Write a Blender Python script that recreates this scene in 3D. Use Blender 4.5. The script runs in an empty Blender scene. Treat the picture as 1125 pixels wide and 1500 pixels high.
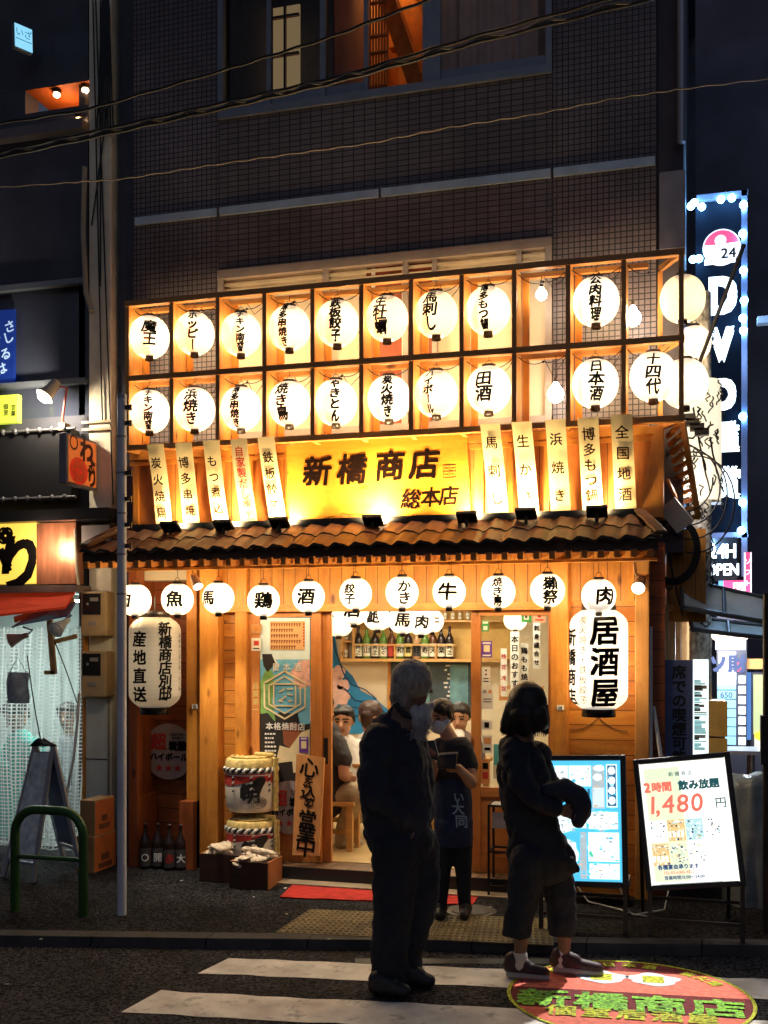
import bpy, bmesh, math, random
from math import sin, cos, pi, radians, sqrt, atan2
from mathutils import Vector as V, Matrix
random.seed(7)
SC = bpy.context.scene
COL = SC.collection
# ---------------------------------------------------------------- camera
F_, CX, CY, H, D = 1600.0, 562.5, 941.0, 1.85, 7.84
TH = math.atan(F_/5612); CT, ST = cos(TH), sin(TH)
cam = bpy.data.cameras.new('camera'); co = bpy.data.objects.new('camera', cam); COL.objects.link(co)
cam.sensor_fit = 'VERTICAL'; cam.sensor_height = 36; cam.lens = 36*F_/1500
cam.shift_y = (CY-750)/1500; cam.clip_start = .1; cam.clip_end = 300
co.location = (0, -D, H); co.rotation_euler = (pi/2, 0, TH); SC.camera = co
# ---------------------------------------------------------------- night sky, exposure
SC.view_settings.view_transform = 'Standard'; SC.view_settings.look = 'None'
SC.view_settings.exposure = .95; SC.view_settings.gamma = 1
SC.cycles.use_denoising = True; SC.cycles.max_bounces = 7; SC.cycles.diffuse_bounces = 4
SC.cycles.transparent_max_bounces = 12; SC.cycles.sample_clamp_indirect = 4
SC.cycles.caustics_reflective = False; SC.cycles.caustics_refractive = False
wd = bpy.data.worlds.new('World'); SC.world = wd; wd.use_nodes = True
wn = wd.node_tree.nodes; wl = wd.node_tree.links
sky = wn.new('ShaderNodeTexSky'); sky.sky_type = 'NISHITA'; sky.sun_disc = False
sky.sun_elevation = radians(-1); sky.sun_rotation = radians(190); sky.air_density = 1.5; sky.dust_density = 2
bg = wn['Background']; bg.inputs['Strength'].default_value = .15
tint = wn.new('ShaderNodeMixRGB'); tint.blend_type = 'MULTIPLY'; tint.inputs[0].default_value = 1; tint.inputs[2].default_value = (.62, .72, 1.15, 1)
wl.new(sky.outputs[0], tint.inputs[1]); wl.new(tint.outputs[0], bg.inputs['Color'])
street_fill = bpy.data.lights.new('street_fill', 'SUN'); street_fill.energy = .055; street_fill.angle = radians(50); street_fill.color = (.62, .75, 1)  # broad bluish fill added for the street's ambient light
mo = bpy.data.objects.new('street_fill', street_fill); COL.objects.link(mo); mo.rotation_euler = (radians(58), 0, radians(20))

# ---------------------------------------------------------------- pixel rays of the photograph to points at known depth
def W(px, py, y):
    a = (px-CX)/F_; t = (y+D)/(CT+a*ST)
    return V((t*(-ST+a*CT), y, H+t*(CY-py)/F_))
def G(px, py, z=0.0):
    a = (px-CX)/F_; t = (H-z)*F_/(py-CY)
    return V((t*(-ST+a*CT), -D+t*(CT+a*ST), z))
def SZ(px, y): return (y+D)/(CT+(px-CX)/F_*ST)/F_     # metres per photo pixel at that depth

# ---------------------------------------------------------------- materials
MC = {}
def M(name, col, rough=.6, metal=0, var=.18, scale=9, bump=0, emit=None, es=0, alpha=1, spec=.4, stretch=(1,1,1), detail=6):
    if name in MC: return MC[name]
    m = bpy.data.materials.new(name); m.use_nodes = True; MC[name] = m
    n = m.node_tree.nodes; l = m.node_tree.links; p = n['Principled BSDF']
    p.inputs['Roughness'].default_value = rough; p.inputs['Metallic'].default_value = metal
    p.inputs['Specular IOR Level'].default_value = spec; p.inputs['Alpha'].default_value = alpha
    p.inputs['Base Color'].default_value = (*col, 1)
    if var or bump:
        tc = n.new('ShaderNodeTexCoord'); mp = n.new('ShaderNodeMapping'); mp.inputs['Scale'].default_value = stretch
        nz = n.new('ShaderNodeTexNoise'); nz.inputs['Scale'].default_value = scale; nz.inputs['Detail'].default_value = detail
        l.new(tc.outputs['Object'], mp.inputs[0]); l.new(mp.outputs[0], nz.inputs['Vector'])
        r = n.new('ShaderNodeValToRGB'); r.color_ramp.elements[0].position = .3; r.color_ramp.elements[1].position = .7
        r.color_ramp.elements[0].color = (*[c*(1-var) for c in col], 1)
        r.color_ramp.elements[1].color = (*[min(1, c*(1+var)) for c in col], 1)
        l.new(nz.outputs[0], r.inputs[0]); l.new(r.outputs[0], p.inputs['Base Color'])
        if bump:
            b = n.new('ShaderNodeBump'); b.inputs['Strength'].default_value = bump; b.inputs['Distance'].default_value = .01
            n2 = n.new('ShaderNodeTexNoise'); n2.inputs['Scale'].default_value = scale*6; n2.inputs['Detail'].default_value = 8
            l.new(mp.outputs[0], n2.inputs['Vector']); l.new(n2.outputs[0], b.inputs['Height']); l.new(b.outputs[0], p.inputs['Normal'])
        if es and emit is None: l.new(r.outputs[0], p.inputs['Emission Color'])
    if es:
        if emit is not None or not (var or bump): p.inputs['Emission Color'].default_value = (*(emit or col), 1)
        p.inputs['Emission Strength'].default_value = es
    return m
def wood(name, c1, c2, axis='z', scale=1.0, rough=.45, knots=True, boards=None, gap=.05):
    """varnished timber: stretched grain, rings and knots; boards=(axis, width) cuts dark joints between planks"""
    if name in MC: return MC[name]
    m = bpy.data.materials.new(name); m.use_nodes = True; MC[name] = m
    n = m.node_tree.nodes; l = m.node_tree.links; p = n['Principled BSDF']; p.inputs['Roughness'].default_value = rough
    tc = n.new('ShaderNodeTexCoord'); mp = n.new('ShaderNodeMapping')
    s = {'x': (.9, 9, 9), 'y': (9, .9, 9), 'z': (9, 9, .9)}[axis]; mp.inputs['Scale'].default_value = [k*scale for k in s]
    l.new(tc.outputs['Object'], mp.inputs[0])
    vec = mp.outputs[0]
    sep = n.new('ShaderNodeSeparateXYZ'); l.new(tc.outputs['Object'], sep.inputs[0])
    idx = None
    def math_(op, a, b=None):
        k = n.new('ShaderNodeMath'); k.operation = op
        for i, q in enumerate((a, b)):
            if q is None: continue
            if isinstance(q, (int, float)): k.inputs[i].default_value = q
            else: l.new(q, k.inputs[i])
        return k.outputs[0]
    if boards:
        d = math_('DIVIDE', sep.outputs['XYZ'.index(boards[0].upper())], boards[1])
        idx = math_('FLOOR', d); fr = math_('FRACT', d)
        ad = n.new('ShaderNodeVectorMath'); ad.operation = 'ADD'
        cb = n.new('ShaderNodeCombineXYZ'); k = math_('MULTIPLY', idx, 7.31)
        for i in range(3): l.new(k, cb.inputs[i])
        l.new(vec, ad.inputs[0]); l.new(cb.outputs[0], ad.inputs[1]); vec = ad.outputs[0]
    nz = n.new('ShaderNodeTexNoise'); nz.inputs['Scale'].default_value = 1.3; nz.inputs['Detail'].default_value = 9; nz.inputs['Distortion'].default_value = 1.2
    l.new(vec, nz.inputs['Vector'])
    wv = n.new('ShaderNodeTexNoise'); wv.inputs['Scale'].default_value = 6; wv.inputs['Detail'].default_value = 3; wv.inputs['Distortion'].default_value = 2.5
    l.new(vec, wv.inputs['Vector'])
    mixf = math_('ADD', math_('MULTIPLY', nz.outputs[0], .65), math_('MULTIPLY', wv.outputs[0], .35))
    r = n.new('ShaderNodeValToRGB'); e = r.color_ramp.elements
    e[0].position = .32; e[0].color = (*c1, 1); e[1].position = .66; e[1].color = (*c2, 1)
    l.new(mixf, r.inputs[0]); out = r.outputs[0]
    def mult(colsock, facsock, dark):
        mx = n.new('ShaderNodeMixRGB'); mx.blend_type = 'MULTIPLY'; mx.inputs[2].default_value = (*dark, 1)
        l.new(facsock, mx.inputs[0]); l.new(colsock, mx.inputs[1]); return mx.outputs[0]
    if knots:
        vo = n.new('ShaderNodeTexVoronoi'); vo.inputs['Scale'].default_value = .55; vo.inputs['Randomness'].default_value = 1
        m2 = n.new('ShaderNodeMapping'); s2 = {'x': (4, 10, 10), 'y': (10, 4, 10), 'z': (10, 10, 4)}[axis]; m2.inputs['Scale'].default_value = s2
        l.new(tc.outputs['Object'], m2.inputs[0]); l.new(m2.outputs[0], vo.inputs['Vector'])
        rr = n.new('ShaderNodeValToRGB'); rr.color_ramp.elements[0].position = .06; rr.color_ramp.elements[0].color = (1,1,1,1)
        rr.color_ramp.elements[1].position = .13; rr.color_ramp.elements[1].color = (0,0,0,1)
        l.new(vo.outputs['Distance'], rr.inputs[0]); out = mult(out, rr.outputs[0], (.28, .2, .16))
    if boards:
        wn_ = n.new('ShaderNodeTexWhiteNoise'); wn_.noise_dimensions = '1D'; l.new(idx, wn_.inputs['W'])
        out = mult(out, math_('MULTIPLY', wn_.outputs['Value'], .55), (.6, .5, .45))
        g = math_('LESS_THAN', fr, gap); out = mult(out, g, (.12, .09, .08))
    gz = n.new('ShaderNodeTexNoise'); gz.inputs['Scale'].default_value = 1.7; gz.inputs['Detail'].default_value = 10; gz.inputs['Roughness'].default_value = .7; l.new(tc.outputs['Object'], gz.inputs['Vector'])
    gr = n.new('ShaderNodeMapRange'); gr.inputs['From Min'].default_value = .50; gr.inputs['From Max'].default_value = .72; l.new(gz.outputs[0], gr.inputs[0])
    out = mult(out, gr.outputs[0], (.58, .50, .44))                      # weather stains
    l.new(out, p.inputs['Base Color'])
    b = n.new('ShaderNodeBump'); b.inputs['Strength'].default_value = .25; b.inputs['Distance'].default_value = .004
    l.new(mixf, b.inputs['Height']); l.new(b.outputs[0], p.inputs['Normal'])
    return m
def tiles(name, c1, c2, mortar, w, h, off=0.0, msize=.05):
    if name in MC: return MC[name]
    m = bpy.data.materials.new(name); m.use_nodes = True; MC[name] = m
    n = m.node_tree.nodes; l = m.node_tree.links; p = n['Principled BSDF']; p.inputs['Roughness'].default_value = .5
    tc = n.new('ShaderNodeTexCoord'); sp = n.new('ShaderNodeSeparateXYZ'); cb = n.new('ShaderNodeCombineXYZ')
    l.new(tc.outputs['Object'], sp.inputs[0]); l.new(sp.outputs[0], cb.inputs[0]); l.new(sp.outputs[2], cb.inputs[1])
    b = n.new('ShaderNodeTexBrick'); b.offset = off; b.inputs['Scale'].default_value = 1; b.inputs['Brick Width'].default_value = w
    b.inputs['Row Height'].default_value = h; b.inputs['Mortar Size'].default_value = msize*h; b.inputs['Mortar Smooth'].default_value = .1
    b.inputs['Color1'].default_value = (*c1, 1); b.inputs['Color2'].default_value = (*c2, 1); b.inputs['Mortar'].default_value = (*mortar, 1)
    l.new(cb.outputs[0], b.inputs['Vector'])
    nz = n.new('ShaderNodeTexNoise'); nz.inputs['Scale'].default_value = 1.1; nz.inputs['Detail'].default_value = 8; l.new(tc.outputs['Object'], nz.inputs['Vector'])
    mr = n.new('ShaderNodeMapRange'); mr.inputs['From Min'].default_value = .3; mr.inputs['From Max'].default_value = .7; mr.inputs['To Min'].default_value = .48; mr.inputs['To Max'].default_value = 1.15
    l.new(nz.outputs[0], mr.inputs[0])
    mx = n.new('ShaderNodeMixRGB'); mx.blend_type = 'MULTIPLY'; mx.inputs[0].default_value = 1
    l.new(b.outputs[0], mx.inputs[1]); l.new(mr.outputs[0], mx.inputs[2]); l.new(mx.outputs[0], p.inputs['Base Color'])
    bp = n.new('ShaderNodeBump'); bp.inputs['Strength'].default_value = .5; bp.inputs['Distance'].default_value = .004; bp.invert = True
    l.new(b.outputs['Fac'], bp.inputs['Height']); l.new(bp.outputs[0], p.inputs['Normal'])
    return m
def lit_paper(name, col, lo, hi, rad):
    """paper shade lit by the bulb inside it: brightest round the bulb's height, dimmer at the rims, faint ribs"""
    if name in MC: return MC[name]
    m = bpy.data.materials.new(name); m.use_nodes = True; MC[name] = m
    n = m.node_tree.nodes; l = m.node_tree.links; p = n['Principled BSDF']
    p.inputs['Base Color'].default_value = (.40, .35, .27, 1); p.inputs['Roughness'].default_value = .8
    tc = n.new('ShaderNodeTexCoord'); sp = n.new('ShaderNodeSeparateXYZ'); l.new(tc.outputs['Object'], sp.inputs[0])
    ab = n.new('ShaderNodeMath'); ab.operation = 'ABSOLUTE'; l.new(sp.outputs[2], ab.inputs[0])
    mr = n.new('ShaderNodeMapRange'); mr.inputs['From Min'].default_value = rad*.35; mr.inputs['From Max'].default_value = rad
    mr.inputs['To Min'].default_value = hi; mr.inputs['To Max'].default_value = lo; l.new(ab.outputs[0], mr.inputs[0])
    wv = n.new('ShaderNodeMath'); wv.operation = 'MULTIPLY'; wv.inputs[1].default_value = 2*pi*9/rad; l.new(sp.outputs[2], wv.inputs[0])
    sn = n.new('ShaderNodeMath'); sn.operation = 'SINE'; l.new(wv.outputs[0], sn.inputs[0])
    ma = n.new('ShaderNodeMath'); ma.operation = 'MULTIPLY_ADD'; ma.inputs[1].default_value = .11; ma.inputs[2].default_value = 1; l.new(sn.outputs[0], ma.inputs[0])
    mm = n.new('ShaderNodeMath'); mm.operation = 'MULTIPLY'; l.new(mr.outputs[0], mm.inputs[0]); l.new(ma.outputs[0], mm.inputs[1])
    p.inputs['Emission Color'].default_value = (*col, 1); l.new(mm.outputs[0], p.inputs['Emission Strength'])
    t = n.new('ShaderNodeBsdfTransparent'); t.inputs[0].default_value = (1, .90, .74, 1); mx = n.new('ShaderNodeMixShader'); mx.inputs[0].default_value = .70     # thin paper lets part of the bulb's light straight through
    l.new(t.outputs[0], mx.inputs[1]); l.new(p.outputs[0], mx.inputs[2]); l.new(mx.outputs[0], n['Material Output'].inputs[0])
    return m
def inner_lamp(root, c, watts, col=(1,.80,.50)):
    L = bpy.data.lights.new('lantern_bulb', 'POINT'); L.energy = watts; L.color = col; L.shadow_soft_size = .03
    lo = bpy.data.objects.new('lantern_bulb', L); COL.objects.link(lo); lo.parent = root; lo.location = V(c)-V(root.location)
def glass(name, tint=(.9, .95, .95), a=.12):
    if name in MC: return MC[name]
    m = bpy.data.materials.new(name); m.use_nodes = True; MC[name] = m
    n = m.node_tree.nodes; l = m.node_tree.links; n.remove(n['Principled BSDF'])
    t = n.new('ShaderNodeBsdfTransparent'); t.inputs[0].default_value = (*tint, 1)
    g = n.new('ShaderNodeBsdfGlossy'); g.inputs['Roughness'].default_value = .03; g.inputs[0].default_value = (.9, .9, .9, 1)
    fr = n.new('ShaderNodeFresnel'); fr.inputs[0].default_value = 1.45
    mx = n.new('ShaderNodeMixShader'); l.new(fr.outputs[0], mx.inputs[0]); l.new(t.outputs[0], mx.inputs[1]); l.new(g.outputs[0], mx.inputs[2])
    l.new(mx.outputs[0], n['Material Output'].inputs[0]); return m

# ---------------------------------------------------------------- mesh builder
class MB:
    def __init__(s): s.v = []; s.f = []; s.m = []; s.s = []
    def add(s, vs, fs, mi=0, sm=False):
        o = len(s.v); s.v += [tuple(q) for q in vs]
        for f in fs: s.f.append([i+o for i in f]); s.m.append(mi); s.s.append(sm)
        return s
    def box(s, a, b, mi=0):
        x0, y0, z0 = [min(a[i], b[i]) for i in range(3)]; x1, y1, z1 = [max(a[i], b[i]) for i in range(3)]
        return s.add([(x0,y0,z0),(x1,y0,z0),(x1,y1,z0),(x0,y1,z0),(x0,y0,z1),(x1,y0,z1),(x1,y1,z1),(x0,y1,z1)],
                     [(0,3,2,1),(4,5,6,7),(0,1,5,4),(1,2,6,5),(2,3,7,6),(3,0,4,7)], mi)
    def bar(s, p, q, w, h, up=(0,0,1), mi=0):
        p, q = V(p), V(q); d = (q-p).normalized(); u = V(up)
        a = d.cross(u)
        if a.length < 1e-4: a = d.cross(V((1,0,0)))
        a.normalize(); b = a.cross(d).normalized(); a = a*w/2; b = b*h/2
        return s.add([p-a-b,p+a-b,p+a+b,p-a+b,q-a-b,q+a-b,q+a+b,q-a+b],[(0,1,2,3),(7,6,5,4),(0,4,5,1),(1,5,6,2),(2,6,7,3),(3,7,4,0)], mi)
    def cone(s, p, q, r0, r1, n=14, mi=0, caps=True, sm=True):
        p, q = V(p), V(q); d = (q-p).normalized(); a = d.orthogonal().normalized(); b = d.cross(a)
        vs = []
        for c, r in ((p, r0), (q, r1)):
            for i in range(n): t = 2*pi*i/n; vs.append(c+(a*cos(t)+b*sin(t))*r)
        s.add(vs, [(i, (i+1) % n, n+(i+1) % n, n+i) for i in range(n)], mi, sm)
        if caps: s.add(vs, [tuple(range(n))[::-1], tuple(range(n, 2*n))], mi)
        return s
    def tube(s, pts, r, n=6, mi=0):
        pts = [V(p) for p in pts]; vs = []; ref = None
        for i, p in enumerate(pts):
            d = (pts[min(i+1, len(pts)-1)]-pts[max(i-1, 0)]).normalized()
            a = (ref - d*ref.dot(d)) if ref else d.orthogonal()
            if a.length < 1e-5: a = d.orthogonal()
            a.normalize(); ref = a; b = d.cross(a)
            rr = r[i] if isinstance(r, (list, tuple)) else r
            vs += [p+(a*cos(2*pi*k/n)+b*sin(2*pi*k/n))*rr for k in range(n)]
        fs = [(i*n+k, i*n+(k+1) % n, (i+1)*n+(k+1) % n, (i+1)*n+k) for i in range(len(pts)-1) for k in range(n)]
        s.add(vs, fs, mi, True); L = (len(pts)-1)*n
        return s.add(vs, [tuple(range(n))[::-1], tuple(range(L, L+n))], mi)
    def lathe(s, prof, c=(0,0,0), n=24, mi=0, sm=True, close=True, a0=0, a1=2*pi):
        full = abs(a1-a0-2*pi) < 1e-6; k = n if full else n+1; vs = []
        for r, z in prof:
            for i in range(k): t = a0+(a1-a0)*i/n; vs.append((c[0]+r*cos(t), c[1]+r*sin(t), c[2]+z))
        fs = []
        for j in range(len(prof)-1):
            for i in range(n):
                i2 = (i+1) % k; fs.append((j*k+i, j*k+i2, (j+1)*k+i2, (j+1)*k+i))
        s.add(vs, fs, mi, sm)
        if close and full:
            L = (len(prof)-1)*k; s.add(vs, [tuple(range(k))[::-1], tuple(range(L, L+k))], mi)
        return s
    def ball(s, c, r, n=16, m=10, mi=0, rot=None):
        if not isinstance(r, (tuple, list)): r = (r, r, r)
        vs = []; c = V(c)
        for j in range(m+1):
            ph = pi*j/m
            for i in range(n):
                t = 2*pi*i/n; q = V((r[0]*sin(ph)*cos(t), r[1]*sin(ph)*sin(t), -r[2]*cos(ph)))
                vs.append(c+(rot @ q if rot else q))
        return s.add(vs, [(j*n+i, j*n+(i+1) % n, (j+1)*n+(i+1) % n, (j+1)*n+i) for j in range(m) for i in range(n)], mi, True)
    def prism(s, pts, y0, y1, mi=0):
        """polygon given in (x, z), extruded from y0 to y1"""
        n = len(pts); vs = [(x, y0, z) for x, z in pts]+[(x, y1, z) for x, z in pts]
        return s.add(vs, [tuple(range(n)), tuple(range(n, 2*n))[::-1]]+[(i, i+n, (i+1) % n+n, (i+1) % n) for i in range(n)], mi)
    def slab(s, pts, th, mi=0):
        """planar polygon of 3d points given thickness downwards along its normal"""
        pts = [V(p) for p in pts]; n = len(pts); nn = (pts[1]-pts[0]).cross(pts[2]-pts[0]).normalized()*th
        vs = pts+[p-nn for p in pts]
        return s.add(vs, [tuple(range(n)), tuple(range(n, 2*n))[::-1]]+[(i, i+n, (i+1) % n+n, (i+1) % n) for i in range(n)], mi)
    def quad(s, a, b, c, d, mi=0): return s.add([a, b, c, d], [(0, 1, 2, 3)], mi)
    def build(s, name, mats, parent=None, bevel=0):
        me = bpy.data.meshes.new(name)
        o = V((0,0,0))
        q = parent
        while q is not None: o = o+V(q.location); q = q.parent
        me.from_pydata([(x-o.x, y-o.y, z-o.z) for x, y, z in s.v], [], s.f)
        if not isinstance(mats, (list, tuple)): mats = [mats]
        for m in mats: me.materials.append(m)
        for p, mi, sm in zip(me.polygons, s.m, s.s): p.material_index = mi; p.use_smooth = sm
        bm = bmesh.new(); bm.from_mesh(me); bmesh.ops.recalc_face_normals(bm, faces=bm.faces); bm.to_mesh(me); bm.free()
        me.update()
        ob = bpy.data.objects.new(name, me); COL.objects.link(ob)
        if parent is not None: ob.parent = parent
        if bevel:
            b = ob.modifiers.new('bevel', 'BEVEL'); b.width = bevel; b.segments = 2; b.limit_method = 'ANGLE'; b.angle_limit = radians(40)
        return ob
def build_each(mb, name, mats, parent, bevel=0):
    """one object for every separate piece collected in mb"""
    key = {}; par = list(range(len(mb.v)))
    def find(i):
        while par[i] != i: par[i] = par[par[i]]; i = par[i]
        return i
    for i, p in enumerate(mb.v):
        q = tuple(round(c, 5) for c in p)
        if q in key: par[find(i)] = find(key[q])
        else: key[q] = i
    for f in mb.f:
        for i in f[1:]: par[find(i)] = find(f[0])
    grp = {}
    for k, f in enumerate(mb.f): grp.setdefault(find(f[0]), []).append(k)
    out = []
    for ks in grp.values():
        m = MB(); ids = {}
        for k in ks:
            for i in mb.f[k]:
                if i not in ids: ids[i] = len(ids); m.v.append(mb.v[i])
            m.f.append([ids[i] for i in mb.f[k]]); m.m.append(mb.m[k]); m.s.append(mb.s[k])
        out.append(m.build(name, mats, parent, bevel))
    return out
def tag(o, label=None, cat=None, group=None, kind=None):
    if label: o['label'] = label
    if cat: o['category'] = cat
    if group: o['group'] = group
    if kind: o['kind'] = kind
    return o
def thing(name, label, cat, loc=(0,0,0), group=None, rot=(0,0,0)):
    o = bpy.data.objects.new(name, None); COL.objects.link(o); o.location = loc; o.empty_display_size = .1
    return tag(o, label, cat, group)
def struct(name, mb, mats): return tag(mb.build(name, mats), kind='structure')
def settle(o, loc, rot=(0,0,0)): o.location = loc; o.rotation_euler = rot; return o
def copy_tree(o, parent=None):
    c = o.copy(); COL.objects.link(c)
    if parent is not None: c.parent = parent
    for ch in list(o.children): copy_tree(ch, c)
    return c
# ---------------------------------------------------------------- lettering
_cu = bpy.data.curves.new('lettering', 'FONT'); _to = bpy.data.objects.new('lettering', _cu); COL.objects.link(_to)
_GL = {}
def glyph(ch, bold=0.0, fine=False):
    k = (ch, bold, fine)
    if k in _GL: return _GL[k]
    _cu.body = ch; _cu.offset = 0; _cu.resolution_u = 3
    dg = bpy.context.evaluated_depsgraph_get(); dg.update()
    me = bpy.data.meshes.new_from_object(_to.evaluated_get(dg))
    vs = [(p.co.x, p.co.y) for p in me.vertices]; me.calc_loop_triangles()
    fs = [tuple(t.vertices) for t in me.loop_triangles]
    xs = [p[0] for p in vs] or [0]; wide = ord(ch) > 0x2000
    ox = .5 if wide else (max(xs)+min(xs))/2
    vs = [(x-ox, y-.38 if wide else y-.35) for x, y in vs]; adv = 1.0 if wide else (max(xs)-min(xs))+.08
    bpy.data.meshes.remove(me)
    if fine:
        out = []; st = list(fs)
        while st:
            t = st.pop(); e = [((vs[t[i]][0]-vs[t[(i+1) % 3]][0])**2+(vs[t[i]][1]-vs[t[(i+1) % 3]][1])**2, i) for i in range(3)]
            L, i = max(e)
            if L < .05: out.append(t); continue
            a, b, c = t[i], t[(i+1) % 3], t[(i+2) % 3]; vs.append(((vs[a][0]+vs[b][0])/2, (vs[a][1]+vs[b][1])/2)); q = len(vs)-1
            st += [(a, q, c), (q, b, c)]
        fs = out
    _GL[k] = (vs, fs, adv); return _GL[k]
def write(mb, text, mapf, size, vertical=False, mi=0, bold=.012, pitch=None, sx=1.0, fine=False, shear=0.0, jitter=0.0):
    """lay the characters out round (0,0) and send each point through mapf(u, v)"""
    pitch = pitch or size
    gs = [glyph(c, 0, fine) if c != ' ' else ([], [], .4) for c in text]
    if vertical:
        n = len(text); pos = [(0, ((n-1)/2-i)*pitch) for i in range(n)]
    else:
        w = [g[2]*pitch*sx for g in gs]; tot = sum(w); x = -tot/2; pos = []
        for k in w: pos.append((x+k/2, 0)); x += k
    for c, (vs, fs, adv), (cx, cy) in zip(text, gs, pos):
        a = random.uniform(-jitter, jitter); k = random.uniform(1-jitter*.8, 1+jitter*.8)
        pts = []
        for x, y in vs:
            if vertical and c in 'ー〜・': x, y = -y, -x
            x, y = (x*cos(a)-y*sin(a)+shear*y)*k, (x*sin(a)+y*cos(a))*k
            pts.append((cx+x*size*sx, cy+y*size))
        if not pts: continue
        e = size*.02; p0, pu, pv = V(mapf(cx, cy)), V(mapf(cx+e, cy)), V(mapf(cx, cy+e)); nn = (pu-p0).cross(pv-p0).normalized()
        if nn.dot(co.location-p0) < 0: nn = -nn
        b = bold*size; sh = [(0, 0)] if bold < .009 else [(0, 0), (b, b), (-b, b), (b, -b), (-b, -b)]
        for i, (dx, dy) in enumerate(sh):
            up = nn*(.0003*i); mb.add([V(mapf(x+dx, y+dy))+up for x, y in pts], fs, mi)
    return mb
def flat(o, u=(1,0,0), v=(0,0,1)):
    o, u, v = V(o), V(u), V(v); return lambda a, b: o+u*a+v*b
def X(px, y=0.0): return W(px, 900, y).x
def Zz(px, py, y=0.0): return W(px, py, y).z
SW = .06                                     # pavement level
# ---------------------------------------------------------------- palettes
CEDAR = wood('cedar_boards_upright', (.40,.145,.024), (.66,.30,.045), 'z', 1, boards=('x', .094))
CEDARH = wood('cedar_boards_level', (.38,.125,.020), (.62,.265,.038), 'x', 1, boards=('z', .105))
POST = wood('cedar_post', (.41,.14,.022), (.63,.265,.038), 'z', .8)
POSTX = wood('cedar_beam', (.40,.145,.022), (.63,.28,.040), 'x', .8)
POSTY = wood('cedar_bracket', (.36,.125,.028), (.58,.23,.055), 'y', .8)
RED = wood('red_brown_timber', (.20,.05,.014), (.36,.095,.024), 'z', .8)
REDH = wood('red_brown_boards', (.20,.05,.014), (.36,.095,.024), 'x', .8, boards=('z', .12))
RACKW = wood('rack_timber', (.38,.15,.032), (.62,.29,.075), 'z', 1)
RACKX = wood('rack_timber_level', (.38,.15,.032), (.62,.29,.075), 'x', 1)
BLACK = M('black_paint', (.016,.016,.018), .4, var=.1)
INK = M('ink', (.007,.006,.006), .9, var=0, spec=.06)
INKR = M('red_ink', (.45,.03,.02), .7, var=0)
WHITE = M('white_paint', (.75,.74,.70), .5, var=.06)
STEEL = M('brushed_steel', (.30,.31,.33), .4, .7, var=.1)
ALU = M('grey_aluminium', (.20,.23,.28), .45, .35, var=.1)
DARK = M('dark_wall', (.075,.078,.105), .7, var=.25, scale=3)
CONC = M('concrete', (.85,.78,.60), .85, var=.16, scale=5, bump=.35)
CABLE = M('black_cable', (.015,.015,.016), .45, var=0)
GLASS = glass('window_glass'); GLASSD = glass('dim_glass', (.5,.55,.6))
# ---------------------------------------------------------------- ground
mb = MB(); N = 60
mb.quad((-60,-40,-.004),(60,-40,-.004),(60,90,-.004),(-60,90,-.004))
struct('ground', mb, M('far_ground', (.03,.03,.032), .9, var=.2, scale=2))
def asphalt(name, col, wet=.92):
    m = M(name, col, wet, var=.35, scale=2.2, bump=.9, spec=.10)
    n = m.node_tree.nodes; l = m.node_tree.links
    vo = n.new('ShaderNodeTexVoronoi'); vo.inputs['Scale'].default_value = 75
    tc = n.new('ShaderNodeTexCoord'); l.new(tc.outputs['Object'], vo.inputs['Vector'])
    r = n.new('ShaderNodeValToRGB'); r.color_ramp.elements[0].color = (.45,.45,.46,1); r.color_ramp.elements[1].color = (2.1,2.0,1.9,1)
    l.new(vo.outputs['Color'], r.inputs[0]); r.color_ramp.elements[0].color = (.22,.22,.24,1); r.color_ramp.elements[1].color = (4.2,3.8,3.4,1); r.color_ramp.elements[0].position = .25
    mx = n.new('ShaderNodeMixRGB'); mx.blend_type = 'MULTIPLY'; mx.inputs[0].default_value = 1
    p = n['Principled BSDF']; old = p.inputs['Base Color'].links[0].from_socket
    l.new(old, mx.inputs[1]); l.new(r.outputs[0], mx.inputs[2]); l.new(mx.outputs[0], p.inputs['Base Color'])
    for q in n:
        if q.type == 'BUMP': l.new(vo.outputs['Distance'], q.inputs['Height']); q.inputs['Distance'].default_value = .006
    return m
mb = MB(); mb.quad((-30,-20,0),(30,-20,0),(30,-.5,0),(-30,-.5,0)); struct('road', mb, asphalt('road_asphalt', (.021,.022,.028)))
k0, k1, k2 = G(-300,1386), G(300,1390), G(690,1395)
KL = [V((-12, k1.y-1.7, 0)), G(-200,1383), k1, G(600,1393), k2, G(1200,1402), V((9, -.9, 0))]
mb = MB(); pts = [(p.x, p.y+.12) for p in KL]
top = [V((x, y, SW)) for x, y in pts]+[V((9, 8, SW)), V((-12, 8, SW))]
mb.add(top, [tuple(range(len(top)))])
struct('pavement', mb, asphalt('pavement_asphalt', (.0125,.0135,.017)))
mb = MB()
for a, b in zip(KL, KL[1:]):
    d = (b-a); nseg = max(1, int(d.length/.6))
    for i in range(nseg):
        p, q = a+d*(i/nseg), a+d*((i+1)/nseg)
        e = d.normalized()*.004
        mb.add([p+e, q-e, q-e+V((0,.02,SW)), p+e+V((0,.02,SW)), p+e+V((0,.14,SW+.004)), q-e+V((0,.14,SW+.004))], [(0,1,2,3),(3,2,5,4)])
struct('kerb', mb, M('kerb_stone', (.05,.047,.047), .8, var=.3, scale=6, bump=.4))
PAINT = M('road_paint', (.80,.75,.70), .75, var=.30, scale=4, bump=.5, detail=12)
n_ = PAINT.node_tree.nodes; l_ = PAINT.node_tree.links; p_ = n_['Principled BSDF']; old_ = p_.inputs['Base Color'].links[0].from_socket     # worn patches where the asphalt shows
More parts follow.
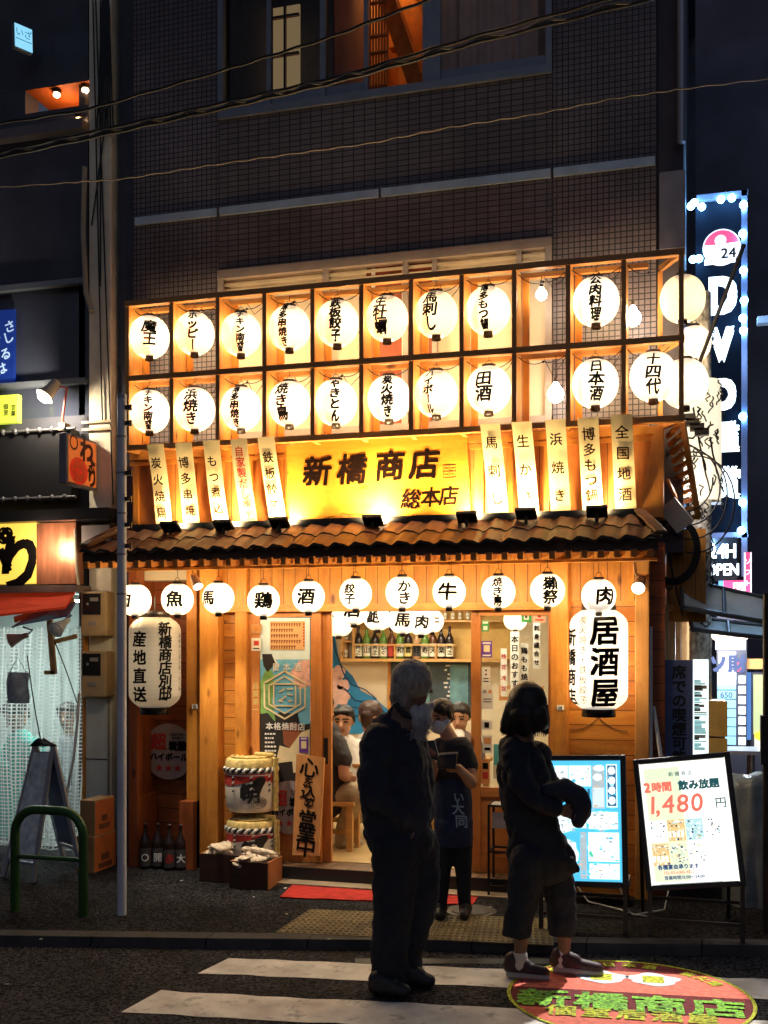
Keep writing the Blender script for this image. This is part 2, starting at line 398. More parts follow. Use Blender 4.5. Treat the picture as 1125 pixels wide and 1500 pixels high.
tc_ = n_.new('ShaderNodeTexCoord'); w_ = n_.new('ShaderNodeTexNoise'); w_.inputs['Scale'].default_value = 7; w_.inputs['Detail'].default_value = 14; w_.inputs['Roughness'].default_value = .72; l_.new(tc_.outputs['Object'], w_.inputs['Vector'])
r_ = n_.new('ShaderNodeMapRange'); r_.inputs['From Min'].default_value = .54; r_.inputs['From Max'].default_value = .64; l_.new(w_.outputs[0], r_.inputs[0])
x_ = n_.new('ShaderNodeMixRGB'); x_.inputs[2].default_value = (.16,.14,.13,1); m_ = n_.new('ShaderNodeMath'); m_.operation = 'MULTIPLY'; m_.inputs[1].default_value = .55; l_.new(r_.outputs[0], m_.inputs[0]); l_.new(m_.outputs[0], x_.inputs[0]); l_.new(old_, x_.inputs[1]); l_.new(x_.outputs[0], p_.inputs['Base Color'])
def strip(c):
    mb = MB(); a, b, cc, d = [G(*p, .004) for p in c]; n = 24; rows = []
    for j in range(2):
        for i in range(n+1):
            t = i/n; p = (a+(b-a)*t) if j == 0 else (d+(cc-d)*t)
            rows.append((p.x, p.y+random.uniform(-.014, .014), .004))
    mb.add(rows, [(i, i+1, n+2+i, n+1+i) for i in range(n)])
    struct('crosswalk_stripe', mb, PAINT)
strip([(336,1403),(1180,1436.5),(1180,1467),(290.5,1425)])
strip([(234.7,1451),(1180,1499),(1180,1536),(178,1482)])
strip([(110,1512),(1180,1580),(1180,1640),(20,1560)])
# tactile paving by the crossing
mb = MB(); TM = M('tactile_tile', (.20,.155,.075), .8, var=.3, scale=6)
tl, tr, br, bl = G(453,1333,SW), G(806,1346,SW), G(812,1386,SW), G(403,1367,SW)
tiles_n = 7
for i in range(tiles_n):
    for j in range(2):
        def q(u, v): return (tl+(tr-tl)*u)*(1-v)+(bl+(br-bl)*u)*v
        u0, u1, v0, v1 = (i+.012)/tiles_n, (i+.988)/tiles_n, (j+.015)/2, (j+.985)/2
        c = [q(u0,v0), q(u0,v1), q(u1,v1), q(u1,v0)]; up = V((0,0,.006))
        mb.add([p+up for p in c]+c, [(0,1,2,3),(0,4,5,1),(1,5,6,2),(2,6,7,3),(3,7,4,0)])
        for a in range(6):
            for b in range(5):
                p = q(u0+(u1-u0)*(a+.5)/6, v0+(v1-v0)*(b+.5)/5)
                mb.cone(p+V((0,0,.006)), p+V((0,0,.013)), .016, .009, 8)
tag(mb.build('tactile_paving', TM), kind='structure')
for i, (px, py) in enumerate(((266,1291),(418,1302),(420,1340),(482,1377),(717,1330),(60,1377),(367,1388),(372,1315),(10,1443),(640,1352))):
    mb = MB(); p = G(px, py, SW if py < 1380 else 0)+V((0,0,.007)); a = i*1.3; s_ = (.010,.014,.008,.012,.016)[i%5]
    u = V((cos(a),sin(a),.15))*s_; v = V((-sin(a),cos(a),.1))*s_*.6; mb.slab([p-u-v, p+u-v*.6, p+u*.8+v, p-u*.7+v*1.2], .002)
    tag(mb.build('litter', M('litter_pale', (.6,.57,.5), .8, var=0)), 'tiny pale scrap of litter on the pavement or road', 'litter', 'scraps of litter')
mb = MB(); c = [G(520,1404,.003),G(905,1404,.003),G(905,1412,.003),G(520,1411,.003)]; mb.add(c,[(0,1,2,3)]); tag(mb.build('road_seam', M('seam_tar', (.012,.012,.013), .5, var=.2)), kind='structure')
# manhole ring on the pavement
mb = MB(); p = G(690,1335,SW); mb.cone(p, p+V((0,0,.006)), .17, .17, 28); mb.cone(p, p+V((0,0,.010)), .13, .13, 28); 
tag(mb.build('manhole_cover', M('cast_iron', (.06,.055,.05), .6, .4, var=.3, bump=.5)), 'round iron cover in the pavement at the right end of the red doormat', 'manhole cover')

# ---------------------------------------------------------------- the izakaya building
B = thing('izakaya_building', 'narrow tiled building with a cedar izakaya front and tiled eave, upper windows dimly lit', 'building', (-2.2, 0, 0))
YT = .25; XL, XR = X(196, YT), X(962, YT); J1, J2 = X(321, YT), X(809, YT)
T_S = tiles('small_wall_tile', (.185,.15,.155), (.225,.185,.19), (.022,.02,.024), .042, .042, 0, .10)
T_L = tiles('long_wall_tile', (.16,.13,.135), (.195,.16,.165), (.022,.02,.024), .088, .043, 0, .10)
w1b, w1t = 4.83, 3.50     # lower window (top, sill)
w2b = 6.07
def wallpiece(x0, x1, z0, z1, m): MB().box((x0, YT, z0), (x1, YT+.2, z1)).build('tile_wall', m, B)
wallpiece(XL, J1-.006, 2.6, 5.30, T_S); wallpiece(XL, J1-.006, 5.30, 9.5, T_S)
wallpiece(J2+.006, XR, 2.6, 5.30, T_S); wallpiece(J2+.006, XR, 5.30, 9.5, T_S)
wallpiece(J1, J2, w1b, w2b-.02, T_L); wallpiece(J1, J2, 2.6, w1t, T_L); wallpiece(J1, J2, 7.9, 9.5, T_L)
# grey metal band
mb = MB()
for a, b in ((199,319),(322.5,555.5),(559,807),(811,960)):
    mb.box((X(a, YT), YT-.025, 5.275), (X(b, YT), YT-.002, 5.342))
build_each(mb, 'band', M('band_metal', (.42,.52,.60), .4, .4, var=.15, scale=6), B, bevel=.004)
# dark corner strips and side walls
MB().box((X(166,.2), .3, 0), (XL-.004, .5, 9.5)).build('corner_pillar', M('dark_blue_render', (.05,.055,.075), .6, var=.2, scale=3), B)
MB().box((XR+.004, YT+.02, 2.5), (X(1001,.27), .5, 9.5)).build('corner_pillar', M('plum_render', (.075,.065,.08), .7, var=.2, scale=3), B)
MB().box((X(1001,.27)-.2, .5, 2.5), (X(1001,.27), 6.5, 9.5)).build('side_wall', M('side_render', (.16,.17,.20), .7, var=.2, scale=2), B)
MB().box((XL-.4, .5, 0), (XL-.2, 6.5, 9.5)).build('side_wall', DARK, B)
MB().box((XL-.4, 6.5, 0), (0, 6.7, 9.5)).build('back_wall', DARK, B)
MB().box((XL-.4, .45, 9.5), (0, 6.7, 9.7)).build('roof_slab', DARK, B)
mb = MB(); mb.cone((X(998,.2), .2, 5.4), (X(998,.2), .2, 9.4), .03, .03, 10); mb.build('drainpipe', STEEL, B)
mb = MB()
for z in (6.75, 7.35, 7.5): mb.box((X(1008,.3)-.02, .5, z), (X(1008,.3)+.02, .56, z+.16))
build_each(mb, 'wall_lamp', M('blue_led', (.4,.7,1), var=0, emit=(.35,.65,1), es=1.6), B)
# sign-box housing at the top right of the rack
MB().box((X(966,.05), .05, Zz(966,366,.05)), (X(1004,.05), .23, Zz(966,252,.05))).build('duct_box', M('pale_grey_steel', (.33,.31,.33), .5, .2, var=.08), B, bevel=.006)
# --- upper window with rooms behind
def room(x0, x1, z0, z1, y1, m, floor=None):
    mb = MB(); y0 = YT+.2
    mb.quad((x0,y1,z0),(x1,y1,z0),(x1,y1,z1),(x0,y1,z1)); mb.quad((x0,y0,z0),(x0,y1,z0),(x0,y1,z1),(x0,y0,z1))
    mb.quad((x1,y0,z0),(x1,y1,z0),(x1,y1,z1),(x1,y0,z1)); mb.quad((x0,y0,z1),(x1,y0,z1),(x1,y1,z1),(x0,y1,z1)); mb.quad((x0,y0,z0),(x1,y0,z0),(x1,y1,z0),(x0,y1,z0))
    return mb.build('upper_room', m, B)
FRM = ALU; zt = 7.9
win = MB(); fw = .045
win.box((J1, YT-.03, w2b-.02), (J2, YT+.03, w2b+.04))                                      # sill rail
win.box((J1, YT-.03, w2b+.04), (J1+fw, YT+.03, zt)); win.box((J2-fw, YT-.03, w2b+.04), (J2, YT+.03, zt))
for a, b in ((392,398),(470,478),(534,540),(620,646)): win.box((X(a,YT), YT-.025, w2b+.04), (X(b,YT), YT+.03, zt))
for a, b in ((335,392),(398,470),(478,534),(646,800)): win.box((X(a,YT)-.006, YT-.005, w2b+.04), (X(b,YT)+.006, YT+.025, w2b+.12))
wf = win.build('window', FRM, B)
mb = MB()
for a, b in ((335,392),(398,470),(478,534)): mb.quad((X(a,YT),YT+.012,w2b+.1),(X(b,YT),YT+.012,w2b+.1),(X(b,YT),YT+.012,zt),(X(a,YT),YT+.012,zt))
build_each(mb, 'pane', glass('smoked_glass', (.32,.36,.42)), wf)
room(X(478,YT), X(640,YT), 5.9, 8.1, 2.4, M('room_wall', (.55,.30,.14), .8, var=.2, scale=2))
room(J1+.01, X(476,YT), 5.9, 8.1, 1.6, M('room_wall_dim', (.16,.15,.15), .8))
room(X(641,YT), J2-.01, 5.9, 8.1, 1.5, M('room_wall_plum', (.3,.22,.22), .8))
# lit shoji screen seen in the left room, lattice and stair stringer in the middle one
mb = MB(); mb.box((X(393,1.2), 1.25, 6.35), (X(436,1.2), 1.27, 7.5)); mb.build('shoji_screen', M('shoji_paper', (.6,.5,.3), var=.1, emit=(1,.62,.25), es=.26), B)
mb = MB()
for k in range(4): mb.box((X(393,1.2), 1.22, 6.37+k*.34), (X(436,1.2), 1.25, 6.39+k*.34))
mb.box((X(414,1.2), 1.22, 6.35), (X(417,1.2), 1.25, 7.5)); mb.build('shoji_lattice', RED, B)
mb = MB(); a, b = W(548,-60,1.1), W(618,140,.8); mb.bar(a, b, .05, .16); a, b = W(575,-60,1.5), W(640,120,1.2); mb.bar(a, b, .04, .14)
for k in range(7): p = W(541+k*4.2, 128, .9); mb.box((p.x, .9, p.z-.6), (p.x+.012, .92, p.z+1.5))
for k in range(9): mb.box((X(540,.9), .895, 6.2+k*.14), (X(567,.9), .925, 6.215+k*.14))
mb.box((X(570,1.8), 1.8, 7.3), (X(640,1.8), 1.9, 7.42)); mb.build('staircase', M('stair_wood', (.5,.22,.06), .5, var=.3), B)
L = bpy.data.lights.new('upstairs_lamp', 'POINT'); L.energy = 7; L.color = (1,.50,.16); L.shadow_soft_size = .12
lo = bpy.data.objects.new('upstairs_lamp', L); COL.objects.link(lo); lo.location = (X(585,1.2), 1.35, 7.7)
# pleated curtain in the right bay
mb = MB(); x0, x1 = X(648,.4), X(802,.4); n = 90; vs = []
for i in range(n+1):
    t = i/n; x = x0+(x1-x0)*t; y = .37+.035*abs(sin(t*pi*5.5))+.008*sin(t*60)
    vs += [(x, y, 6.12), (x, y, 8)]
mb.add(vs, [(2*i, 2*i+2, 2*i+3, 2*i+1) for i in range(n)], 0, True)
cur = M('curtain_cloth', (.40,.30,.27), .9, var=.1)
cur.node_tree.nodes['Principled BSDF'].inputs['Transmission Weight'].default_value = 0
mb.build('curtain', cur, B)
L = bpy.data.lights.new('upstairs_lamp', 'POINT'); L.energy = 4; L.color = (1,.62,.35); L.shadow_soft_size = .2
lo = bpy.data.objects.new('upstairs_lamp', L); COL.objects.link(lo); lo.location = (X(700,.3), .33, 7.75)
# --- lower window behind the lantern rack
win = MB()
win.box((J1, YT-.04, w1b-.07), (J2, YT+.04, w1b)); win.box((J1, YT-.03, w1t), (J1+.05, YT+.04, w1b-.07)); win.box((J2-.05, YT-.03, w1t), (J2, YT+.04, w1b-.07))
win.box((J1, YT-.05, w1t-.03), (J2, YT+.04, w1t+.02))
for a, b in ((474,483),(591,599),(634,641),(757,765)): win.box((X(a,YT), YT-.03, w1t+.02), (X(b,YT), YT+.03, w1b-.07))
wf = win.build('window', M('window_bronze', (.34,.29,.25), .5, .1, var=.1), B)
PB = M('cream_blind', (.66,.55,.40), .8, var=.06, scale=3); PR = M('red_brown_panel', (.30,.075,.03), .6, var=.15)
def panel(a, b, m, y=YT+.05, z0=w1t, z1=w1b): MB().box((X(a,y), y, z0), (X(b,y), y+.03, z1)).build('blind', m, wf)
panel(322,474,PB); panel(483,536,PB); panel(536,592,PR, YT+.07); panel(599,634,PR, YT+.06); panel(641,757,PB); panel(765,806,PB)
mb = MB()
for z in (4.0, 4.35): mb.box((X(536,YT), YT+.055, z), (X(592,YT), YT+.07, z+.03))
for a in (541, 586): mb.box((X(a,YT), YT+.055, w1t), (X(a+5,YT), YT+.07, w1b-.07))
build_each(mb, 'panel_rail', WHITE, wf)
mb = MB()
for k in range(3): mb.box((J1+.05, YT-.012, w1b-.125-k*.05), (J2-.05, YT-.006, w1b-.12-k*.05+.018))
build_each(mb, 'blind_rail', M('pale_rail', (.6,.5,.33), .5, var=.1), wf)

# ---------------------------------------------------------------- orange sign wall, eave, shop front
YS = .02; sxl, sxr = X(194,YS), X(972,YS)
MB().box((sxl, YS, 2.72), (sxr, YS+.2, 3.36)).build('sign_wall', wood('sign_wall_boards', (.40,.135,.026), (.62,.25,.055), 'z', .7, boards=('x', .16), gap=.03), B)
mb = MB()
for px in (198,236,279,322,364,410,702,745,798,848,893): mb.box((X(px,YS), YS-.03, 2.72), (X(px+7,YS), YS-.002, 3.30))
build_each(mb, 'batten', POST, B)
mb = MB(); mb.box((sxl, YS-.05, 3.30), (sxr, YS-.002, 3.355)); mb.box((sxl, YS-.045, 3.255), (sxr, YS-.032, 3.285)); build_each(mb, 'batten', POSTX, B)
a = X(972,YS); mb = MB(); mb.prism([(X(935,YS), 2.72), (a, 2.72), (a, 3.33), (X(958,YS), 3.33)], YS-.06, YS-.032); mb.build('end_board', POST, B)
# pantile eave: two courses, scalloped front edge
exl, exr = X(118,-.5), X(962,-.5)
TILE = M('clay_tile', (.15,.058,.026), .42, var=.5, scale=5, bump=.15)
TILEF = M('tile_edge', (.03,.027,.028), .5, var=.2)
per = .155
def wave(x):
    t = ((x-exl)/per) % 1.0
    return .0125*(sin(2*pi*t)+.40*sin(4*pi*t+.6))
def course(y0, z0, y1, z1, xa, xb):
    mb = MB(); n = int((xb-xa)/per*12); vs = []
    for i in range(n+1):
        x = xa+(xb-xa)*i/n; w = wave(x)
        vs += [(x, y1, z1+w*.8), (x, (y0+y1)/2, (z0+z1)/2+w), (x, y0, z0+w), (x, y0+.004, z0+w-.022), (x, y1, z1-.05)]
    for i in range(n):
        a, b = 5*i, 5*i+5
        mb.add([vs[a],vs[b],vs[b+1],vs[a+1],vs[a+2],vs[b+2]], [(0,1,2,3),(3,2,5,4)], 0, True)
        mb.add([vs[a+2],vs[b+2],vs[b+3],vs[a+3]], [(0,1,2,3)], 1)
        mb.add([vs[a+3],vs[b+3],vs[b+4],vs[a+4]], [(0,1,2,3)], 1)
    mb.build('roof_tiles', [TILE, TILEF], B)
course(-.52, 2.545, -.30, 2.645, exl, exr+.03)
course(-.33, 2.640, -.10, 2.735, exl+.12, exr-.10)
mb = MB()
mb.bar((exr-.13,-.10,2.765), (exr+.03,-.50,2.565), .085, .03); mb.build('hip_ridge', TILE, B, bevel=.015)
mb = MB(); mb.bar((exl+.16,-.10,2.77), (exl+.02,-.50,2.575), .10, .05); mb.build('hip_ridge', TILE, B, bevel=.015)
mb = MB(); mb.box((exl+.16,-.12,2.72), (exr-.14,YS-.07,2.775)); mb.build('flashing', BLACK, B)
mb = MB(); mb.box((exl,-.47,2.455), (exr+.01,-.44,2.53)); mb.slab([(exl,-.44,2.5),(exr,-.44,2.5),(exr,YS,2.62),(exl,YS,2.62)], .02); mb.build('eave_board', M('eave_dark', (.035,.022,.018), .6, var=.2), B)
nr = 40
for i in range(nr):
    x = exl+.04+(exr-exl-.08)*i/(nr-1)
    MB().bar((x,-.50,2.435), (x,.0,2.50), .040, .052).build('rafter', POSTY, B)
mb = MB(); mb.box((exl+.3,-.40,2.392), (exr,-.36,2.412)); mb.build('eave_rail', POSTX, B)
# header: upright boards, beam
MB().box((X(300), .02, 2.14), (X(952), .12, 2.60)).build('header_boards', CEDAR, B)
MB().box((X(318), -.03, 2.085), (X(835), .12, 2.14)).build('lintel', POSTX, B)
# posts
for a, b, y0, y1, m in ((292,319,-.06,.08,POST),(344,361,-.02,.08,POST),(806,832,-.06,.08,POST),(930,951,-.06,.10,wood('pale_post', (.50,.22,.055), (.68,.34,.10), 'z', .6))):
    MB().box((X(a,y0), y0, SW), (X(b,y0), y1, 2.44)).build('post', m, B, bevel=.006)
MB().box((X(277,.1), .05, SW), (X(292,.1), .16, 2.44)).build('post', POST, B, bevel=.005)
MB().box((X(190,.0), -.02, SW), (X(203,.0), .1, 2.44)).build('post', RED, B, bevel=.005)
MB().box((X(319), .06, SW), (X(344), .12, 2.085)).build('cladding', CEDARH, B)
MB().box((X(832), .04, SW), (X(930), .12, 2.44)).build('cladding', CEDARH, B)
MB().box((X(951,.05), .05, SW), (X(974,.05), .15, 2.55)).build('cladding', REDH, B)
MB().box((X(974,.05)-.06, .15, SW), (X(974,.05)-.03, 6.4, 2.55)).build('side_cladding', REDH, B)
# left alcove
MB().box((X(190,.3), .34, SW), (X(319,.3)-.01, .42, 2.6)).build('alcove_wall', REDH, B)
MB().box((X(192,.0), .1, SW), (X(192,.0)+.03, .36, 2.6)).build('alcove_wall', RED, B)
MB().box((X(200,.1), -.015, SW), (X(213,.1), .3, .62)).build('alcove_rail', RED, B, bevel=.004)
MB().box((X(272,.1), -.015, SW), (X(292,.1), .3, .60)).build('alcove_rail', RED, B, bevel=.004)
for txt, px, py, y in (('15', 285.5, 1035, .05), ('14', 821, 1036.5, -.06)):
    mb = MB(); c = W(px, py, y-.004); mb.box((c.x-.024, y-.006, c.z-.017), (c.x+.024, y-.0005, c.z+.017)); write(mb, txt, flat(c+V((0,-.004,0))), .036, mi=1, bold=.02)
    mb.build('number_plate', [WHITE, INK], B)
# --- entrance step and interior shell
ZF = .17; FX0, FX1 = X(362), X(806)
STEP = tiles('entrance_tile', (.20,.115,.06), (.26,.15,.08), (.05,.035,.025), .14, .14, 0, .03)
mb = MB(); mb.box((X(392,-.14), -.16, SW), (X(815,-.14), .12, ZF-.005)); mb.build('entrance_step', STEP, B)
m = STEP; sx = m.node_tree.nodes
for nd in sx:
    if nd.type == 'COMBXYZ':                       # lay this tile pattern on the floor (x, y)
        for lk in list(nd.inputs[1].links): m.node_tree.links.remove(lk)
        sp = [q for q in sx if q.type == 'SEPXYZ'][0]; m.node_tree.links.new(sp.outputs[1], nd.inputs[1])
mb = MB(); mb.box((X(392,-.16), -.175, SW), (X(815,-.16), -.161, ZF+.002)); mb.build('step_edge', BLACK, B)
mb = MB(); mb.box((X(400,-.3), -.32, SW), (X(818,-.3), -.176, SW+.02)); mb.build('door_sill', M('sill_concrete', (.30,.24,.17), .9, var=.3, scale=5, bump=.4), B)
CREAM = M('cream_plaster', (.74,.64,.48), .8, var=.06, scale=3)
IX0, IX1, IY = -4.3, -.25, 3.3; ZC = 2.35
mb = MB(); mb.box((X(319), .121, .05), (IX1, IY, ZF)); mb.box((IX0, .45, .05), (X(319)-.002, IY, ZF)); mb.build('shop_floor', M('shop_floor_tile', (.50,.36,.17), .5, var=.12, scale=3), B)
MB().box((X(319)-.03, .125, ZF), (X(319)-.004, .45, ZC)).build('shop_wall', CREAM, B)
MB().box((IX0, .425, ZF), (X(319)-.032, .448, ZC)).build('shop_wall', CREAM, B)
mb = MB(); mb.box((IX0, .13, ZC), (IX1, IY, ZC+.1)); mb.build('shop_ceiling', M('shop_ceiling_paint', (.72,.62,.44), .8, var=.05), B)
mb = MB(); mb.box((IX0, IY, ZF), (IX1, IY+.1, ZC)); mb.build('shop_wall', CREAM, B)
mb = MB(); mb.box((IX1-.1, .16, ZF), (IX1, IY, ZC)); mb.build('shop_wall', M('green_cream_plaster', (.62,.62,.42), .8, var=.08), B)
mb = MB(); mb.box((IX0, .43, ZF), (IX0+.1, IY, ZC)); mb.build('shop_wall', CREAM, B)
# mural of blue hills and pink blossom on the left of the back wall
yb = IY-.012
def pw(px, py, y=yb): p = W(px, py, y); return (p.x, p.z)
MBL = M('mural_blue', (.03,.24,.55), .8, var=.25, scale=5); MPK = M('mural_pink', (.80,.52,.48), .8, var=.2, scale=9); MNV = M('mural_line', (.02,.05,.16), .8, var=0); MGR = M('mural_green', (.18,.32,.12), .8, var=.3)
mu = MB()
mu.prism([pw(*p) for p in ((440,890),(490,930),(497,972),(516,990),(528,1012),(548,1022),(566,1038),(580,1060),(580,1075),(440,1075))], yb, yb+.008)
for c, r in (((488,1005),16),((496,985),10),((500,1020),13),((480,1030),14),((474,990),12),((462,1010),15),((455,1040),16),((503,1004),9)):
    for k in range(5):
        a = k*2*pi/5+c[0]; q = pw(c[0]+cos(a)*r*.5, c[1]+sin(a)*r*.5); mu.cone((q[0], yb-.001-.0004*k, q[1]), (q[0], yb-.003-.0004*k, q[1]), r*.0042, r*.0042, 14, mi=1, sm=False)
def stroke(pts, w, mi, y=yb-.006):
    for a, b in zip(pts, pts[1:]): p, q = pw(*a), pw(*b); mu.bar((p[0], y, p[1]), (q[0], y, q[1]), w, .004, up=(0,1,0), mi=mi)
stroke([(498,972),(505,990),(516,1003),(535,1010),(552,1024)], .012, 2); stroke([(505,1008),(520,1026),(545,1030),(568,1046)], .012, 2)
stroke([(500,1040),(520,1048),(545,1052),(575,1064)], .012, 2); stroke([(486,930),(492,955),(500,975)], .012, 2); stroke([(512,1035),(530,1038),(556,1040)], .009, 2)
for p in ((470,1052),(484,1048),(460,970),(478,965)): q = pw(*p); mu.cone((q[0], yb-.003, q[1]), (q[0], yb-.005, q[1]), .06, .06, 7, mi=3, sm=False)
mu.build('mural', [MBL, MPK, MNV, MGR], B)
# blackboard menu and dark screens to the right on the back wall
bb = MB(); q0, q1 = pw(573,1045), pw(690,968)
bb.box((q0[0], yb-.01, q0[1]), (q1[0], yb+.008, q1[1]))
bb.box((q0[0]-.03, yb-.02, q0[1]), (q0[0], yb+.008, q1[1]+.02), 2)
for k in range(11):
    z = q1[1]-.06-k*.045; x = q0[0]+.55+random.uniform(0,.08)
    while x < q1[0]-.1:
        w = random.uniform(.02,.06); bb.box((x, yb-.013, z), (x+w, yb-.0105, z+.018), 1); x += w+random.uniform(.012,.05)
bb.box((q0[0]+.05, yb-.014, q0[1]), (q0[0]+.42, yb-.0105, q1[1]-.05), 3); bb.box((q1[0]-.22, yb-.014, q0[1]), (q1[0]-.03, yb-.0105, q1[1]-.04), 3)
bb.build('blackboard_menu', [M('blackboard', (.05,.075,.09), .6, var=.25), WHITE, POST, M('blue_glass_panel', (.14,.30,.36), .3, var=.3)], B)
# ---------------------------------------------------------------- lantern rack on the upper front
YR0, YR1 = -.20, .04
R = thing('lantern_rack', 'timber grid of open boxes holding two rows of paper lanterns across the upper front', 'rack', (-2.1, -.1, 3.36))
cells = [186,251,318.5,387,457.5,529,602,676,753,832,913.5]
RZ = [3.365, 3.905, 4.49]; t = .034
for i, px in enumerate(cells):
    x = X(px, YR0); MB().box((x-t/2, YR0, 3.34), (x+t/2, YR1, 4.50)).build('upright', RACKW, R, bevel=.003)
xe = X(998, YR0)
MB().box((xe-t/2, YR0, 3.34), (xe+t/2, YR0+.04, 4.50)).build('upright', RACKW, R, bevel=.003)
MB().box((X(967,.1)-t/2, .10, 3.34), (X(967,.1)+t/2, .14, 4.50)).build('upright', RACKW, R, bevel=.003)
x0 = X(186, YR0)-.02
for z in RZ:
    MB().box((x0, YR0-.006, z-.022), (xe+.022, YR0+.05, z+.022)).build('rail', RACKX, R, bevel=.003)
    MB().box((x0, YR1-.035, z-.019), (X(950,YR1), YR1+.006, z+.019)).build('rail', RACKX, R, bevel=.003)
    MB().bar((xe, YR0+.05, z), (X(967,.1), .12, z), .035, .035).build('rail', RACKX, R)
mb = MB()
for px in cells[:-1]:
    x = X(px, YR0)+.026
    mb.box((x, YR1-.03, 3.36), (x+.05, YR1-.012, 4.48))
build_each(mb, 'back_slat', POST, R)
def cord(p, q, sag, n=10, wig=0): 
    p, q = V(p), V(q); return [p+(q-p)*(i/n)+V((0,0,-sag*4*(i/n)*(1-i/n)+wig*sin(i*2.3))) for i in range(n+1)]
# ---------------------------------------------------------------- round paper lanterns
P_WHITE = [lit_paper('lit_paper_bright', (1,.92,.77), .34, .72, .15), lit_paper('lit_paper_warm', (1,.87,.65), .27, .56, .15), lit_paper('lit_paper_dim', (1,.85,.60), .24, .44, .15)]
P_SMALL = lit_paper('lit_paper_small', (1,.93,.80), .34, .70, .11)
CAPM = M('lantern_cap', (.02,.014,.012), .35, var=0)
WIRE = M('lantern_wire', (.03,.028,.026), .5, var=0)
def lantern(px, py, rpx, y, label, group, text, mat, rz=1.04, yaw=0, tsize=.42, lines=None, hang=.12, flatz=1.0, watts=10):
    c = W(px, py, y); r = rpx*SZ(px, y)
    root = thing('paper_lantern', label, 'lantern', c, group)
    mb = MB(); n = 40; prof = []
    hz = r*rz
    for j in range(n+1):
        a = -pi/2+.30+(pi-.60)*j/n; rib = 1+.010*cos(j*pi)
        prof.append((r*cos(a)**.85*rib, hz*sin(a)/sin(pi/2-.30)*.97))
    mb.lathe(prof, c, 36, close=False)
    pap = mb.build('shade', mat, root); inner_lamp(root, c, watts)
    r0 = prof[0][0]*.98; mb = MB()
    mb.lathe([(r0*.6,-hz-.004),(r0*.72,-hz-.004),(r0*.72,-hz+.018),(r0*.95,-hz+.03),(r0*.95,-hz+.004),(r0*.6,-hz-.004)] if False else [(r0*.55,-hz+.02),(r0*.55,-hz-.022),(r0*.62,-hz-.024),(r0*.62,-hz+.02)], c, 20, close=False)
    mb.build('bottom_ring', CAPM, root)
    mb = MB(); mb.lathe([(r0*.2,hz-.01),(r0*.9,hz-.012),(r0*.9,hz+.014),(r0*.2,hz+.012)], c, 20); mb.build('top_cap', CAPM, root)
    if hang:
        mb = MB(); mb.tube([c+V((-r0*.6,0,hz+.012)), c+V((-.01,0,hz+.045)), c+V((.01,0,hz+.045)), c+V((r0*.6,0,hz+.012))], .0022, 5)
        mb.tube([c+V((0,0,hz+.04)), c+V((0,0,hz+hang))], .002, 5); mb.build('hanger', WIRE, root)
    # lettering bent round the paper
    cyaw = atan2(-CT, ST*0+(-c.x)/(abs(c.y+D)+.01)*0+0) if False else atan2(-D-c.y, -c.x)
    mb = MB()
    def mp(a0, zoff, rr=r):
        def f(u, v):
            zz = max(-hz*.93, min(hz*.93, v+zoff)); s = max(-1, min(1, zz/(hz*.97)*sin(pi/2-.30)))
            rad = r*cos(math.asin(s))**.85*1.012+.003; ph = cyaw+a0+u/r
            return (c.x+rad*cos(ph), c.y+rad*sin(ph), c.z+zz)
        return f
    if lines is None: lines = [(text, 0, tsize, 0)]
    for tx, da, ts, zo in lines:
        s = ts*r*1.06; write(mb, tx, mp(yaw+da, zo*r), s, True, bold=.046 if len(tx) > 3 else .034, pitch=s*.94, sx=1.14, fine=True, shear=.10, jitter=.05)
    mb.build('lettering', INK, root)
    return root
U1 = [(219,494,29,'魔王',0,.62),(285,489,29,'ホッピー',-.12,.49),(353,490,29.5,'チキン南蛮',-.05,.40),(424,481,30.5,'博多串焼き',-.35,.40),
      (494,474,31.5,'鉄板餃子',-.10,.49),(567,467,31,'生牡蠣',-.35,.59),(639,461,31.5,'馬刺し',-.30,.60),(715,455,32.5,'博多もつ鍋',-.22,.40),(873,442,33.5,'公肉料理',-.02,.49)]
U2 = [(219,603,29.5,'チキン南蛮',-.08,.40),(285,600,30,'浜焼き',-.20,.58),(353,599,30,'博多串焼き',-.32,.40),(424,592,31,'焼き鳥',-.40,.58),
      (492,590,31.5,'やきとん',-.05,.49),(570,584,31.5,'炭火焼き',-.10,.48),(639,577,32,'ハイボール',-.38,.40),(716,571,32.5,'田酒',-.25,.66),(872,562,33.5,'日本酒',.05,.59),(957,552,34,'十四代',.0,.58)]
od = ['leftmost','second','third','fourth','fifth','sixth','seventh','eighth','ninth','last']
for i, (px, py, r, tx, yw, ts) in enumerate(U1):
    lantern(px, py, r, -.075, f'round white paper lantern lettered {tx}, {od[i] if i<8 else "rightmost lettered one"} in the upper row of the timber rack', 'lettered lanterns in the upper rack', tx, P_WHITE[[0,1,1,1,1,2,2,1,0][i]], yaw=yw, tsize=ts, hang=.085)
for i, (px, py, r, tx, yw, ts) in enumerate(U2):
    lantern(px, py, r, -.075, f'round white paper lantern lettered {tx}, {od[i]} in the lower row of the timber rack', 'lettered lanterns in the lower rack', tx, P_WHITE[0 if i not in (6,) else 1], yaw=yw, tsize=ts, hang=.085)
for px, py, r, y, m, lab in ((1000,438,32.5,-.02,P_WHITE[2],'plain cream lantern at the top right corner of the rack, behind the end post'),
                          (1003,562,34,-.03,P_WHITE[0],'plain white lantern at the lower right corner of the rack, behind the end post'),
                          (1017,503,24,.55,lit_paper('lit_paper_pink', (1,.74,.62), .5, .8, .15),'pinkish lantern half hidden between the two plain corner lanterns')):
    lantern(px, py, r, y, lab, 'plain lanterns round the rack corner', '', m, hang=.08, watts=6)
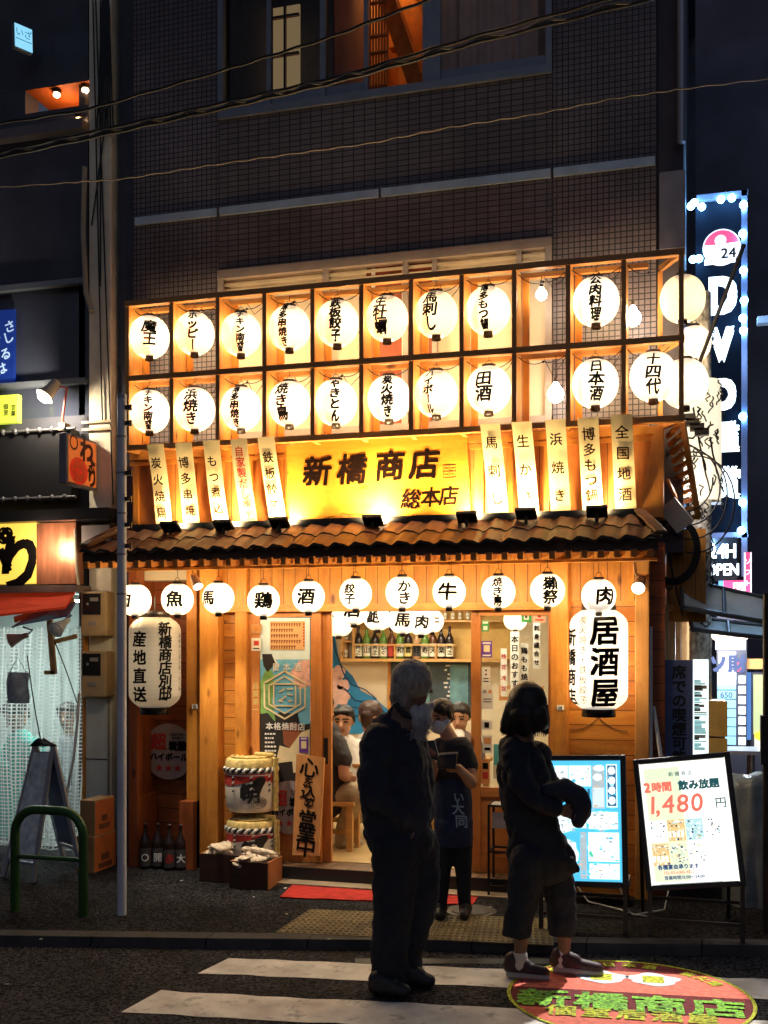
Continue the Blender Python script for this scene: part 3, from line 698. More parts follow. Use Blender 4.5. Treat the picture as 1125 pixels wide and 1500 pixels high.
# bare bulbs in the three empty boxes, wiring
BULB = M('lit_bulb', (1,.85,.6), var=0, emit=(1,.86,.66), es=26); SOCK = M('bulb_socket', (.04,.035,.03), .5, var=0)
for px, py, r, zt_, lab in ((793,432,8,4.46,'bare glowing bulb on a cord in the upper empty box of the rack'),(814,578,12,3.89,'bare glowing bulb in the lower empty box of the rack'),(927,466,12,4.46,'bare glowing bulb in the upper right box near the rack corner')):
    c = W(px, py, -.03); rr = r*SZ(px, -.03); b = thing('bulb', lab, 'light bulb', c, 'bare bulbs in the rack')
    MB().lathe([(rr*.25,rr*1.5),(rr*.45,rr*1.1),(rr*.9,rr*.5),(rr,0),(rr*.85,-rr*.55),(rr*.4,-rr*.92),(.0005,-rr)], c, 18, close=False).build('glass_bulb', BULB, b)
    mb = MB(); mb.cone(c+V((0,0,rr*1.3)), c+V((0,0,rr*1.3+.045)), .013, .011); mb.tube([c+V((0,0,rr*1.3+.04)), V((c.x, c.y, zt_))], .003, 5); mb.build('socket', SOCK, b)
mb = MB()
for i, (a, b) in enumerate(zip(cells, cells[1:]+[985])):
    for k, z in enumerate((RZ[2], RZ[1])):
        p = V((X(a,YR0)+.02, -.11, z-.03)); q = V((X(b,YR0)-.02, -.11, z-.03)); m_ = (p+q)/2+V((0,.03,-.055+.02*((i+k)%2)))
        mb.tube(cord(p, m_, .03, 6), .0035, 5); mb.tube(cord(m_, q, .025, 6), .0035, 5); mb.ball(m_, .010, 8, 6)
        if random.random() < .6:
            s = q+V((0,.01,0)); mb.tube([s, s+V((-.03,0,-.06)), s+V((-.10,0,-.10-.05*random.random())), s+V((-.16,0,-.02))], .003, 5)
tag(mb.build('lantern_wiring', CABLE), 'black flex looping from lantern to lantern under the rack rails', 'cable')

# ---------------------------------------------------------------- hanging menu strips, big board, floodlights
STRIP = M('banner_cloth', (.76,.64,.36), .8, var=.08, scale=4)
BL = [('炭火焼鳥',227,242,651,778,26,1.55),('博多串焼',267,283,648,777,26,1.5),('もつ煮込',308,325,645,775,25.5,1.5),('自家製だし巻き',349,366,643,773,25.5,.78),('鉄板餃子',390,407,640,770,26,1.5),
      ('馬刺し',718,731,621,758,29,2.35),('生かき',764,776,618,757,29,2.35),('浜焼き',813,822,614,755,29,2.35),('博多もつ鍋',861,869,611,751,30,1.25),('全国地酒',910,917,607,750,31,1.62)]
for i, (tx, xt, xb, yt, yb_, wpx, pt) in enumerate(BL):
    p = W(xt, yt, -.235); q = W(xb, yb_, -.06); w = wpx*SZ(xt, -.235)
    side = ('left of the big board', 'right of the big board')[i > 4]
    root = thing('menu_banner', f'hanging strip lettered {tx}, {["first","second","third","fourth","fifth"][i%5]} of the five {side}', 'banner', p, 'menu strips on the sign wall')
    mb = MB(); n = 10; vs = []
    for k in range(n+1):
        t_ = k/n; c = p+(q-p)*t_+V((0, .012*sin(t_*pi*1.3+i), 0))
        vs += [c+V((-w/2,0,0)), c+V((w/2,0,0)), c+V((w/2,.006,0)), c+V((-w/2,.006,0))]
    fs = []
    for k in range(n):
        a = 4*k
        for e in range(4): fs.append((a+e, a+(e+1)%4, a+4+(e+1)%4, a+4+e))
    mb.add(vs, fs+[(0,3,2,1),(4*n,4*n+1,4*n+2,4*n+3)]); mb.build('cloth', STRIP, root)
    ax = (p-q).normalized(); mid = (p+q)/2+V((0,-.019,0)); s = w*.66 if pt > 1 else w*.6
    mb = MB(); write(mb, tx, flat(mid, (1,0,0), ax), s, True, bold=.016, pitch=s*(pt if pt > 1 else 1.12)*( .92), mi=0, fine=False, jitter=.03)
    mb.build('lettering', [INKR if i == 3 else M('brush_brown', (.022,.009,.004), .9, var=0, spec=.05)], root)
YB = -.055
S = thing('shop_signboard', 'wide slab of golden live-edge timber lettered 新橋商店 over the tiled eave', 'signboard', W(555,700,YB))
topl = [(418,652),(440,648),(462,646),(490,641),(520,637),(548,638),(580,640),(620,638),(655,636),(684,634)]
botl = [(690,757),(664,762),(640,757),(612,754),(585,760),(560,757),(530,754),(500,752),(470,762),(447,766),(424,770)]
pts = [W(a, b, YB) for a, b in topl+botl]
mb = MB(); mb.prism([(p.x, p.z) for p in pts], YB, YB+.05)
mb.build('slab', wood('golden_slab', (.50,.20,.016), (.70,.33,.034), 'x', .5, rough=.35), S, bevel=.008)
mb = MB(); bm_ = lambda px, py: flat(W(px, py, YB-.004))
for ch, px, py, s in (('新',465,690,46),('橋',516,687,46),('商',571,682,46),('店',622,679,48),('総',602,731,31),('本',631,728,31),('店',658,726,31)):
    write(mb, ch, bm_(px, py), s*SZ(px, YB), bold=.024 if s > 40 else .017, shear=.12, jitter=.04)
mb.build('lettering', M('burnt_letters', (.008,.003,.002), .9, var=0, spec=.05), S)
mb = MB(); c = W(659,691,YB-.003); h = .045
for a, b in (((-h,-h),(h,-h)),((h,-h),(h,h)),((h,h),(-h,h)),((-h,h),(-h,-h)),((0,-h),(0,h)),((-h,0),(h,0))): mb.bar(c+V((a[0],0,a[1])), c+V((b[0],0,b[1])), .004, .003, up=(0,1,0))
for a in (-.022,.022):
    for b in (-.022,.022): mb.bar(c+V((a-.012,0,b)), c+V((a+.012,0,b)), .004, .003, up=(0,1,0))
mb.build('seal', M('seal_brown', (.30,.10,.02), .7, var=0), S)
mb = MB()
for px, py in ((455,641),(674,630)): c = W(px, py, YB-.01); mb.box((c.x-.03, YB-.02, c.z-.016), (c.x+.03, YB-.004, c.z+.012))
build_each(mb, 'bracket', STEEL, S)
FLM = M('floodlight_black', (.014,.014,.016), .35, var=0); FLE = M('floodlight_lens', (1,.9,.7), var=0, emit=(1,.85,.55), es=8)
for i, (px, py) in enumerate(((248,777),(326,775),(408,771),(545,768),(683,763),(770,758),(874,755))):
    p = W(px, py, -.24); root = thing('floodlight', f'small black floodlight on the eave ridge, {["leftmost","second from left","third from left","the middle one under the signboard","third from right","second from right","rightmost"][i]}', 'floodlight', p, 'floodlights on the eave')
    mb = MB(); ang = radians(38); u = V((0, .80, -.60)); n_ = V((0, .60, .80))
    hw, hl, th_ = .072, .05, .03
    c = p+V((0,.02,.03)); mb.bar(c-u*hl, c+u*hl, hw*2, th_, up=n_)
    for k in range(9): x = -hw+.012+k*(2*hw-.024)/8; mb.bar(c+V((x,0,0))-u*hl*.9-n_*th_*.5, c+V((x,0,0))+u*hl*.9-n_*th_*.5, .004, .016, up=n_)
    mb.build('housing', FLM, root, bevel=.004)
    MB().bar(c+n_*(th_/2+.001)-u*hl*.75, c+n_*(th_/2+.001)+u*hl*.75, hw*1.7, .004, up=n_).build('lens', FLE, root)
    mb = MB(); mb.box((c.x-.012, c.y-.01, c.z-.075), (c.x+.012, c.y+.01, c.z-.01)); mb.build('bracket', FLM, root)
    L = bpy.data.lights.new('floodlight_lamp', 'AREA'); L.shape = 'RECTANGLE'; L.size = .11; L.size_y = .07; L.energy = (3.6,5.5,9,20,12,6.5,4.6)[i]; L.color = (1,.68,.32); L.spread = radians(150)
    lo = bpy.data.objects.new('floodlight_lamp', L); COL.objects.link(lo); lo.parent = root
    lo.location = (c+n_*(th_/2+.012))-p; lo.rotation_euler = V((0,.66,.75)).to_track_quat('-Z','Y').to_euler()

# ---------------------------------------------------------------- row of small lanterns under the eave
SM = [(198,879,23.5,'肉',-.75,.9),(260,878,23.5,'魚',-.20,.95),(320,876,23,'馬',-.75,.9),(386,880,23.5,'鶏',.0,1.0),(452,874,23.5,'酒',-.18,1.0),(521,870,23.5,'餃子',-.40,.62),
      (589,868,24,'かき',.15,.72),(658,867,24,'牛',-.12,1.05),(730,867,24.5,'焼き鳥',-.05,.56),(802,865,25,'獺祭',.18,.80),(877,873,25,'肉',.40,1.0)]
for i, (px, py, r, tx, yw, ts) in enumerate(SM):
    root = lantern(px, py, r, -.40, f'small round white lantern lettered {tx} under the eave, '+['leftmost, beside the drainpipe','second from left','third from left, lettering turned to the left','fourth from left','fifth from left','sixth from left, with a thin drawn circle','middle of the row, turned right','fourth from right','third from right','second from right','rightmost, above the tall lit lantern'][i], 'small lanterns under the eave', tx, P_SMALL, rz=.98, yaw=yw, tsize=ts, hang=.11, watts=9.5)
# ---------------------------------------------------------------- two tall cylinder lanterns
def tall(px, py, wpx, hpx, y, label, mat, cols, watts=0):
    c = W(px, py, y); r = wpx/2*SZ(px, y); hh = hpx/2*SZ(px, y); root = thing('tall_lantern', label, 'lantern', c)
    prof = []; n = 46
    for j in range(n+1):
        z = -hh+2*hh*j/n; e = max(0, (abs(z)-(hh-.11))/.11); rr = r*(1-.42*e**2.4)*(1+.006*cos(j*pi)); prof.append((rr, z))
    MB().lathe(prof, c, 40, close=False).build('shade', mat, root)
    rb = prof[0][0]
    if watts: inner_lamp(root, c+V((0,0,-.12)), watts/2); inner_lamp(root, c+V((0,0,.12)), watts/2)
    MB().lathe([(rb*.98,-hh+.004),(rb*1.02,-hh-.055),(rb*.8,-hh-.055),(rb*.8,-hh)], c, 28, close=False).build('bottom_ring', M('lacquer_black', (.018,.017,.02), .2, var=0), root)
    MB().lathe([(rb*.3,hh),(rb*1.02,hh-.004),(rb*1.02,hh+.05),(rb*.3,hh+.05)], c, 28).build('top_cap', CAPM, root)
    mb = MB(); mb.tube([c+V((0,0,hh+.05)), c+V((0,0,hh+.16))], .006); mb.build('hanger', WIRE, root)
    ph0 = atan2(-D-c.y, -c.x)
    mb = MB()
    for tx, a0, s, zo, pt, bo in cols:
        def f(u, v, a0=a0, zo=zo):
            z = max(-hh*.97, min(hh*.97, v+zo)); e = max(0, (abs(z)-(hh-.11))/.11); rad = r*(1-.42*e**2.4)*1.010+.003
            return (c.x+rad*cos(ph0+a0+u/r), c.y+rad*sin(ph0+a0+u/r), c.z+z)
        write(mb, tx, f, s, True, bold=bo, pitch=s*pt, sx=1.0, fine=True, shear=.06, jitter=.03)
    mb.build('lettering', INK, root)
    return root
k = SZ(226,-.25)
tall(227,970,75,131,-.25,'tall cream paper lantern, unlit, lettered 新橋商店別邸, hanging left of the door', lit_paper('unlit_paper_glow', (1,.80,.52), .10, .16, .3),  # unlit shade given a faint glow of its own
     [('新橋商店別邸', .40, .107, .01, .92, .03),('産地直送', -.62, .122, -.03, 1.14, .03),('海鮮炭火焼き鳥・もつ鍋', 1.15, .036, 0, 1.12, .004)])
tall(877,966,84,144,-.25,'tall glowing white lantern lettered 居酒屋, hanging right of the door', lit_paper('lit_paper_tall', (1,.94,.82), .36, .64, .36),
     [('居酒屋', .22, .205, -.01, 1.02, .03),('炭火焼き・鉄板餃子', -.55, .060, .0, 1.12, .004),('新橋商店', -1.15, .12, -.05, 1.12, .03)], 14)
# wires under the tall lanterns
for px, py, y_, w_ in ((226,1052,.32,'left'),(877,1051,.03,'right')):
    mb = MB(); p = W(px, py, y_)
    for s_ in (-1, 1): mb.tube(cord(p, p+V((s_*.2,0,-.09)), .03, 8), .003, 5)
    tag(mb.build('guy_wire', CABLE), f'thin dark wire below the tall lantern {w_} of the door', 'wire')
# ---------------------------------------------------------------- sliding doors
YD = .03; zg = Zz(420,1152,YD); zg2 = Zz(755,1155,YD); zr = Zz(755,1169,YD)
DW = wood('door_timber', (.38,.13,.028), (.60,.23,.055), 'z', .8); DWX = wood('door_rail_timber', (.38,.13,.028), (.60,.23,.055), 'x', .8)
def rect(mb, a, b, y0, y1, z0, z1, mi=0): mb.box((X(a, y0), y0, z0), (X(b, y0), y1, z1), mi)
mb = MB()
for a, b in ((362,380),(455,470)): rect(mb, a, b, YD, YD+.04, ZF, 2.085)
D1 = mb.build('sliding_door', DW, B, bevel=.003)
mb = MB(); rect(mb, 380.3, 454.7, YD+.002, YD+.038, ZF, zg); rect(mb, 380.3, 454.7, YD+.002, YD+.038, 2.045, 2.085); build_each(mb, 'door_panel', DWX, D1)
mb = MB(); mb.quad(*[(X(a,YD+.02), YD+.02, z) for a, z in ((380,zg),(455,zg),(455,2.045),(380,2.045))]); mb.build('glass', GLASS, D1)
mb = MB(); rect(mb, 470.5, 485, YD+.05, YD+.09, ZF, 2.085); D2 = mb.build('sliding_door', DW, B, bevel=.003)
mb = MB(); c = W(477.5,1100,YD+.05); mb.box((c.x-.018, c.y-.006, c.z-.10), (c.x+.018, c.y-.001, c.z+.10)); mb.build('handle', BLACK, D2, bevel=.004)
mb = MB()
for a, b in ((690,704),(803,806.5)): rect(mb, a, b, YD, YD+.04, ZF, 2.085)
D3 = mb.build('sliding_door', DW, B, bevel=.003)
mb = MB(); rect(mb, 704.3, 802.7, YD+.002, YD+.038, zr, zg2); rect(mb, 704.3, 802.7, YD+.012, YD+.03, ZF, zr); rect(mb, 704.3, 802.7, YD+.002, YD+.04, ZF, ZF+.12); rect(mb, 704.3, 802.7, YD+.002, YD+.038, 2.045, 2.085); build_each(mb, 'door_panel', DWX, D3)
mb = MB(); mb.quad(*[(X(a,YD+.02), YD+.02, z) for a, z in ((704,zg2),(803,zg2),(803,2.045),(704,2.045))]); mb.build('glass', GLASS, D3)
# stickers on the right glass
def sheet(mb, cx, cy, w, h, y, mi=0, th=.002): 
    c = W(cx, cy, y); s = SZ(cx, y); mb.box((c.x-w*s/2, y-th, c.z-h*s/2), (c.x+w*s/2, y, c.z+h*s/2), mi)
PAPER = M('notice_paper', (.70,.66,.58), .8, var=.06); GRN = M('sticker_green', (.03,.28,.08), .5, var=0); PUR = M('sticker_purple', (.12,.04,.30), .5, var=0)
ORG = M('print_orange', (.62,.26,.08), .7, var=.1); GREYP = M('print_grey', (.30,.28,.26), .7, var=0); CRM = M('print_cream', (.74,.62,.38), .7, var=.1)
ys = YD+.015
def sticker(name, cx, cy, w, h, m, inner=(), y=None, parent=None):
    mb = MB(); yy = ys if y is None else y; sheet(mb, cx, cy, w, h, yy); mats = [m]
    for a, b, w2, h2, m2 in inner:
        if m2 not in mats: mats.append(m2)
        sheet(mb, cx+a, cy+b, w2, h2, yy-.002, mats.index(m2), .0012)
    return mb.build(name, mats, parent)
sticker('sticker', 711,917,10,16, GRN, [(0,3,6,6,PAPER),(0,-5,8,3,WHITE)], parent=D3)
sticker('sticker', 713,951,16,24, PUR, [(0,-1,9,10,CRM),(0,-9,12,2,WHITE),(0,9,12,2,WHITE)], parent=D3)
sticker('sticker', 771,904,15,15, GRN, [(0,0,7,7,WHITE),(0,0,3.5,3.5,GRN)], parent=D3)
sticker('sticker', 790,904,20,17, M('print_pink', (.66,.42,.34), .7, var=.1), [(0,-2,5,5,INKR),(0,4,12,2,INKR)], parent=D3)
for cx, cy, w, h, inner in ((712,990,12,26,[(0,-8,2.5,2.5,INK),(0,-2,2.5,2.5,INK),(0,4,8,1.5,INK),(0,8,8,1.5,INK)]),(714,1022,17,34,[(-4,-9,5,5,GREYP),(4,-9,5,5,ORG),(0,2,12,1.2,INK),(0,6,12,1.2,INK)]),
                            (713,1062,16,14,[(0,0,7,8,INK)]),(714,1090,14,26,[(0,-5,10,9,ORG),(0,7,9,4,INK)])):
    sticker('notice', cx, cy, w, h, PAPER, inner, parent=D3)
sticker('notice', 711,1130,13,36, ORG, [(0,-8,8,9,INK),(0,6,8,10,INKR)], parent=D3); sticker('notice', 727,1115,8,50, M('print_teal', (.10,.40,.38), .6, var=.1), [(0,15,6,18,CRM)], parent=D3)
# notices beside the left door and the printed glass poster
sticker('sticker', 375.5,944,15,19, PAPER, [(0,-2,8,7,INKR),(0,6,10,1.5,INK)], y=YD-.002, parent=D1)
sticker('sticker', 375.5,921,16,14, M('sticker_brown', (.45,.22,.08), .6, var=.1), [(0,0,9,6,POST)], y=YD-.002, parent=D1)
mb = MB(); c = W(374.5,1022,YD-.002); write(mb, '品質第一', flat(c, (1,0,0)), .052, True, bold=.01, pitch=.062); mb.build('lettering', M('gold_letter', (.62,.46,.16), .5, var=0), D1)
def pz(px, py, y=ys): p = W(px, py, y); return (p.x, p.z)
PO = MB()
PO.prism([pz(*p) for p in ((381,965),(454,965),(454,1120),(381,1120))], ys-.001, ys+.003, 0)
def poly(pts, mi, dy): PO.prism([pz(*p) for p in pts], ys-.001-dy, ys-.0005-dy+.0003, mi)
poly([(381,905),(454,905),(454,966),(381,966)], 7, .0002)  # washed-out haze at the glass top, painted as a pale panel
poly([(381,1000),(392,975),(402,990),(398,1040),(381,1052)], 1, .001); poly([(388,1040),(400,1030),(408,1080),(394,1100),(386,1085)], 1, .0012)
poly([(425,985),(438,968),(454,966),(454,1005),(438,1010)], 2, .001); poly([(400,962),(410,975),(400,985)], 6, .001); poly([(384,958),(398,958),(404,972),(392,985),(386,975)], 4, .0012)
poly([(381,1046),(392,1044),(402,1056),(420,1052),(436,1044),(440,1062),(454,1060),(454,1150),(381,1150)], 4, .002)
poly([(414,1062),(428,1052),(440,1066),(440,1088),(428,1098),(416,1090)], 5, .003); poly([(410,1092),(424,1096),(442,1072),(454,1068),(454,1112),(404,1118)], 3, .0035)
poly([(402,1046),(412,1043),(432,1046),(437,1056),(414,1062),(404,1056)], 4, .004); poly([(428,1110),(446,1102),(452,1128),(430,1132)], 3, .0045)
cx, cy = 417, 1018
for r, w in ((35,3.2),(27,2.4)):
    for k in range(6):
        a0, a1 = pi/2+k*pi/3, pi/2+(k+1)*pi/3
        p = W(cx+cos(a0)*r*.98, cy-sin(a0)*r, ys-.007); q = W(cx+cos(a1)*r*.98, cy-sin(a1)*r, ys-.007)
        PO.bar(p, q, .0042*w, .002, up=(0,1,0), mi=3)
for a, b in (((-16,-16),(16,-16)),((16,-16),(16,16)),((16,16),(-16,16)),((-16,16),(-16,-16)),((-8,-4),(0,-9)),((3,-8),(12,-9)),((4,-1),(12,0)),((-6,8),(2,2)),((-9,8),(-2,10)),((5,9),(11,8))):
    p = W(cx+a[0], cy+a[1], ys-.007); q = W(cx+b[0], cy+b[1], ys-.007); PO.bar(p, q, .011, .002, up=(0,1,0), mi=3)
c = W(418,1064,ys-.008); write(PO, '本格焼酎店', flat(c), .062, bold=.016, mi=6, pitch=.066)
c = W(420,977,ys-.008); write(PO, '日本酒', flat(c), .066, bold=.01, mi=6, pitch=.09)
for r_ in range(8):
    z = 1075+r_*6.2; x = 388
    while x < 402: w = random.uniform(1.5,4); sheet(PO, x+w/2, z, w, 2.6, ys-.007, 6); x += w+1
sheet(PO, 445,1091,14,23, ys-.008, 8); sheet(PO, 445,1091,8,11, ys-.010, 3); sheet(PO, 445,1082,9,2, ys-.010, 6)
PO.build('glass_poster', [M('poster_sky', (.16,.46,.66), .6, var=.2), M('poster_green', (.20,.38,.10), .6, var=.35, scale=14), M('poster_coral', (.72,.40,.34), .6, var=.35, scale=22), CRM, M('poster_black', (.025,.022,.02), .5, var=.2), M('poster_face', (.30,.09,.04), .6, var=.2), WHITE, M('painted_haze', (.62,.74,.76), .5, var=.1), PUR], D1)
mb = MB(); sheet(mb, 421,931,54,42, ys-.004)
for r_ in range(5):
    n = (12,9,11,12,10)[r_]
    for k in range(n):
        sheet(mb, 398+k*3.7, 915+r_*8.2, 1.5, 5.2, ys-.006, 1); sheet(mb, 399.5+k*3.7, 914+r_*8.2, 1.2, 1.4, ys-.006, 1)
for k in range(8): sheet(mb, 445, 914+k*4.5, 2.2, 2.8, ys-.006, 2)
mb.build('menu_sheet', [M('menu_orange', (.62,.36,.16), .7, var=.08), M('menu_ink', (.22,.06,.02), .7, var=0), INKR], D1)
# ---------------------------------------------------------------- inside the shop: lamps, lanterns, shelf, bottles
TUBE = M('lit_ceiling_panel', (1,.93,.78), var=0, emit=(1,.90,.70), es=24)
for x, y, lab in ((-2.9,.95,'left one by the entrance'),(-1.55,.75,'right one behind the glass door'),(-2.5,2.4,'rear one before the bottle shelf')):
    r_ = thing('ceiling_light', f'flat warm white ceiling light inside the shop, {lab}', 'ceiling light', (x,y,ZC), 'ceiling lights in the shop')
    mb = MB(); mb.box((x-.32,y-.13,ZC-.035),(x+.32,y+.13,ZC-.001)); mb.build('housing', WHITE, r_); MB().box((x-.29,y-.10,ZC-.045),(x+.29,y+.10,ZC-.036)).build('diffuser', TUBE, r_)
INL = [(496,911,22,1.3,'酒',-.9,'half hidden at the left door stile'),(518,893,23,.7,'酒',-.1,'left end of the cluster hung over the entrance'),(553,903,21,1.1,'鮑',-.3,'second of the entrance cluster'),(574,899,21,.9,'かき',.15,'third of the entrance cluster'),(590,908,21,.75,'馬',.0,'middle of the entrance cluster'),
       (617,911,20,.85,'肉',.05,'right of the middle in the entrance cluster'),(633,910,17,1.5,'牛',.1,'right end of the entrance cluster')]
for px, py, r, y, tx, yw, lab in INL:
    lantern(px, py, r, y, f'white round lantern inside the shop lettered {tx}, {lab}', 'lanterns inside the shop', tx, P_SMALL, rz=.97, yaw=yw, tsize=.95 if len(tx) < 2 else .66, hang=.0, watts=5)
lantern(755,908,17,1.6,'plain round white lamp glowing behind the right glass door','lanterns inside the shop','',P_SMALL, rz=.9, hang=0, watts=5)
SHW = wood('shelf_timber', (.50,.26,.075), (.70,.40,.13), 'x', .8)
ysf = IY-.24
SH = thing('bottle_shelf', 'pale timber wall shelf packed with sake bottles above the mural and blackboard', 'shelf', W(600,967,ysf))
zb = Zz(600,965,ysf); zt2 = Zz(600,892,ysf); xa, xb_, xc = X(499,ysf), X(516,ysf), X(692,ysf)
mb = MB(); mb.box((xa, ysf, zb-.03), (xc+.35, IY-.001, zb)); mb.box((xa, ysf+.05, Zz(505,941,ysf)), (xb_, IY-.02, Zz(505,941,ysf)+.018)); build_each(mb, 'board', SHW, SH)
mb = MB(); mb.box((xb_, ysf, zb), (xb_+.018, IY-.001, zt2)); mb.box((xa, ysf, zb), (xa+.018, IY-.001, zt2)); mb.box((X(637,ysf),ysf,zb),(X(637,ysf)+.014,IY-.001,zb+.15)); mb.box((X(577,ysf),ysf,zb),(X(577,ysf)+.014,IY-.001,zb+.15)); build_each(mb, 'divider', SHW, SH)
mb = MB(); mb.box((xb_+.018, ysf-.004, zb+.135), (X(668,ysf), ysf+.012, zb+.15)); mb.box((xb_+.018, ysf+.03, Zz(660,911,ysf)), (xc+.35, IY-.03, Zz(660,911,ysf)+.018)); build_each(mb, 'rail', SHW, SH)
mb = MB(); mb.box((xb_, IY-.02, zb), (xc+.35, IY-.002, zt2)); mb.build('back_board', M('shelf_back', (.66,.42,.13), .7, var=.1), SH)
BG = {'black': M('bottle_black', (.02,.012,.012), .12, var=0), 'green': M('bottle_green', (.10,.20,.03), .12, var=0), 'brown': M('bottle_brown', (.09,.03,.012), .12, var=0), 'clear': M('bottle_clear', (.42,.25,.12), .15, var=0)}
LB = [M('label_cream', (.72,.68,.54), .7, var=.05), M('label_yellow', (.66,.55,.20), .7, var=0), M('label_red', (.50,.05,.035), .7, var=0), M('label_dark', (.05,.045,.045), .6, var=0)]
def bottle(c, h, kind, lab, label, group, txt='', name='sake_bottle', band=True, inkm=None):
    r = h*.128; b = thing(name, label, 'bottle', c, group)
    MB().lathe([(r*.9,0),(r,.02*h),(r,.56*h),(r*.93,.63*h),(r*.5,.74*h),(r*.33,.82*h),(r*.30,.95*h)], c, 18).build('glass', BG[kind], b)
    ph = atan2(-D-c[1], -c[0])
    MB().lathe([(r*1.015,.07*h),(r*1.015,.46*h)], c, 12, close=False, a0=ph-1.15, a1=ph+1.15).build('label', LB[lab], b)
    MB().lathe([(r*.33,.93*h),(r*.35,.93*h),(r*.35,h),(r*.05,h)], c, 12).build('cap', [M('cap_gold', (.35,.22,.08), .4, .5, var=0), M('cap_dark', (.05,.02,.02), .4, var=0)][kind == 'black'], b)
    if txt:
        mb = MB(); write(mb, txt, lambda u, v: (c[0]+r*1.04*cos(ph+u/r), c[1]+r*1.04*sin(ph+u/r), c[2]+.265*h+v), r*(1.2 if len(txt) > 1 else 1.6), True, bold=.02, pitch=r*1.2, fine=True)
        mb.build('lettering', inkm or INK, b)
    return b
row = [('black',0,'吟之'),('green',0,'山'),('black',0,'吟之'),('green',0,'しぐ'),('brown',2,''),('green',0,'和'),('black',1,'喜'),('clear',3,'好'),('green',0,'寿'),('brown',0,'天'),('black',0,'楽'),('black',0,'吟之')]
for i, (kd, lb, tx) in enumerate(row):
    px = 525+i*12.15; c = W(px, 965, ysf+.075); c.z = zb+.001
    o_ = ['first','second','third','fourth','fifth','sixth','seventh','eighth','ninth','tenth','eleventh','last'][i]
    bottle(c, .335, kd, lb, f'{kd if kd != "clear" else "clear glass"} sake bottle, {o_} from the left of the twelve on the long shelf', 'sake bottles on the long shelf', tx)
for i, (px, zz) in enumerate(((507,zb),(508,Zz(505,941,ysf)+.019))):
    c = W(px, 960, ysf+.10); c.z = zz+.001; bottle(c, .19, 'clear', 0, f'small clear bottle in the narrow shelf bay, {"lower" if i == 0 else "upper"} one', 'small bottles in the narrow bay', name='spirit_bottle', txt='い')
zz = Zz(660,911,ysf)+.019
for i in range(5):
    c = W(652+i*11, 905, ysf+.11); c.z = zz; bottle(c, .16, 'clear', 0, f'small round bottle with pale label, {["first","second","third","fourth","fifth"][i]} from left on the top shelf', 'small bottles on the top shelf', name='spirit_bottle', txt='一')
# hanging paper menus and screens behind the right glass door
mats = [PAPER, INK, INKR]
for i, (px, py, w, h, y, ch) in enumerate(((754,975,13,100,1.2,'本日のおすすめ'),(786,945,10,70,1.0,'刺身盛合せ'),(738,985,9,70,1.4,'枝豆冷奴'),(768,985,12,85,1.3,'鶏もも焼き鳥'))):
    mb = MB(); sheet(mb, px, py, w, h, y); c = W(px, py, y-.004); s = h*SZ(px, y)/len(ch)*.9; write(mb, ch, flat(c), min(s, w*SZ(px,y)*.85), True, bold=.02, pitch=s, mi=(1,1,2,1)[i])
    tag(mb.build('paper_menu', mats), f'long paper menu strip lettered {ch} hanging behind the right glass door', 'menu', 'paper menus inside')
for i, (px, py, w, h) in enumerate(((742,1015,22,22),(790,1020,14,30))):
    mb = MB(); sheet(mb, px, py, w, h, 1.6); sheet(mb, px, py, w*.6, h*.5, 1.596, 1); tag(mb.build('wall_notice', [ORG, CRM]), 'orange framed notice on the side wall seen through the right glass, '+('left one' if i == 0 else 'right one'), 'notice')
# benches, tables
TBL = wood('table_timber', (.40,.20,.06), (.58,.32,.11), 'x', .8)
def table(px, py, y, w, d, h, label, name='table', cat='table'):
    c = W(px, py, y); r_ = thing(name, label, cat, (c.x, y, ZF))
    MB().box((c.x-w/2, y-d/2, ZF+h-.035), (c.x+w/2, y+d/2, ZF+h)).build('top', TBL, r_, bevel=.004)
    for a in (-1,1):
        for b in (-1,1): MB().box((c.x+a*(w/2-.05)-.025, y+b*(d/2-.05)-.025, ZF), (c.x+a*(w/2-.05)+.025, y+b*(d/2-.05)+.025, ZF+h-.036)).build('leg', TBL, r_)
    MB().box((c.x-w/2+.05, y-.02, ZF+.12), (c.x+w/2-.05, y+.02, ZF+.16)).build('stretcher', TBL, r_)
    return r_
table(490,1180,.62,.42,.28,.40,'low timber stool under the man in the dark shirt','stool','stool')
table(512,1128,1.18,.62,.55,.66,'timber dining table in front of the man in the white shirt')
table(665,1130,1.55,.6,.5,.66,'timber dining table in front of the suited man')
# ---------------------------------------------------------------- things standing in front of the shop
RM = M('red_mat', (.42,.022,.014), .95, var=.25, scale=14, bump=.8)
mb = MB(); c = [G(442,1285,SW),G(716,1296,SW),G(692,1327,SW),G(410,1316,SW)]
n = 16; vs = []
for j in (0,1):
    for i in range(n+1):
        p = (c[0]+(c[1]-c[0])*i/n) if j == 0 else (c[3]+(c[2]-c[3])*i/n); vs.append(p+V((0,0,.010+.004*sin(i*1.7+j))))
mb.add(vs, [(i,i+1,n+2+i,n+1+i) for i in range(n)], 0, True); mb.slab([V(q)+V((0,0,.009)) for q in c][::-1], .008)
tag(mb.build('doormat', RM), 'large red doormat lying before the shop step', 'mat')
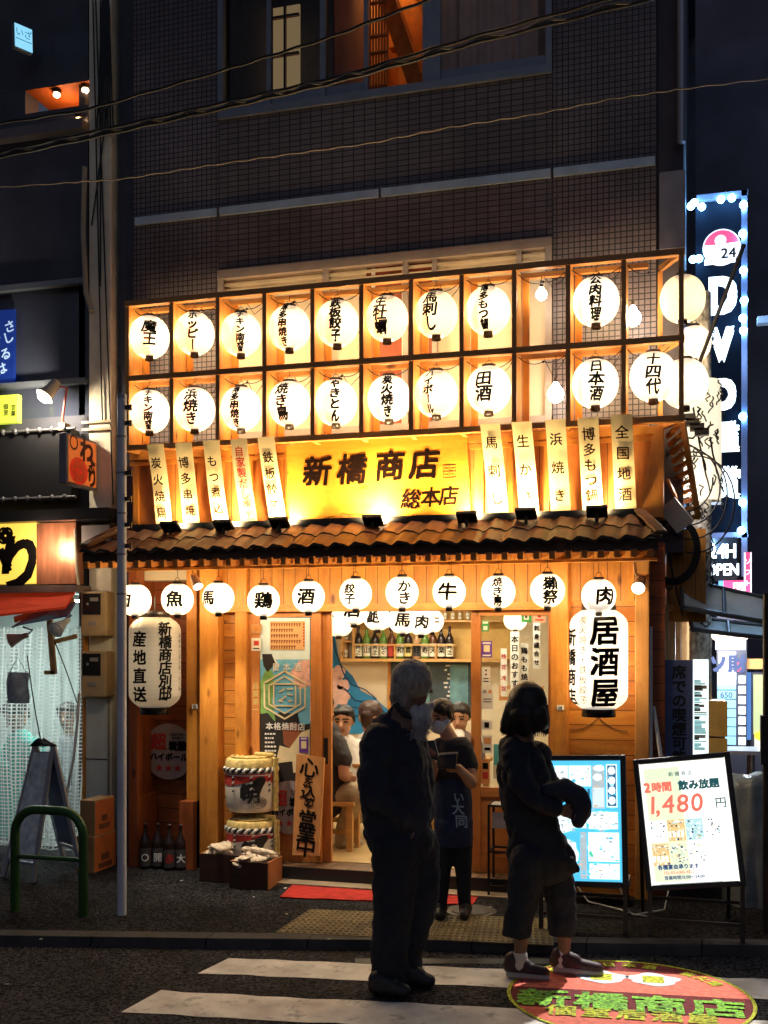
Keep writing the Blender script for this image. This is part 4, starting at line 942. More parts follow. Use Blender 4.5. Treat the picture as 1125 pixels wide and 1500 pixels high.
# straw-wrapped sake barrels
STRAW = M('straw', (.66,.50,.19), .9, var=.35, scale=30, bump=.6); ROPE = M('straw_rope', (.66,.50,.18), .9, var=.3, scale=40, bump=.6)
BW = M('barrel_white', (.80,.74,.62), .8, var=.1); BR = M('barrel_red', (.50,.04,.03), .8, var=.1)
def barrel(px, pyb, w, pyt, y, label, ang):
    c = W(px, pyb, y); r = w/2*SZ(px, y); h = (pyb-pyt)*SZ(px, y); o = thing('sake_barrel', label, 'barrel', c, 'stacked sake barrels')
    ph = atan2(-D-c.y, -c.x)
    MB().lathe([(r*.86,0),(r*.93,.02),(r*.97,h*.10),(r,h*.45),(r*.985,h*.80)], c, 40, mi=0).build('body', [BW], o)
    MB().lathe([(r*.985,h*.80),(r*1.0,h*.84),(r*.98,h*.95),(r*.93,h)], c, 40, close=False).build('straw_lid', STRAW, o)
    mb = MB(); mb.lathe([(r*.93,h),(r*.6,h+.012),(r*.02,h+.015)], c, 40, close=False)
    for k in range(3):
        q = [c+V((cos(t)*r*(.75-.2*k), sin(t)*r*(.75-.2*k), h+.014)) for t in [2*pi*i/24 for i in range(25)]]; mb.tube(q, .009, 6)
    mb.build('lid_top', STRAW, o)
    mb = MB()                                           # twisted black and white rope round the shoulder
    for k in range(2):
        q = [c+V((cos(t)*(r*1.0+.007*cos(t*22+k*pi)), sin(t)*(r*1.0+.007*cos(t*22+k*pi)), h*.80+.012*sin(t*22+k*pi))) for t in [2*pi*i/200 for i in range(201)]]; mb.tube(q, .011, 6, mi=k)
    mb.build('shoulder_rope', [WHITE, BLACK], o)
    mb = MB()                                           # straw ropes down the right side
    for a0, rr in ((ang, .014), (ang+.13, .016)):
        q = []
        for i in range(15): z = h*1.02-(h*1.0)*i/14; q.append(c+V((cos(ph+a0)*(r*1.02+.014), sin(ph+a0)*(r*1.02+.014), z)))
        mb.tube(q, [rr*(1+.22*cos(i*2.2)) for i in range(15)], 8)
    q = [c+V((cos(ph+ang+.05)*r*t, sin(ph+ang+.05)*r*t, h+.03)) for t in (1.0,.6,.2)]; mb.tube(q, .018, 8)
    mb.build('straw_rope', ROPE, o)
    def f(z0): return lambda u, v: (c.x+(r*1.006+.002)*cos(ph+u/r), c.y+(r*1.006+.002)*sin(ph+u/r), c.z+z0+v)
    def patch(mb, pts, z0, mi, off=0.0):
        g = lambda u, v: (c.x+(r*1.003+.002+off)*cos(ph+u/r), c.y+(r*1.003+.002+off)*sin(ph+u/r), c.z+z0+v)
        us = [p[0] for p in pts]; n = 10
        # strip polygons: pts gives (u, vlow, vhigh)
        vs = []; 
        for u, a, b in pts: vs += [g(u, a), g(u, b)]
        mb.add(vs, [(2*i,2*i+2,2*i+3,2*i+1) for i in range(len(pts)-1)], mi, True)
    mb = MB()
    patch(mb, [(u*r, -.06*h+.05*h*sin(u*2.5+ang), .12*h) for u in [x*.1-1.5 for x in range(31)]], h*.62, 0)
    patch(mb, [(u*r, .085*h, .10*h) for u in [x*.1-1.5 for x in range(31)]], h*.62, 2, .002)
    patch(mb, [(.05*r,0,.05*h),(.18*r,-.16*h,.10*h),(.32*r,-.20*h,.13*h),(.42*r,-.08*h,.14*h),(.55*r,.02*h,.10*h)], h*.56, 1, .003)
    patch(mb, [(-.42*r,-.22*h,-.05*h),(-.30*r,-.25*h,.06*h),(-.18*r,-.16*h,.02*h),(.0*r,-.06*h,.06*h),(.12*r,-.02*h,.07*h)], h*.52, 1, .003)
    for a0 in (-.72,.0,.72):
        for k in range(6):
            z = h*.68-k*.032*h*1.7; patch(mb, [((a0-.05)*r,-.02*h,.014*h),((a0+.05)*r,.0*h,.034*h)], z, 2 if k%2 == 0 else 1, .005)
    write(mb, '明', f(h*.36), .105*h/.3, bold=.03, mi=1, fine=True); 
    g0 = f(h*.2); write(mb, '長務', lambda u, v: g0(u+.30*r, v), .045*h/.3, bold=.012, mi=3, fine=True)
    for i in range(18):
        a, b = 2*pi*i/18, 2*pi*(i+1)/18; mb.bar(g0(.30*r+.062*cos(a), .042*sin(a)), g0(.30*r+.062*cos(b), .042*sin(b)), .004, .003, mi=3)
    mb.build('printed_wrap', [BR, BLACK, WHITE, M('wrap_grey', (.22,.19,.15), .8, var=0)], o)
yb1 = -.02
barrel(371,1258,78,1200,yb1-.02,'lower straw-lidded sake barrel with red and black print, behind the oyster boxes',.85)
barrel(368,1186,76,1110,yb1,'upper straw-lidded sake barrel with red and black print, on top of the other barrel',.95)
# boxes of oysters
SHELL = M('oyster_shell', (.72,.60,.46), .7, var=.4, scale=18, bump=.8); BOXD = wood('dark_box_timber', (.05,.022,.014), (.10,.04,.02), 'x', 1, knots=False); BOXL = wood('box_end_timber', (.30,.10,.035), (.44,.17,.06), 'z', 1, knots=False)
def oyster_box(pa, pb, yf, dep, ztop, label, n, seed):
    a, b = X(pa, yf), X(pb, yf); zt_ = Zz((pa+pb)/2, ztop, yf); o = thing('oyster_box', label, 'box', ((a+b)/2, yf+dep/2, SW), 'oyster boxes'); th_ = .014
    mb = MB(); mb.box((a,yf,SW+.002),(b,yf+th_,zt_)); mb.box((a,yf+dep-th_,SW+.002),(b,yf+dep,zt_)); mb.box((a+th_,yf+th_,SW+.003),(b-th_,yf+dep-th_,SW+.012)); build_each(mb, 'side', BOXD, o)
    mb = MB(); mb.box((a,yf+th_+.001,SW+.002),(a+th_,yf+dep-th_-.001,zt_)); mb.box((b-th_,yf+th_+.001,SW+.002),(b,yf+dep-th_-.001,zt_)); build_each(mb, 'end_panel', BOXL, o)
    mb = MB(); mb.box((a+th_,yf+th_,SW+.02),(b-th_,yf+dep-th_,zt_-.05)); mb.build('crushed_ice', M('ice_dark', (.16,.13,.11), .6, var=.3), o)
    rnd = random.Random(seed)
    for k in range(n):
        mb = MB(); L_ = rnd.uniform(.055,.085); Wd = L_*rnd.uniform(.5,.7); H_ = L_*rnd.uniform(.22,.36)
        rot = Matrix.Rotation(rnd.uniform(0,2*pi),3,'Z') @ Matrix.Rotation(rnd.uniform(-.45,.45),3,'X') @ Matrix.Rotation(rnd.uniform(-.35,.35),3,'Y')
        c = V((rnd.uniform(a+.06,b-.06), rnd.uniform(yf+.05,yf+dep-.05), 0)); q = 1-((c.x-(a+b)/2)/((b-a)/2))**2; c.z = zt_-.025+rnd.uniform(.0,.085)*q
        nn, mm = 14, 7; vs = []
        for j in range(mm+1):
            ph = pi*j/mm
            for i in range(nn):
                t_ = 2*pi*i/nn; k_ = 1+.16*sin(3*t_+k)+.10*sin(7*t_+2*k)+rnd.uniform(-.06,.06); tap = 1-.30*cos(t_)
                vs.append(c+rot @ V((L_*sin(ph)*cos(t_)*k_, Wd*sin(ph)*sin(t_)*k_*tap, -H_*cos(ph)*(1+.35*sin(5*t_+k)*sin(ph)))))
        mb.add(vs, [(j*nn+i, j*nn+(i+1)%nn, (j+1)*nn+(i+1)%nn, (j+1)*nn+i) for j in range(mm) for i in range(nn)], 0, False)
        o2 = mb.build('oyster', SHELL)
        tag(o2, 'pale rough oyster heaped in the '+('left' if seed == 1 else 'right')+' dark box before the barrels', 'oyster', ('oysters in the left box' if seed == 1 else 'oysters in the right box'))
oyster_box(292,352,-.36,.30,1252,'left dark open box heaped with oysters',20,1)
oyster_box(336,392,-.50,.30,1263,'right open box of oysters with reddish end panel, nearer the doormat',18,2)
# upright 'open for business' plank
def lean(name, label, cat, pts, th_, m, y): 
    pass
pts = [W(434,1104,-.02), W(475,1110,-.02), W(467,1254,-.13), W(428,1253,-.13)]
o = thing('wooden_signboard', 'tall narrow timber plank with black brushed writing 心を込めて営業中, leaning by the open door', 'sign', (pts[2]+pts[3])/2)
MB().slab(pts[::-1], .028).build('plank', wood('plank_timber', (.42,.17,.05), (.60,.28,.09), 'z', .9), o, bevel=.003)
ux = (pts[1]-pts[0]).normalized(); uz = ((pts[0]+pts[1])-(pts[2]+pts[3])).normalized(); nrm = uz.cross(ux).normalized()
if nrm.y > 0: nrm = -nrm
def at(px_t, f_): 
    top_ = (pts[0]+pts[1])/2; bot = (pts[2]+pts[3])/2; return top_+(bot-top_)*f_+ux*px_t+nrm*.004
mb = MB()
for ch, f_, s_, dx in (('心',.12,.155,0),('を',.27,.085,0),('込',.37,.13,0),('め',.465,.085,.01),('て',.53,.075,.01),('に',.575,.05,.03),('営',.645,.15,0),('業',.78,.15,0),('中',.91,.165,0)):
    write(mb, ch, flat(at(dx, f_), ux, uz), s_, bold=.014, jitter=.05, shear=.1)
mb.build('lettering', INK, o)
# round enamel signs
def disc(px, py, r, y, label):
    c = W(px, py, y); rr = r*SZ(px, y); o = thing('round_sign', label, 'sign', c, 'round drink signs')
    mb = MB(); mb.cone(c, c+V((0,.012,0)), rr, rr, 48); mb.build('disc', M('enamel_grey', (.34,.27,.25), .4, var=.08), o)
    mb = MB(); f = lambda a, b: flat(c+V((a*rr,-.004,b*rr)))
    write(mb, '超', f(-.38,.36), rr*.62, bold=.03, mi=1); write(mb, '炭酸', f(.36,.22), rr*.36, bold=.05); write(mb, 'ハイボール', f(.02,-.18), rr*.30, bold=.04); write(mb, '★★★', f(0,-.58), rr*.36, mi=1, bold=0); write(mb, 'SUNTORY', f(.36,.62), rr*.13); write(mb, 'WHISKY', f(.36,.5), rr*.13)
    mb.build('lettering', [INK, INKR], o)
disc(247,1101,41,.28,'round grey drink sign with red 超, on the dim timber wall below the tall cream lantern')
disc(424,1183,39,.012,'round drink sign half hidden behind the leaning plank')
# big dark bottles in the alcove
GL = M('dark_bottle', (.012,.012,.014), .15, var=0)
for i, (px, lab, inkc, tx, desc) in enumerate(((213,3,WHITE,'○','leftmost of four, round white neck label'),(231,3,WHITE,'開','second of four, grey label'),(248,3,INKR,'赤','third of four, red writing'),(265,3,WHITE,'大','rightmost of four, grey script label'))):
    c = W(px, 1275, -.04+.03*(i%2)); c.z = SW+.001
    b = bottle(c, .36, 'black', lab, f'large dark bottle in the left alcove, {desc}', 'large dark bottles in the alcove', tx, 'large_bottle', inkm=inkc)
# small black shelf with leaflets right of the door
o = thing('leaflet_stand', 'small black metal stand with leaflets under the right glass door', 'stand', W(735,1272,-.25))
mb = MB(); p0, p1 = W(716,1272,-.27), W(760,1272,-.08); z0, z1 = ZF*.4, Zz(716,1180,-.27)
for x in (p0.x, p1.x):
    for y in (-.27,-.08): mb.bar((x,y,SW),(x,y,z1),.016,.016)
for z in (SW+.08, (SW+z1)/2, z1):
    for y in (-.27,-.08): mb.bar((p0.x,y,z),(p1.x,y,z),.014,.014,up=(0,1,0))
    for x in (p0.x,p1.x): mb.bar((x,-.27,z),(x,-.08,z),.014,.014)
mb.build('frame', BLACK, o)
mb = MB(); mb.box((p0.x+.01,-.26,z1-.004),(p1.x-.01,-.09,z1+.006)); mb.box((p0.x+.02,-.25,z1-.16),(p0.x+.16,-.245,z1-.05),1); mb.build('leaflets', [GREYP, PAPER], o)
# ---------------------------------------------------------------- lit menu stands
def emis(name, col, es): return M(name, tuple(min(.8, c*.8) for c in col), .4, var=0, emit=col, es=es*.62)
def menu_stand(label, TL, TR, BR, BL, y, paint, back=.10):
    a = [W(*TL, y+.16), W(*TR, y+.16), W(*BR, y), W(*BL, y)]; o = thing('menu_lightbox', label, 'lightbox sign', V(((a[2].x+a[3].x)/2, y+.1, SW)))
    ux = ((a[1]-a[0])+(a[2]-a[3])).normalized(); w = ((a[1]-a[0]).length+(a[2]-a[3]).length)/2; h = ((a[0]-a[3]).length+(a[1]-a[2]).length)/2
    cen = (a[0]+a[1]+a[2]+a[3])/4; uz = ((a[0]+a[1])-(a[2]+a[3])).normalized(); uz = (uz-ux*uz.dot(ux)).normalized(); nn = ux.cross(uz).normalized()   # out of the face
    if nn.y > 0: nn = -nn
    pt = lambda u, v, d=0: cen+ux*(u*w/2)+uz*(v*h/2)+nn*d
    fw = .034; mb = MB()
    for u in (-1,1): mb.bar(pt(u,-1)-ux*u*fw/2-uz*0, pt(u,1)-ux*u*fw/2, fw, .05, up=nn)
    for v in (-1,1): mb.bar(pt(-1,v)-uz*v*fw/2+ux*fw, pt(1,v)-uz*v*fw/2-ux*fw, fw, .05, up=nn)
    mb.bar(pt(0,-.97,-.03), pt(0,.97,-.03), w*.97, .02, up=nn); mb.build('frame', BLACK, o, bevel=.008)
    paint(o, pt, ux, uz, nn, w, h)
    b = pt(0,-1); mb = MB()
    for u in (-.93,.93):
        top_ = pt(u,-.96,-.02); mb.bar(top_, (top_.x, top_.y-.02, SW), .026, .026); q = pt(u,.5,-.04); mb.bar(q, (q.x, q.y+.42, SW), .022, .022)
    z = SW+.10; p, q = pt(-.93,-1,-.02), pt(.93,-1,-.02); mb.bar((p.x,p.y,z),(q.x,q.y,z),.02,.02); mb.bar((p.x,p.y+.5,z+.02),(q.x,q.y+.5,z+.02),.02,.02)
    mb.build('stand', BLACK, o); return o
def face(o, pt, m, name='lit_panel', e=.93, e2=.95): mb = MB(); mb.bar(pt(0,-e2,.002), pt(0,e2,.002), (pt(e,0)-pt(-e,0)).length, .006, up=(pt(0,0,1)-pt(0,0))); return mb.build(name, m, o)
CY_ = emis('screen_cyan', (.10,.62,.95), .85); SCW = emis('screen_white', (.90,1,1), .96); SCB = emis('screen_blue', (.04,.22,.42), .5); SCG = emis('screen_grey', (.55,.66,.70), .7); SCGR = emis('screen_green', (.10,.75,.45), .8); SCP = emis('screen_pink', (1,.78,.72), 1.0)
def paint1(o, pt, ux, uz, nn, w, h):
    face(o, pt, CY_); mb = MB(); rnd = random.Random(4)
    def pr(u0, u1, v0, v1, mi, d=.007): mb.add([pt(u0,v0,d),pt(u1,v0,d),pt(u1,v1,d),pt(u0,v1,d)], [(0,1,2,3)], mi)
    def dish(u, v, ru, rv, mi, d=.008):
        n = 26; ps = [pt(u+ru*cos(2*pi*k/n)*(1+.10*sin(5*k)+rnd.uniform(-.06,.06)), v+rv*sin(2*pi*k/n)*(1+.08*sin(3*k)+rnd.uniform(-.06,.06)), d) for k in range(n)]; mb.add(ps, [tuple(range(n))], mi)
    pr(-.88,-.62,.52,.84,0); pr(-.60,-.30,.52,.84,0); pr(-.28,.22,.52,.84,0); pr(-.28,.2,.66,.84,0,.0075)
    pr(.24,.52,.18,.84,3); dish(.37,.66,.10,.055,0); dish(.40,.80,.12,.05,0)
    for k in range(11): u = .265+k*.023; pr(u,u+.008,.20,.50,0,.009)
    pr(.56,.80,.20,.86,0,.0065); pr(.585,.775,.22,.84,2,.0075)
    for k in range(4): dish(.68,.76-k*.152,.082,.062,0,.009)
    for k in range(5): u = -.26+k*.10; pr(u,u+.05,.30,.48,(2,0)[k%2]); pr(u+.005,u+.04,.21,.28,0)
    dish(-.25,.0,.34,.125,0); pr(-.2,.10,-.12,.1,0,.0072); dish(.46,.0,.33,.14,0); pr(.16,.80,-.13,.13,0,.0068)
    pr(-.04,.10,-.88,-.18,3); pr(.14,.82,-.62,-.18,0); dish(.45,-.40,.30,.16,0); pr(.16,.82,-.88,-.65,0,.0068); dish(.34,-.76,.19,.09,0,.0085); dish(-.45,-.5,.40,.22,0); dish(-.5,-.1,.3,.1,0)
    for k in range(3): dish(.26+k*.14,-.24,.05,.04,0,.009)
    dish(.19,-.50,.035,.035,4,.0095); dish(.22,-.53,.03,.025,4,.0097); dish(-.34,.56,.03,.02,4,.009)
    for k in range(200): u, v = rnd.uniform(-.8,.8), rnd.uniform(-.85,.8); dish(u, v, rnd.uniform(.012,.055), rnd.uniform(.005,.020), (3,1,3,6,7,3)[k%6], .0100+k*.00001)
    for k in range(9):
        v = .62+.022*(k%5); u = -.2+.0*k; pr(u+.02*(k%3),u+.28,v,v+.006,(3,5)[k%2],.0098)
    mb.build('menu_print', [SCW, CY_, SCB, SCG, SCGR, SCP, emis('screen_food', (.75,.55,.42), .8), emis('screen_sky', (.45,.80,.92), .95)], o)
menu_stand('left lit menu box with cyan and white food panels, partly behind the standing woman', (786,1106), (917,1107), (920,1300), (789,1298), -1.02, paint1)
BG2 = emis('screen_cream', (1,.98,.92), 1.12); PKR = emis('screen_red', (.95,.22,.15), .75); TEAL = emis('screen_teal', (.03,.20,.22), .35); TAN = emis('screen_tan', (.90,.66,.30), .75); LGN = emis('screen_palegreen', (.80,.88,.62), .9); NAV = emis('screen_navy', (.05,.13,.36), .4)
def paint2(o, pt, ux, uz, nn, w, h):
    face(o, pt, BG2, e=.92, e2=.94); mb = MB(); rnd = random.Random(9)
    def pr(u0, u1, v0, v1, mi, d=.007): mb.add([pt(u0,v0,d),pt(u1,v0,d),pt(u1,v1,d),pt(u0,v1,d)], [(0,1,2,3)], mi)
    pr(-.80,-.06,-.88,.84,3,.0062)
    T = lambda u, v: flat(pt(u,v,.0105), ux, uz); s = w/2
    write(mb, '新橋商店', T(-.05,.73), .10*s, mi=1, pitch=.13*s)
    write(mb, '2', T(-.76,.55), .27*s, mi=0, bold=.05); write(mb, '時間', T(-.46,.55), .21*s, mi=0, bold=.05); write(mb, '飲み放題', T(.30,.55), .21*s, mi=1, bold=.045)
    write(mb, '1,480', T(-.18,.28), .52*s, mi=0, bold=.014, shear=.12, pitch=.56*s); write(mb, '円', T(.70,.25), .24*s, mi=1, bold=.01)
    cols = [(0,4,2,3),(2,5,2,1),(6,6,4,3),(5,2,4,6)]
    for r_ in range(2):
        for k in range(4 if r_ == 0 else 3):
            u0 = -.80+k*.37; v1 = .04-r_*.35; pr(u0,u0+.35,v1-.32,v1,(4,2,6,4,2,3,4)[r_*4+k],.0075)
            for j in range(60):
                u, v = u0+rnd.uniform(.01,.31), v1-rnd.uniform(.01,.29); a, b = rnd.uniform(.008,.05), rnd.uniform(.006,.03); pr(u,min(u0+.35,u+a),v-b,v,rnd.choice((4,4,2,3,6,1,4,5)),.0078+j*.00002)
    for r_, v1 in ((0,.0),(1,-.36)):
        for k in range(4): u = -.42+k*.085-(.37 if r_ else 0); pr(u,u+.05,v1-.24,v1-.10,2,.0095); pr(u+.015,u+.035,v1-.11,v1-.02,2,.0095); pr(u,u+.05,v1-.22,v1-.13,4,.0098)
    write(mb, '各種宴会承ります', T(-.30,-.66), .105*s, mi=5, bold=.035); write(mb, 'TEL:03-6380-4820', T(-.30,-.745), .085*s, mi=0, bold=.01); write(mb, '営業時間/12:00〜24:00', T(-.20,-.82), .085*s, mi=5, bold=.025)
    pr(.30,.48,-.74,-.62,4,.0085)
    for k in range(40): u = -.72+k*.032; pr(u,u+.02,-.915,-.905,1,.0085)
    mb.build('menu_print', [PKR, TEAL, TAN, LGN, emis('screen_white2',(1,1,1),1.1), NAV, emis('screen_aqua',(.55,.85,.88),.8)], o)
menu_stand('tilted lit price board with red 1,480 yen lettering, right of the cyan menu box', (929,1114), (1072,1100), (1090,1299), (945,1305), -1.00, paint2)
# papers, wires and box under the boards
mb = MB(); p = G(860,1325,SW); mb.box((p.x-.1,p.y,SW+.12),(p.x+.28,p.y+.2,SW+.18)); mb.box((p.x-.02,p.y-.004,SW+.125),(p.x+.1,p.y-.001,SW+.175),1)
tag(mb.build('power_strip_box', [GREYP, PAPER]), 'grey box of papers and plugs under the cyan menu box', 'box')
mb = MB(); p = G(905,1335,SW); mb.tube([p+V((-.3,.1,.16)),p+V((-.2,.05,.04)),p+V((0,.02,.01)),p+V((.12,-.1,.01)),p+V((.3,.05,.02)),p+V((.34,.2,.2))], .006, 6)
mb.tube([p+V((.0,.0,.2)),p+V((.05,-.02,.05)),p+V((.1,-.1,.01)),p+V((.2,-.12,.01))], .005, 6)
tag(mb.build('extension_lead', M('white_cord', (.5,.5,.5), .5, var=0)), 'pale power cord trailing on the pavement below the lit boards', 'cord')
# drainpipe-like street pole in front of the left end
c0 = G(178.5,1340,SW); r_ = 6.6*SZ(178,c0.y); zt_ = Zz(178,582,c0.y)
o = thing('steel_pole', 'tall pale blue-white steel pole before the left end of the shop', 'pole', c0)
mb = MB(); mb.cone(c0, (c0.x,c0.y,zt_), r_, r_, 24); mb.build('tube', M('pole_paint', (.58,.60,.68), .5, var=.22, scale=6, stretch=(1,1,.3)), o)
mb = MB(); mb.cone((c0.x,c0.y,zt_-.01),(c0.x,c0.y,zt_+.02), r_*1.08, r_*1.02, 20)
for py in (693,752,812,640,870): z = Zz(178,py,c0.y); mb.cone((c0.x,c0.y,z-.006),(c0.x,c0.y,z+.006), r_*1.12, r_*1.12, 20)
mb.build('collar', M('collar_grey', (.25,.26,.32), .5, .3, var=0), o)
mb = MB()
for py in (597,620,693,731,769,800): z = Zz(190,py,c0.y); mb.box((c0.x+r_,c0.y-.015,z-.014),(c0.x+r_+.034,c0.y+.015,z+.014)); mb.box((c0.x+r_+.03,c0.y-.006,z-.02),(c0.x+r_+.042,c0.y+.006,z+.02))
mb.build('clip', BLACK, o)
# spotlights under the eave
def spot(px, py, y, dr, label, lit, s=1.0):
    c = W(px, py, y); o = thing('spotlight', label, 'spotlight', c); d = V(dr).normalized()
    mb = MB(); mb.cone(c-d*.05*s, c+d*.05*s, .030*s, .040*s, 20); mb.cone(c-d*.07*s, c-d*.05*s, .018*s, .03*s, 16); mb.build('head', M('spot_beige', (.50,.36,.22), .4, var=.05), o)
    m_ = M('spot_lens_lit', (1,.95,.85), var=0, emit=(1,.93,.8), es=14) if lit else BLACK
    MB().cone(c+d*.0505*s, c+d*.052*s, .034*s, .034*s, 18).build('lens', m_, o)
    mb = MB(); mb.tube([c-d*.03*s, c-d*.03*s+V((-.03,.02,.06)), V((c.x-.04, c.y+.04, 2.41 if c.z < 2.45 and c.z > 1.8 else c.z+.15))], .006); mb.build('arm', M('spot_arm', (.35,.24,.15), .5, var=0), o)
    return c
spot(287,852,-.38,(.5,-.35,-.75),'small beige spotlight clamped under the left end of the eave, aimed at the barrels',True)
L = bpy.data.lights.new('spot_lamp', 'SPOT'); L.energy = 55; L.color = (1,.86,.66); L.spot_size = radians(62); L.spot_blend = .7; L.shadow_soft_size = .03
lo = bpy.data.objects.new('spot_lamp', L); COL.objects.link(lo); lo.location = W(289,858,-.42)+V((0,-.05,-.03)); lo.rotation_euler = (W(366,1200,-.1)-lo.location).to_track_quat('-Z','Y').to_euler()
pc = spot(936,856,-.12,(-.05,-1,-.55),'glowing round spotlight on the pale corner post at the right of the front',True,1.2)
# projected round advert, its light painted as a flat coloured disc
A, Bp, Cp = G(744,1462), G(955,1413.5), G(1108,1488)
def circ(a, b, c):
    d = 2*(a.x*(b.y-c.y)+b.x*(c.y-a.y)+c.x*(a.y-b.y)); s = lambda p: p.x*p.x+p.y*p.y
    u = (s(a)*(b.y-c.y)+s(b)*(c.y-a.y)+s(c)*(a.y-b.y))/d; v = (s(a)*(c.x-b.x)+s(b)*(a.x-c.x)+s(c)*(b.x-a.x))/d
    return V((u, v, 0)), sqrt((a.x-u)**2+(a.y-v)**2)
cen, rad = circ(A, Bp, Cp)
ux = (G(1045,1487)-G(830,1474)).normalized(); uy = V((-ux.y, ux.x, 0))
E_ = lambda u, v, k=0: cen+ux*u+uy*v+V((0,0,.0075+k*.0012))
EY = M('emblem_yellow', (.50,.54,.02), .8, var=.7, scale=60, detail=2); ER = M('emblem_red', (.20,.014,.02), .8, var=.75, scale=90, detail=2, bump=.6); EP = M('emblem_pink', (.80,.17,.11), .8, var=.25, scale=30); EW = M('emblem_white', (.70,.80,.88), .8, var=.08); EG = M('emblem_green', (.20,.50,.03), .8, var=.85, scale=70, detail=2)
o = thing('projected_emblem', 'large round red and yellow projected advert lettered 新橋商店, its light painted on the road', 'road advert', cen+V((0,0,.006)))
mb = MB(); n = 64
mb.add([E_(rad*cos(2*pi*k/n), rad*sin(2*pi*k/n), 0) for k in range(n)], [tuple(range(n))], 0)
vv = lambda px, py: (G(px,py)-cen).dot(uy)
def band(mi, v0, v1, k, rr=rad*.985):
    """projected light painted as colour, paler over the stripes than over the asphalt"""
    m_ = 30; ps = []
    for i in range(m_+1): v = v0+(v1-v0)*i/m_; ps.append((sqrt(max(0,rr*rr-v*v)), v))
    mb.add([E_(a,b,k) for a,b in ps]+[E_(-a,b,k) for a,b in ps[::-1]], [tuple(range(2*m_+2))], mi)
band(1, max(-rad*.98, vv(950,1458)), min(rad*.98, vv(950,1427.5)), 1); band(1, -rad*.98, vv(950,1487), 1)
for a0, a1, r0, r1, mi in ((.0,2*pi,.97,1.0,2),):
    m_ = 90; ps = [E_(rad*r1*cos(a0+(a1-a0)*i/m_), rad*r1*sin(a0+(a1-a0)*i/m_), 2) for i in range(m_+1)]+[E_(rad*r0*cos(a0+(a1-a0)*i/m_), rad*r0*sin(a0+(a1-a0)*i/m_), 2) for i in range(m_+1)]
    mb.add(ps, [(i,i+1,m_+2+i,m_+1+i) for i in range(m_)], mi)
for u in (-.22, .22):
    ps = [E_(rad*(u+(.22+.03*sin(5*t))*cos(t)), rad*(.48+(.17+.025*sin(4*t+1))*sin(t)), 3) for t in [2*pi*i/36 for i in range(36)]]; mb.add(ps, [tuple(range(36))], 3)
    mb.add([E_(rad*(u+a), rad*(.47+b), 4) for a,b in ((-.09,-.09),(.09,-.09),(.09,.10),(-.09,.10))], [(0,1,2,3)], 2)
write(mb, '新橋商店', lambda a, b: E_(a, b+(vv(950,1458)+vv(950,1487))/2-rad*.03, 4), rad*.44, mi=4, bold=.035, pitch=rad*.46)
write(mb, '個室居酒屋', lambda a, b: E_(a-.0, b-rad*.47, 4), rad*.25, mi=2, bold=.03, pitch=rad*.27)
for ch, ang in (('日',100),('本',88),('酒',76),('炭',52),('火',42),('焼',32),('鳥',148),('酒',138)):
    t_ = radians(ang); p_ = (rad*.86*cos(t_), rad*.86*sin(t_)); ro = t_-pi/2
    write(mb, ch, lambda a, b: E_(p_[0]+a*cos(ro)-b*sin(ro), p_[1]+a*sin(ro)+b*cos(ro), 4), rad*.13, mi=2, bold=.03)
mb.build('projection_disc', [ER, EP, EY, EW, EG], o)
# projector lamp at the round corner spotlight; it only lights the painted disc
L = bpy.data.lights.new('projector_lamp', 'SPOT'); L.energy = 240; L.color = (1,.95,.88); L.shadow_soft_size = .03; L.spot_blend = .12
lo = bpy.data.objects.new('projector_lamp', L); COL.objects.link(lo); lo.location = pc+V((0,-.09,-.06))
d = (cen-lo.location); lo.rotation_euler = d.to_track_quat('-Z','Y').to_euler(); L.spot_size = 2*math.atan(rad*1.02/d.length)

# ================================================================ left neighbour
YL = .32
NB = thing('neighbour_building', 'dark building on the left with a lit balcony soffit and dark glazing', 'building', (-7, YL, 0))
nx1 = X(129,YL)
def nwall(z0, z1, x0=-11.0, x1=None, y=YL, m=DARK, name='wall', th=.2): return MB().box((x0,y,z0),(x1 if x1 is not None else nx1, y+th, z1)).build(name, m, NB)
zs = Zz(60,160,YL); zt3 = Zz(60,118,YL)
zt3 = Zz(60,129,YL); nwall(Zz(60,420,YL), zs-.02); nwall(zt3+.002, 9.6); nwall(Zz(60,628,YL), Zz(60,612,YL)); nwall(2.3, Zz(60,628,YL)-.001)
x0 = X(40,YL)
MB().box((-11,YL,zs-.02),(x0-.02,YL+.2,zt3)).build('wall', DARK, NB)
SOF = M('soffit_orange', (.62,.16,.035), .6, var=.1)
mb = MB(); z = zt3; mb.box((x0-.02,YL+.002,z),(nx1+.25,YL+.42,z+.001)); mb.build('balcony_soffit', SOF, NB)
MB().box((x0-.02,YL+.42,zs-.3),(nx1+.25,YL+.5,z)).build('balcony_wall', M('balcony_brown', (.12,.04,.02), .7, var=.3), NB)
for px, py in ((83,130),(125,121),(116,176)):
    p = W(px, py, YL+.06); p.z = z-.045 if py < 150 else p.z
    b = thing('downlight', f'small glowing downlight {"under the orange balcony soffit, "+("left" if px == 83 else "right")+" one" if py < 150 else "below the orange balcony soffit on the dark wall"}', 'lamp', p, 'balcony downlights')
    if py > 150: p = W(px, py, YL-.04); b.location = p
    MB().ball(p, (.028,.028,.022)).build('bulb', M('downlight_bulb', (1,.6,.3), var=0, emit=(1,.55,.25), es=22 if py < 150 else 7), b)
    mb = MB(); mb.cone(p+V((0,0,.012)), p+V((0,0,.04)), .035, .04, 14); mb.build('socket', BLACK, b)
L = bpy.data.lights.new('soffit_glow', 'POINT'); L.energy = 1.0; L.color = (1,.5,.22); L.shadow_soft_size = .05
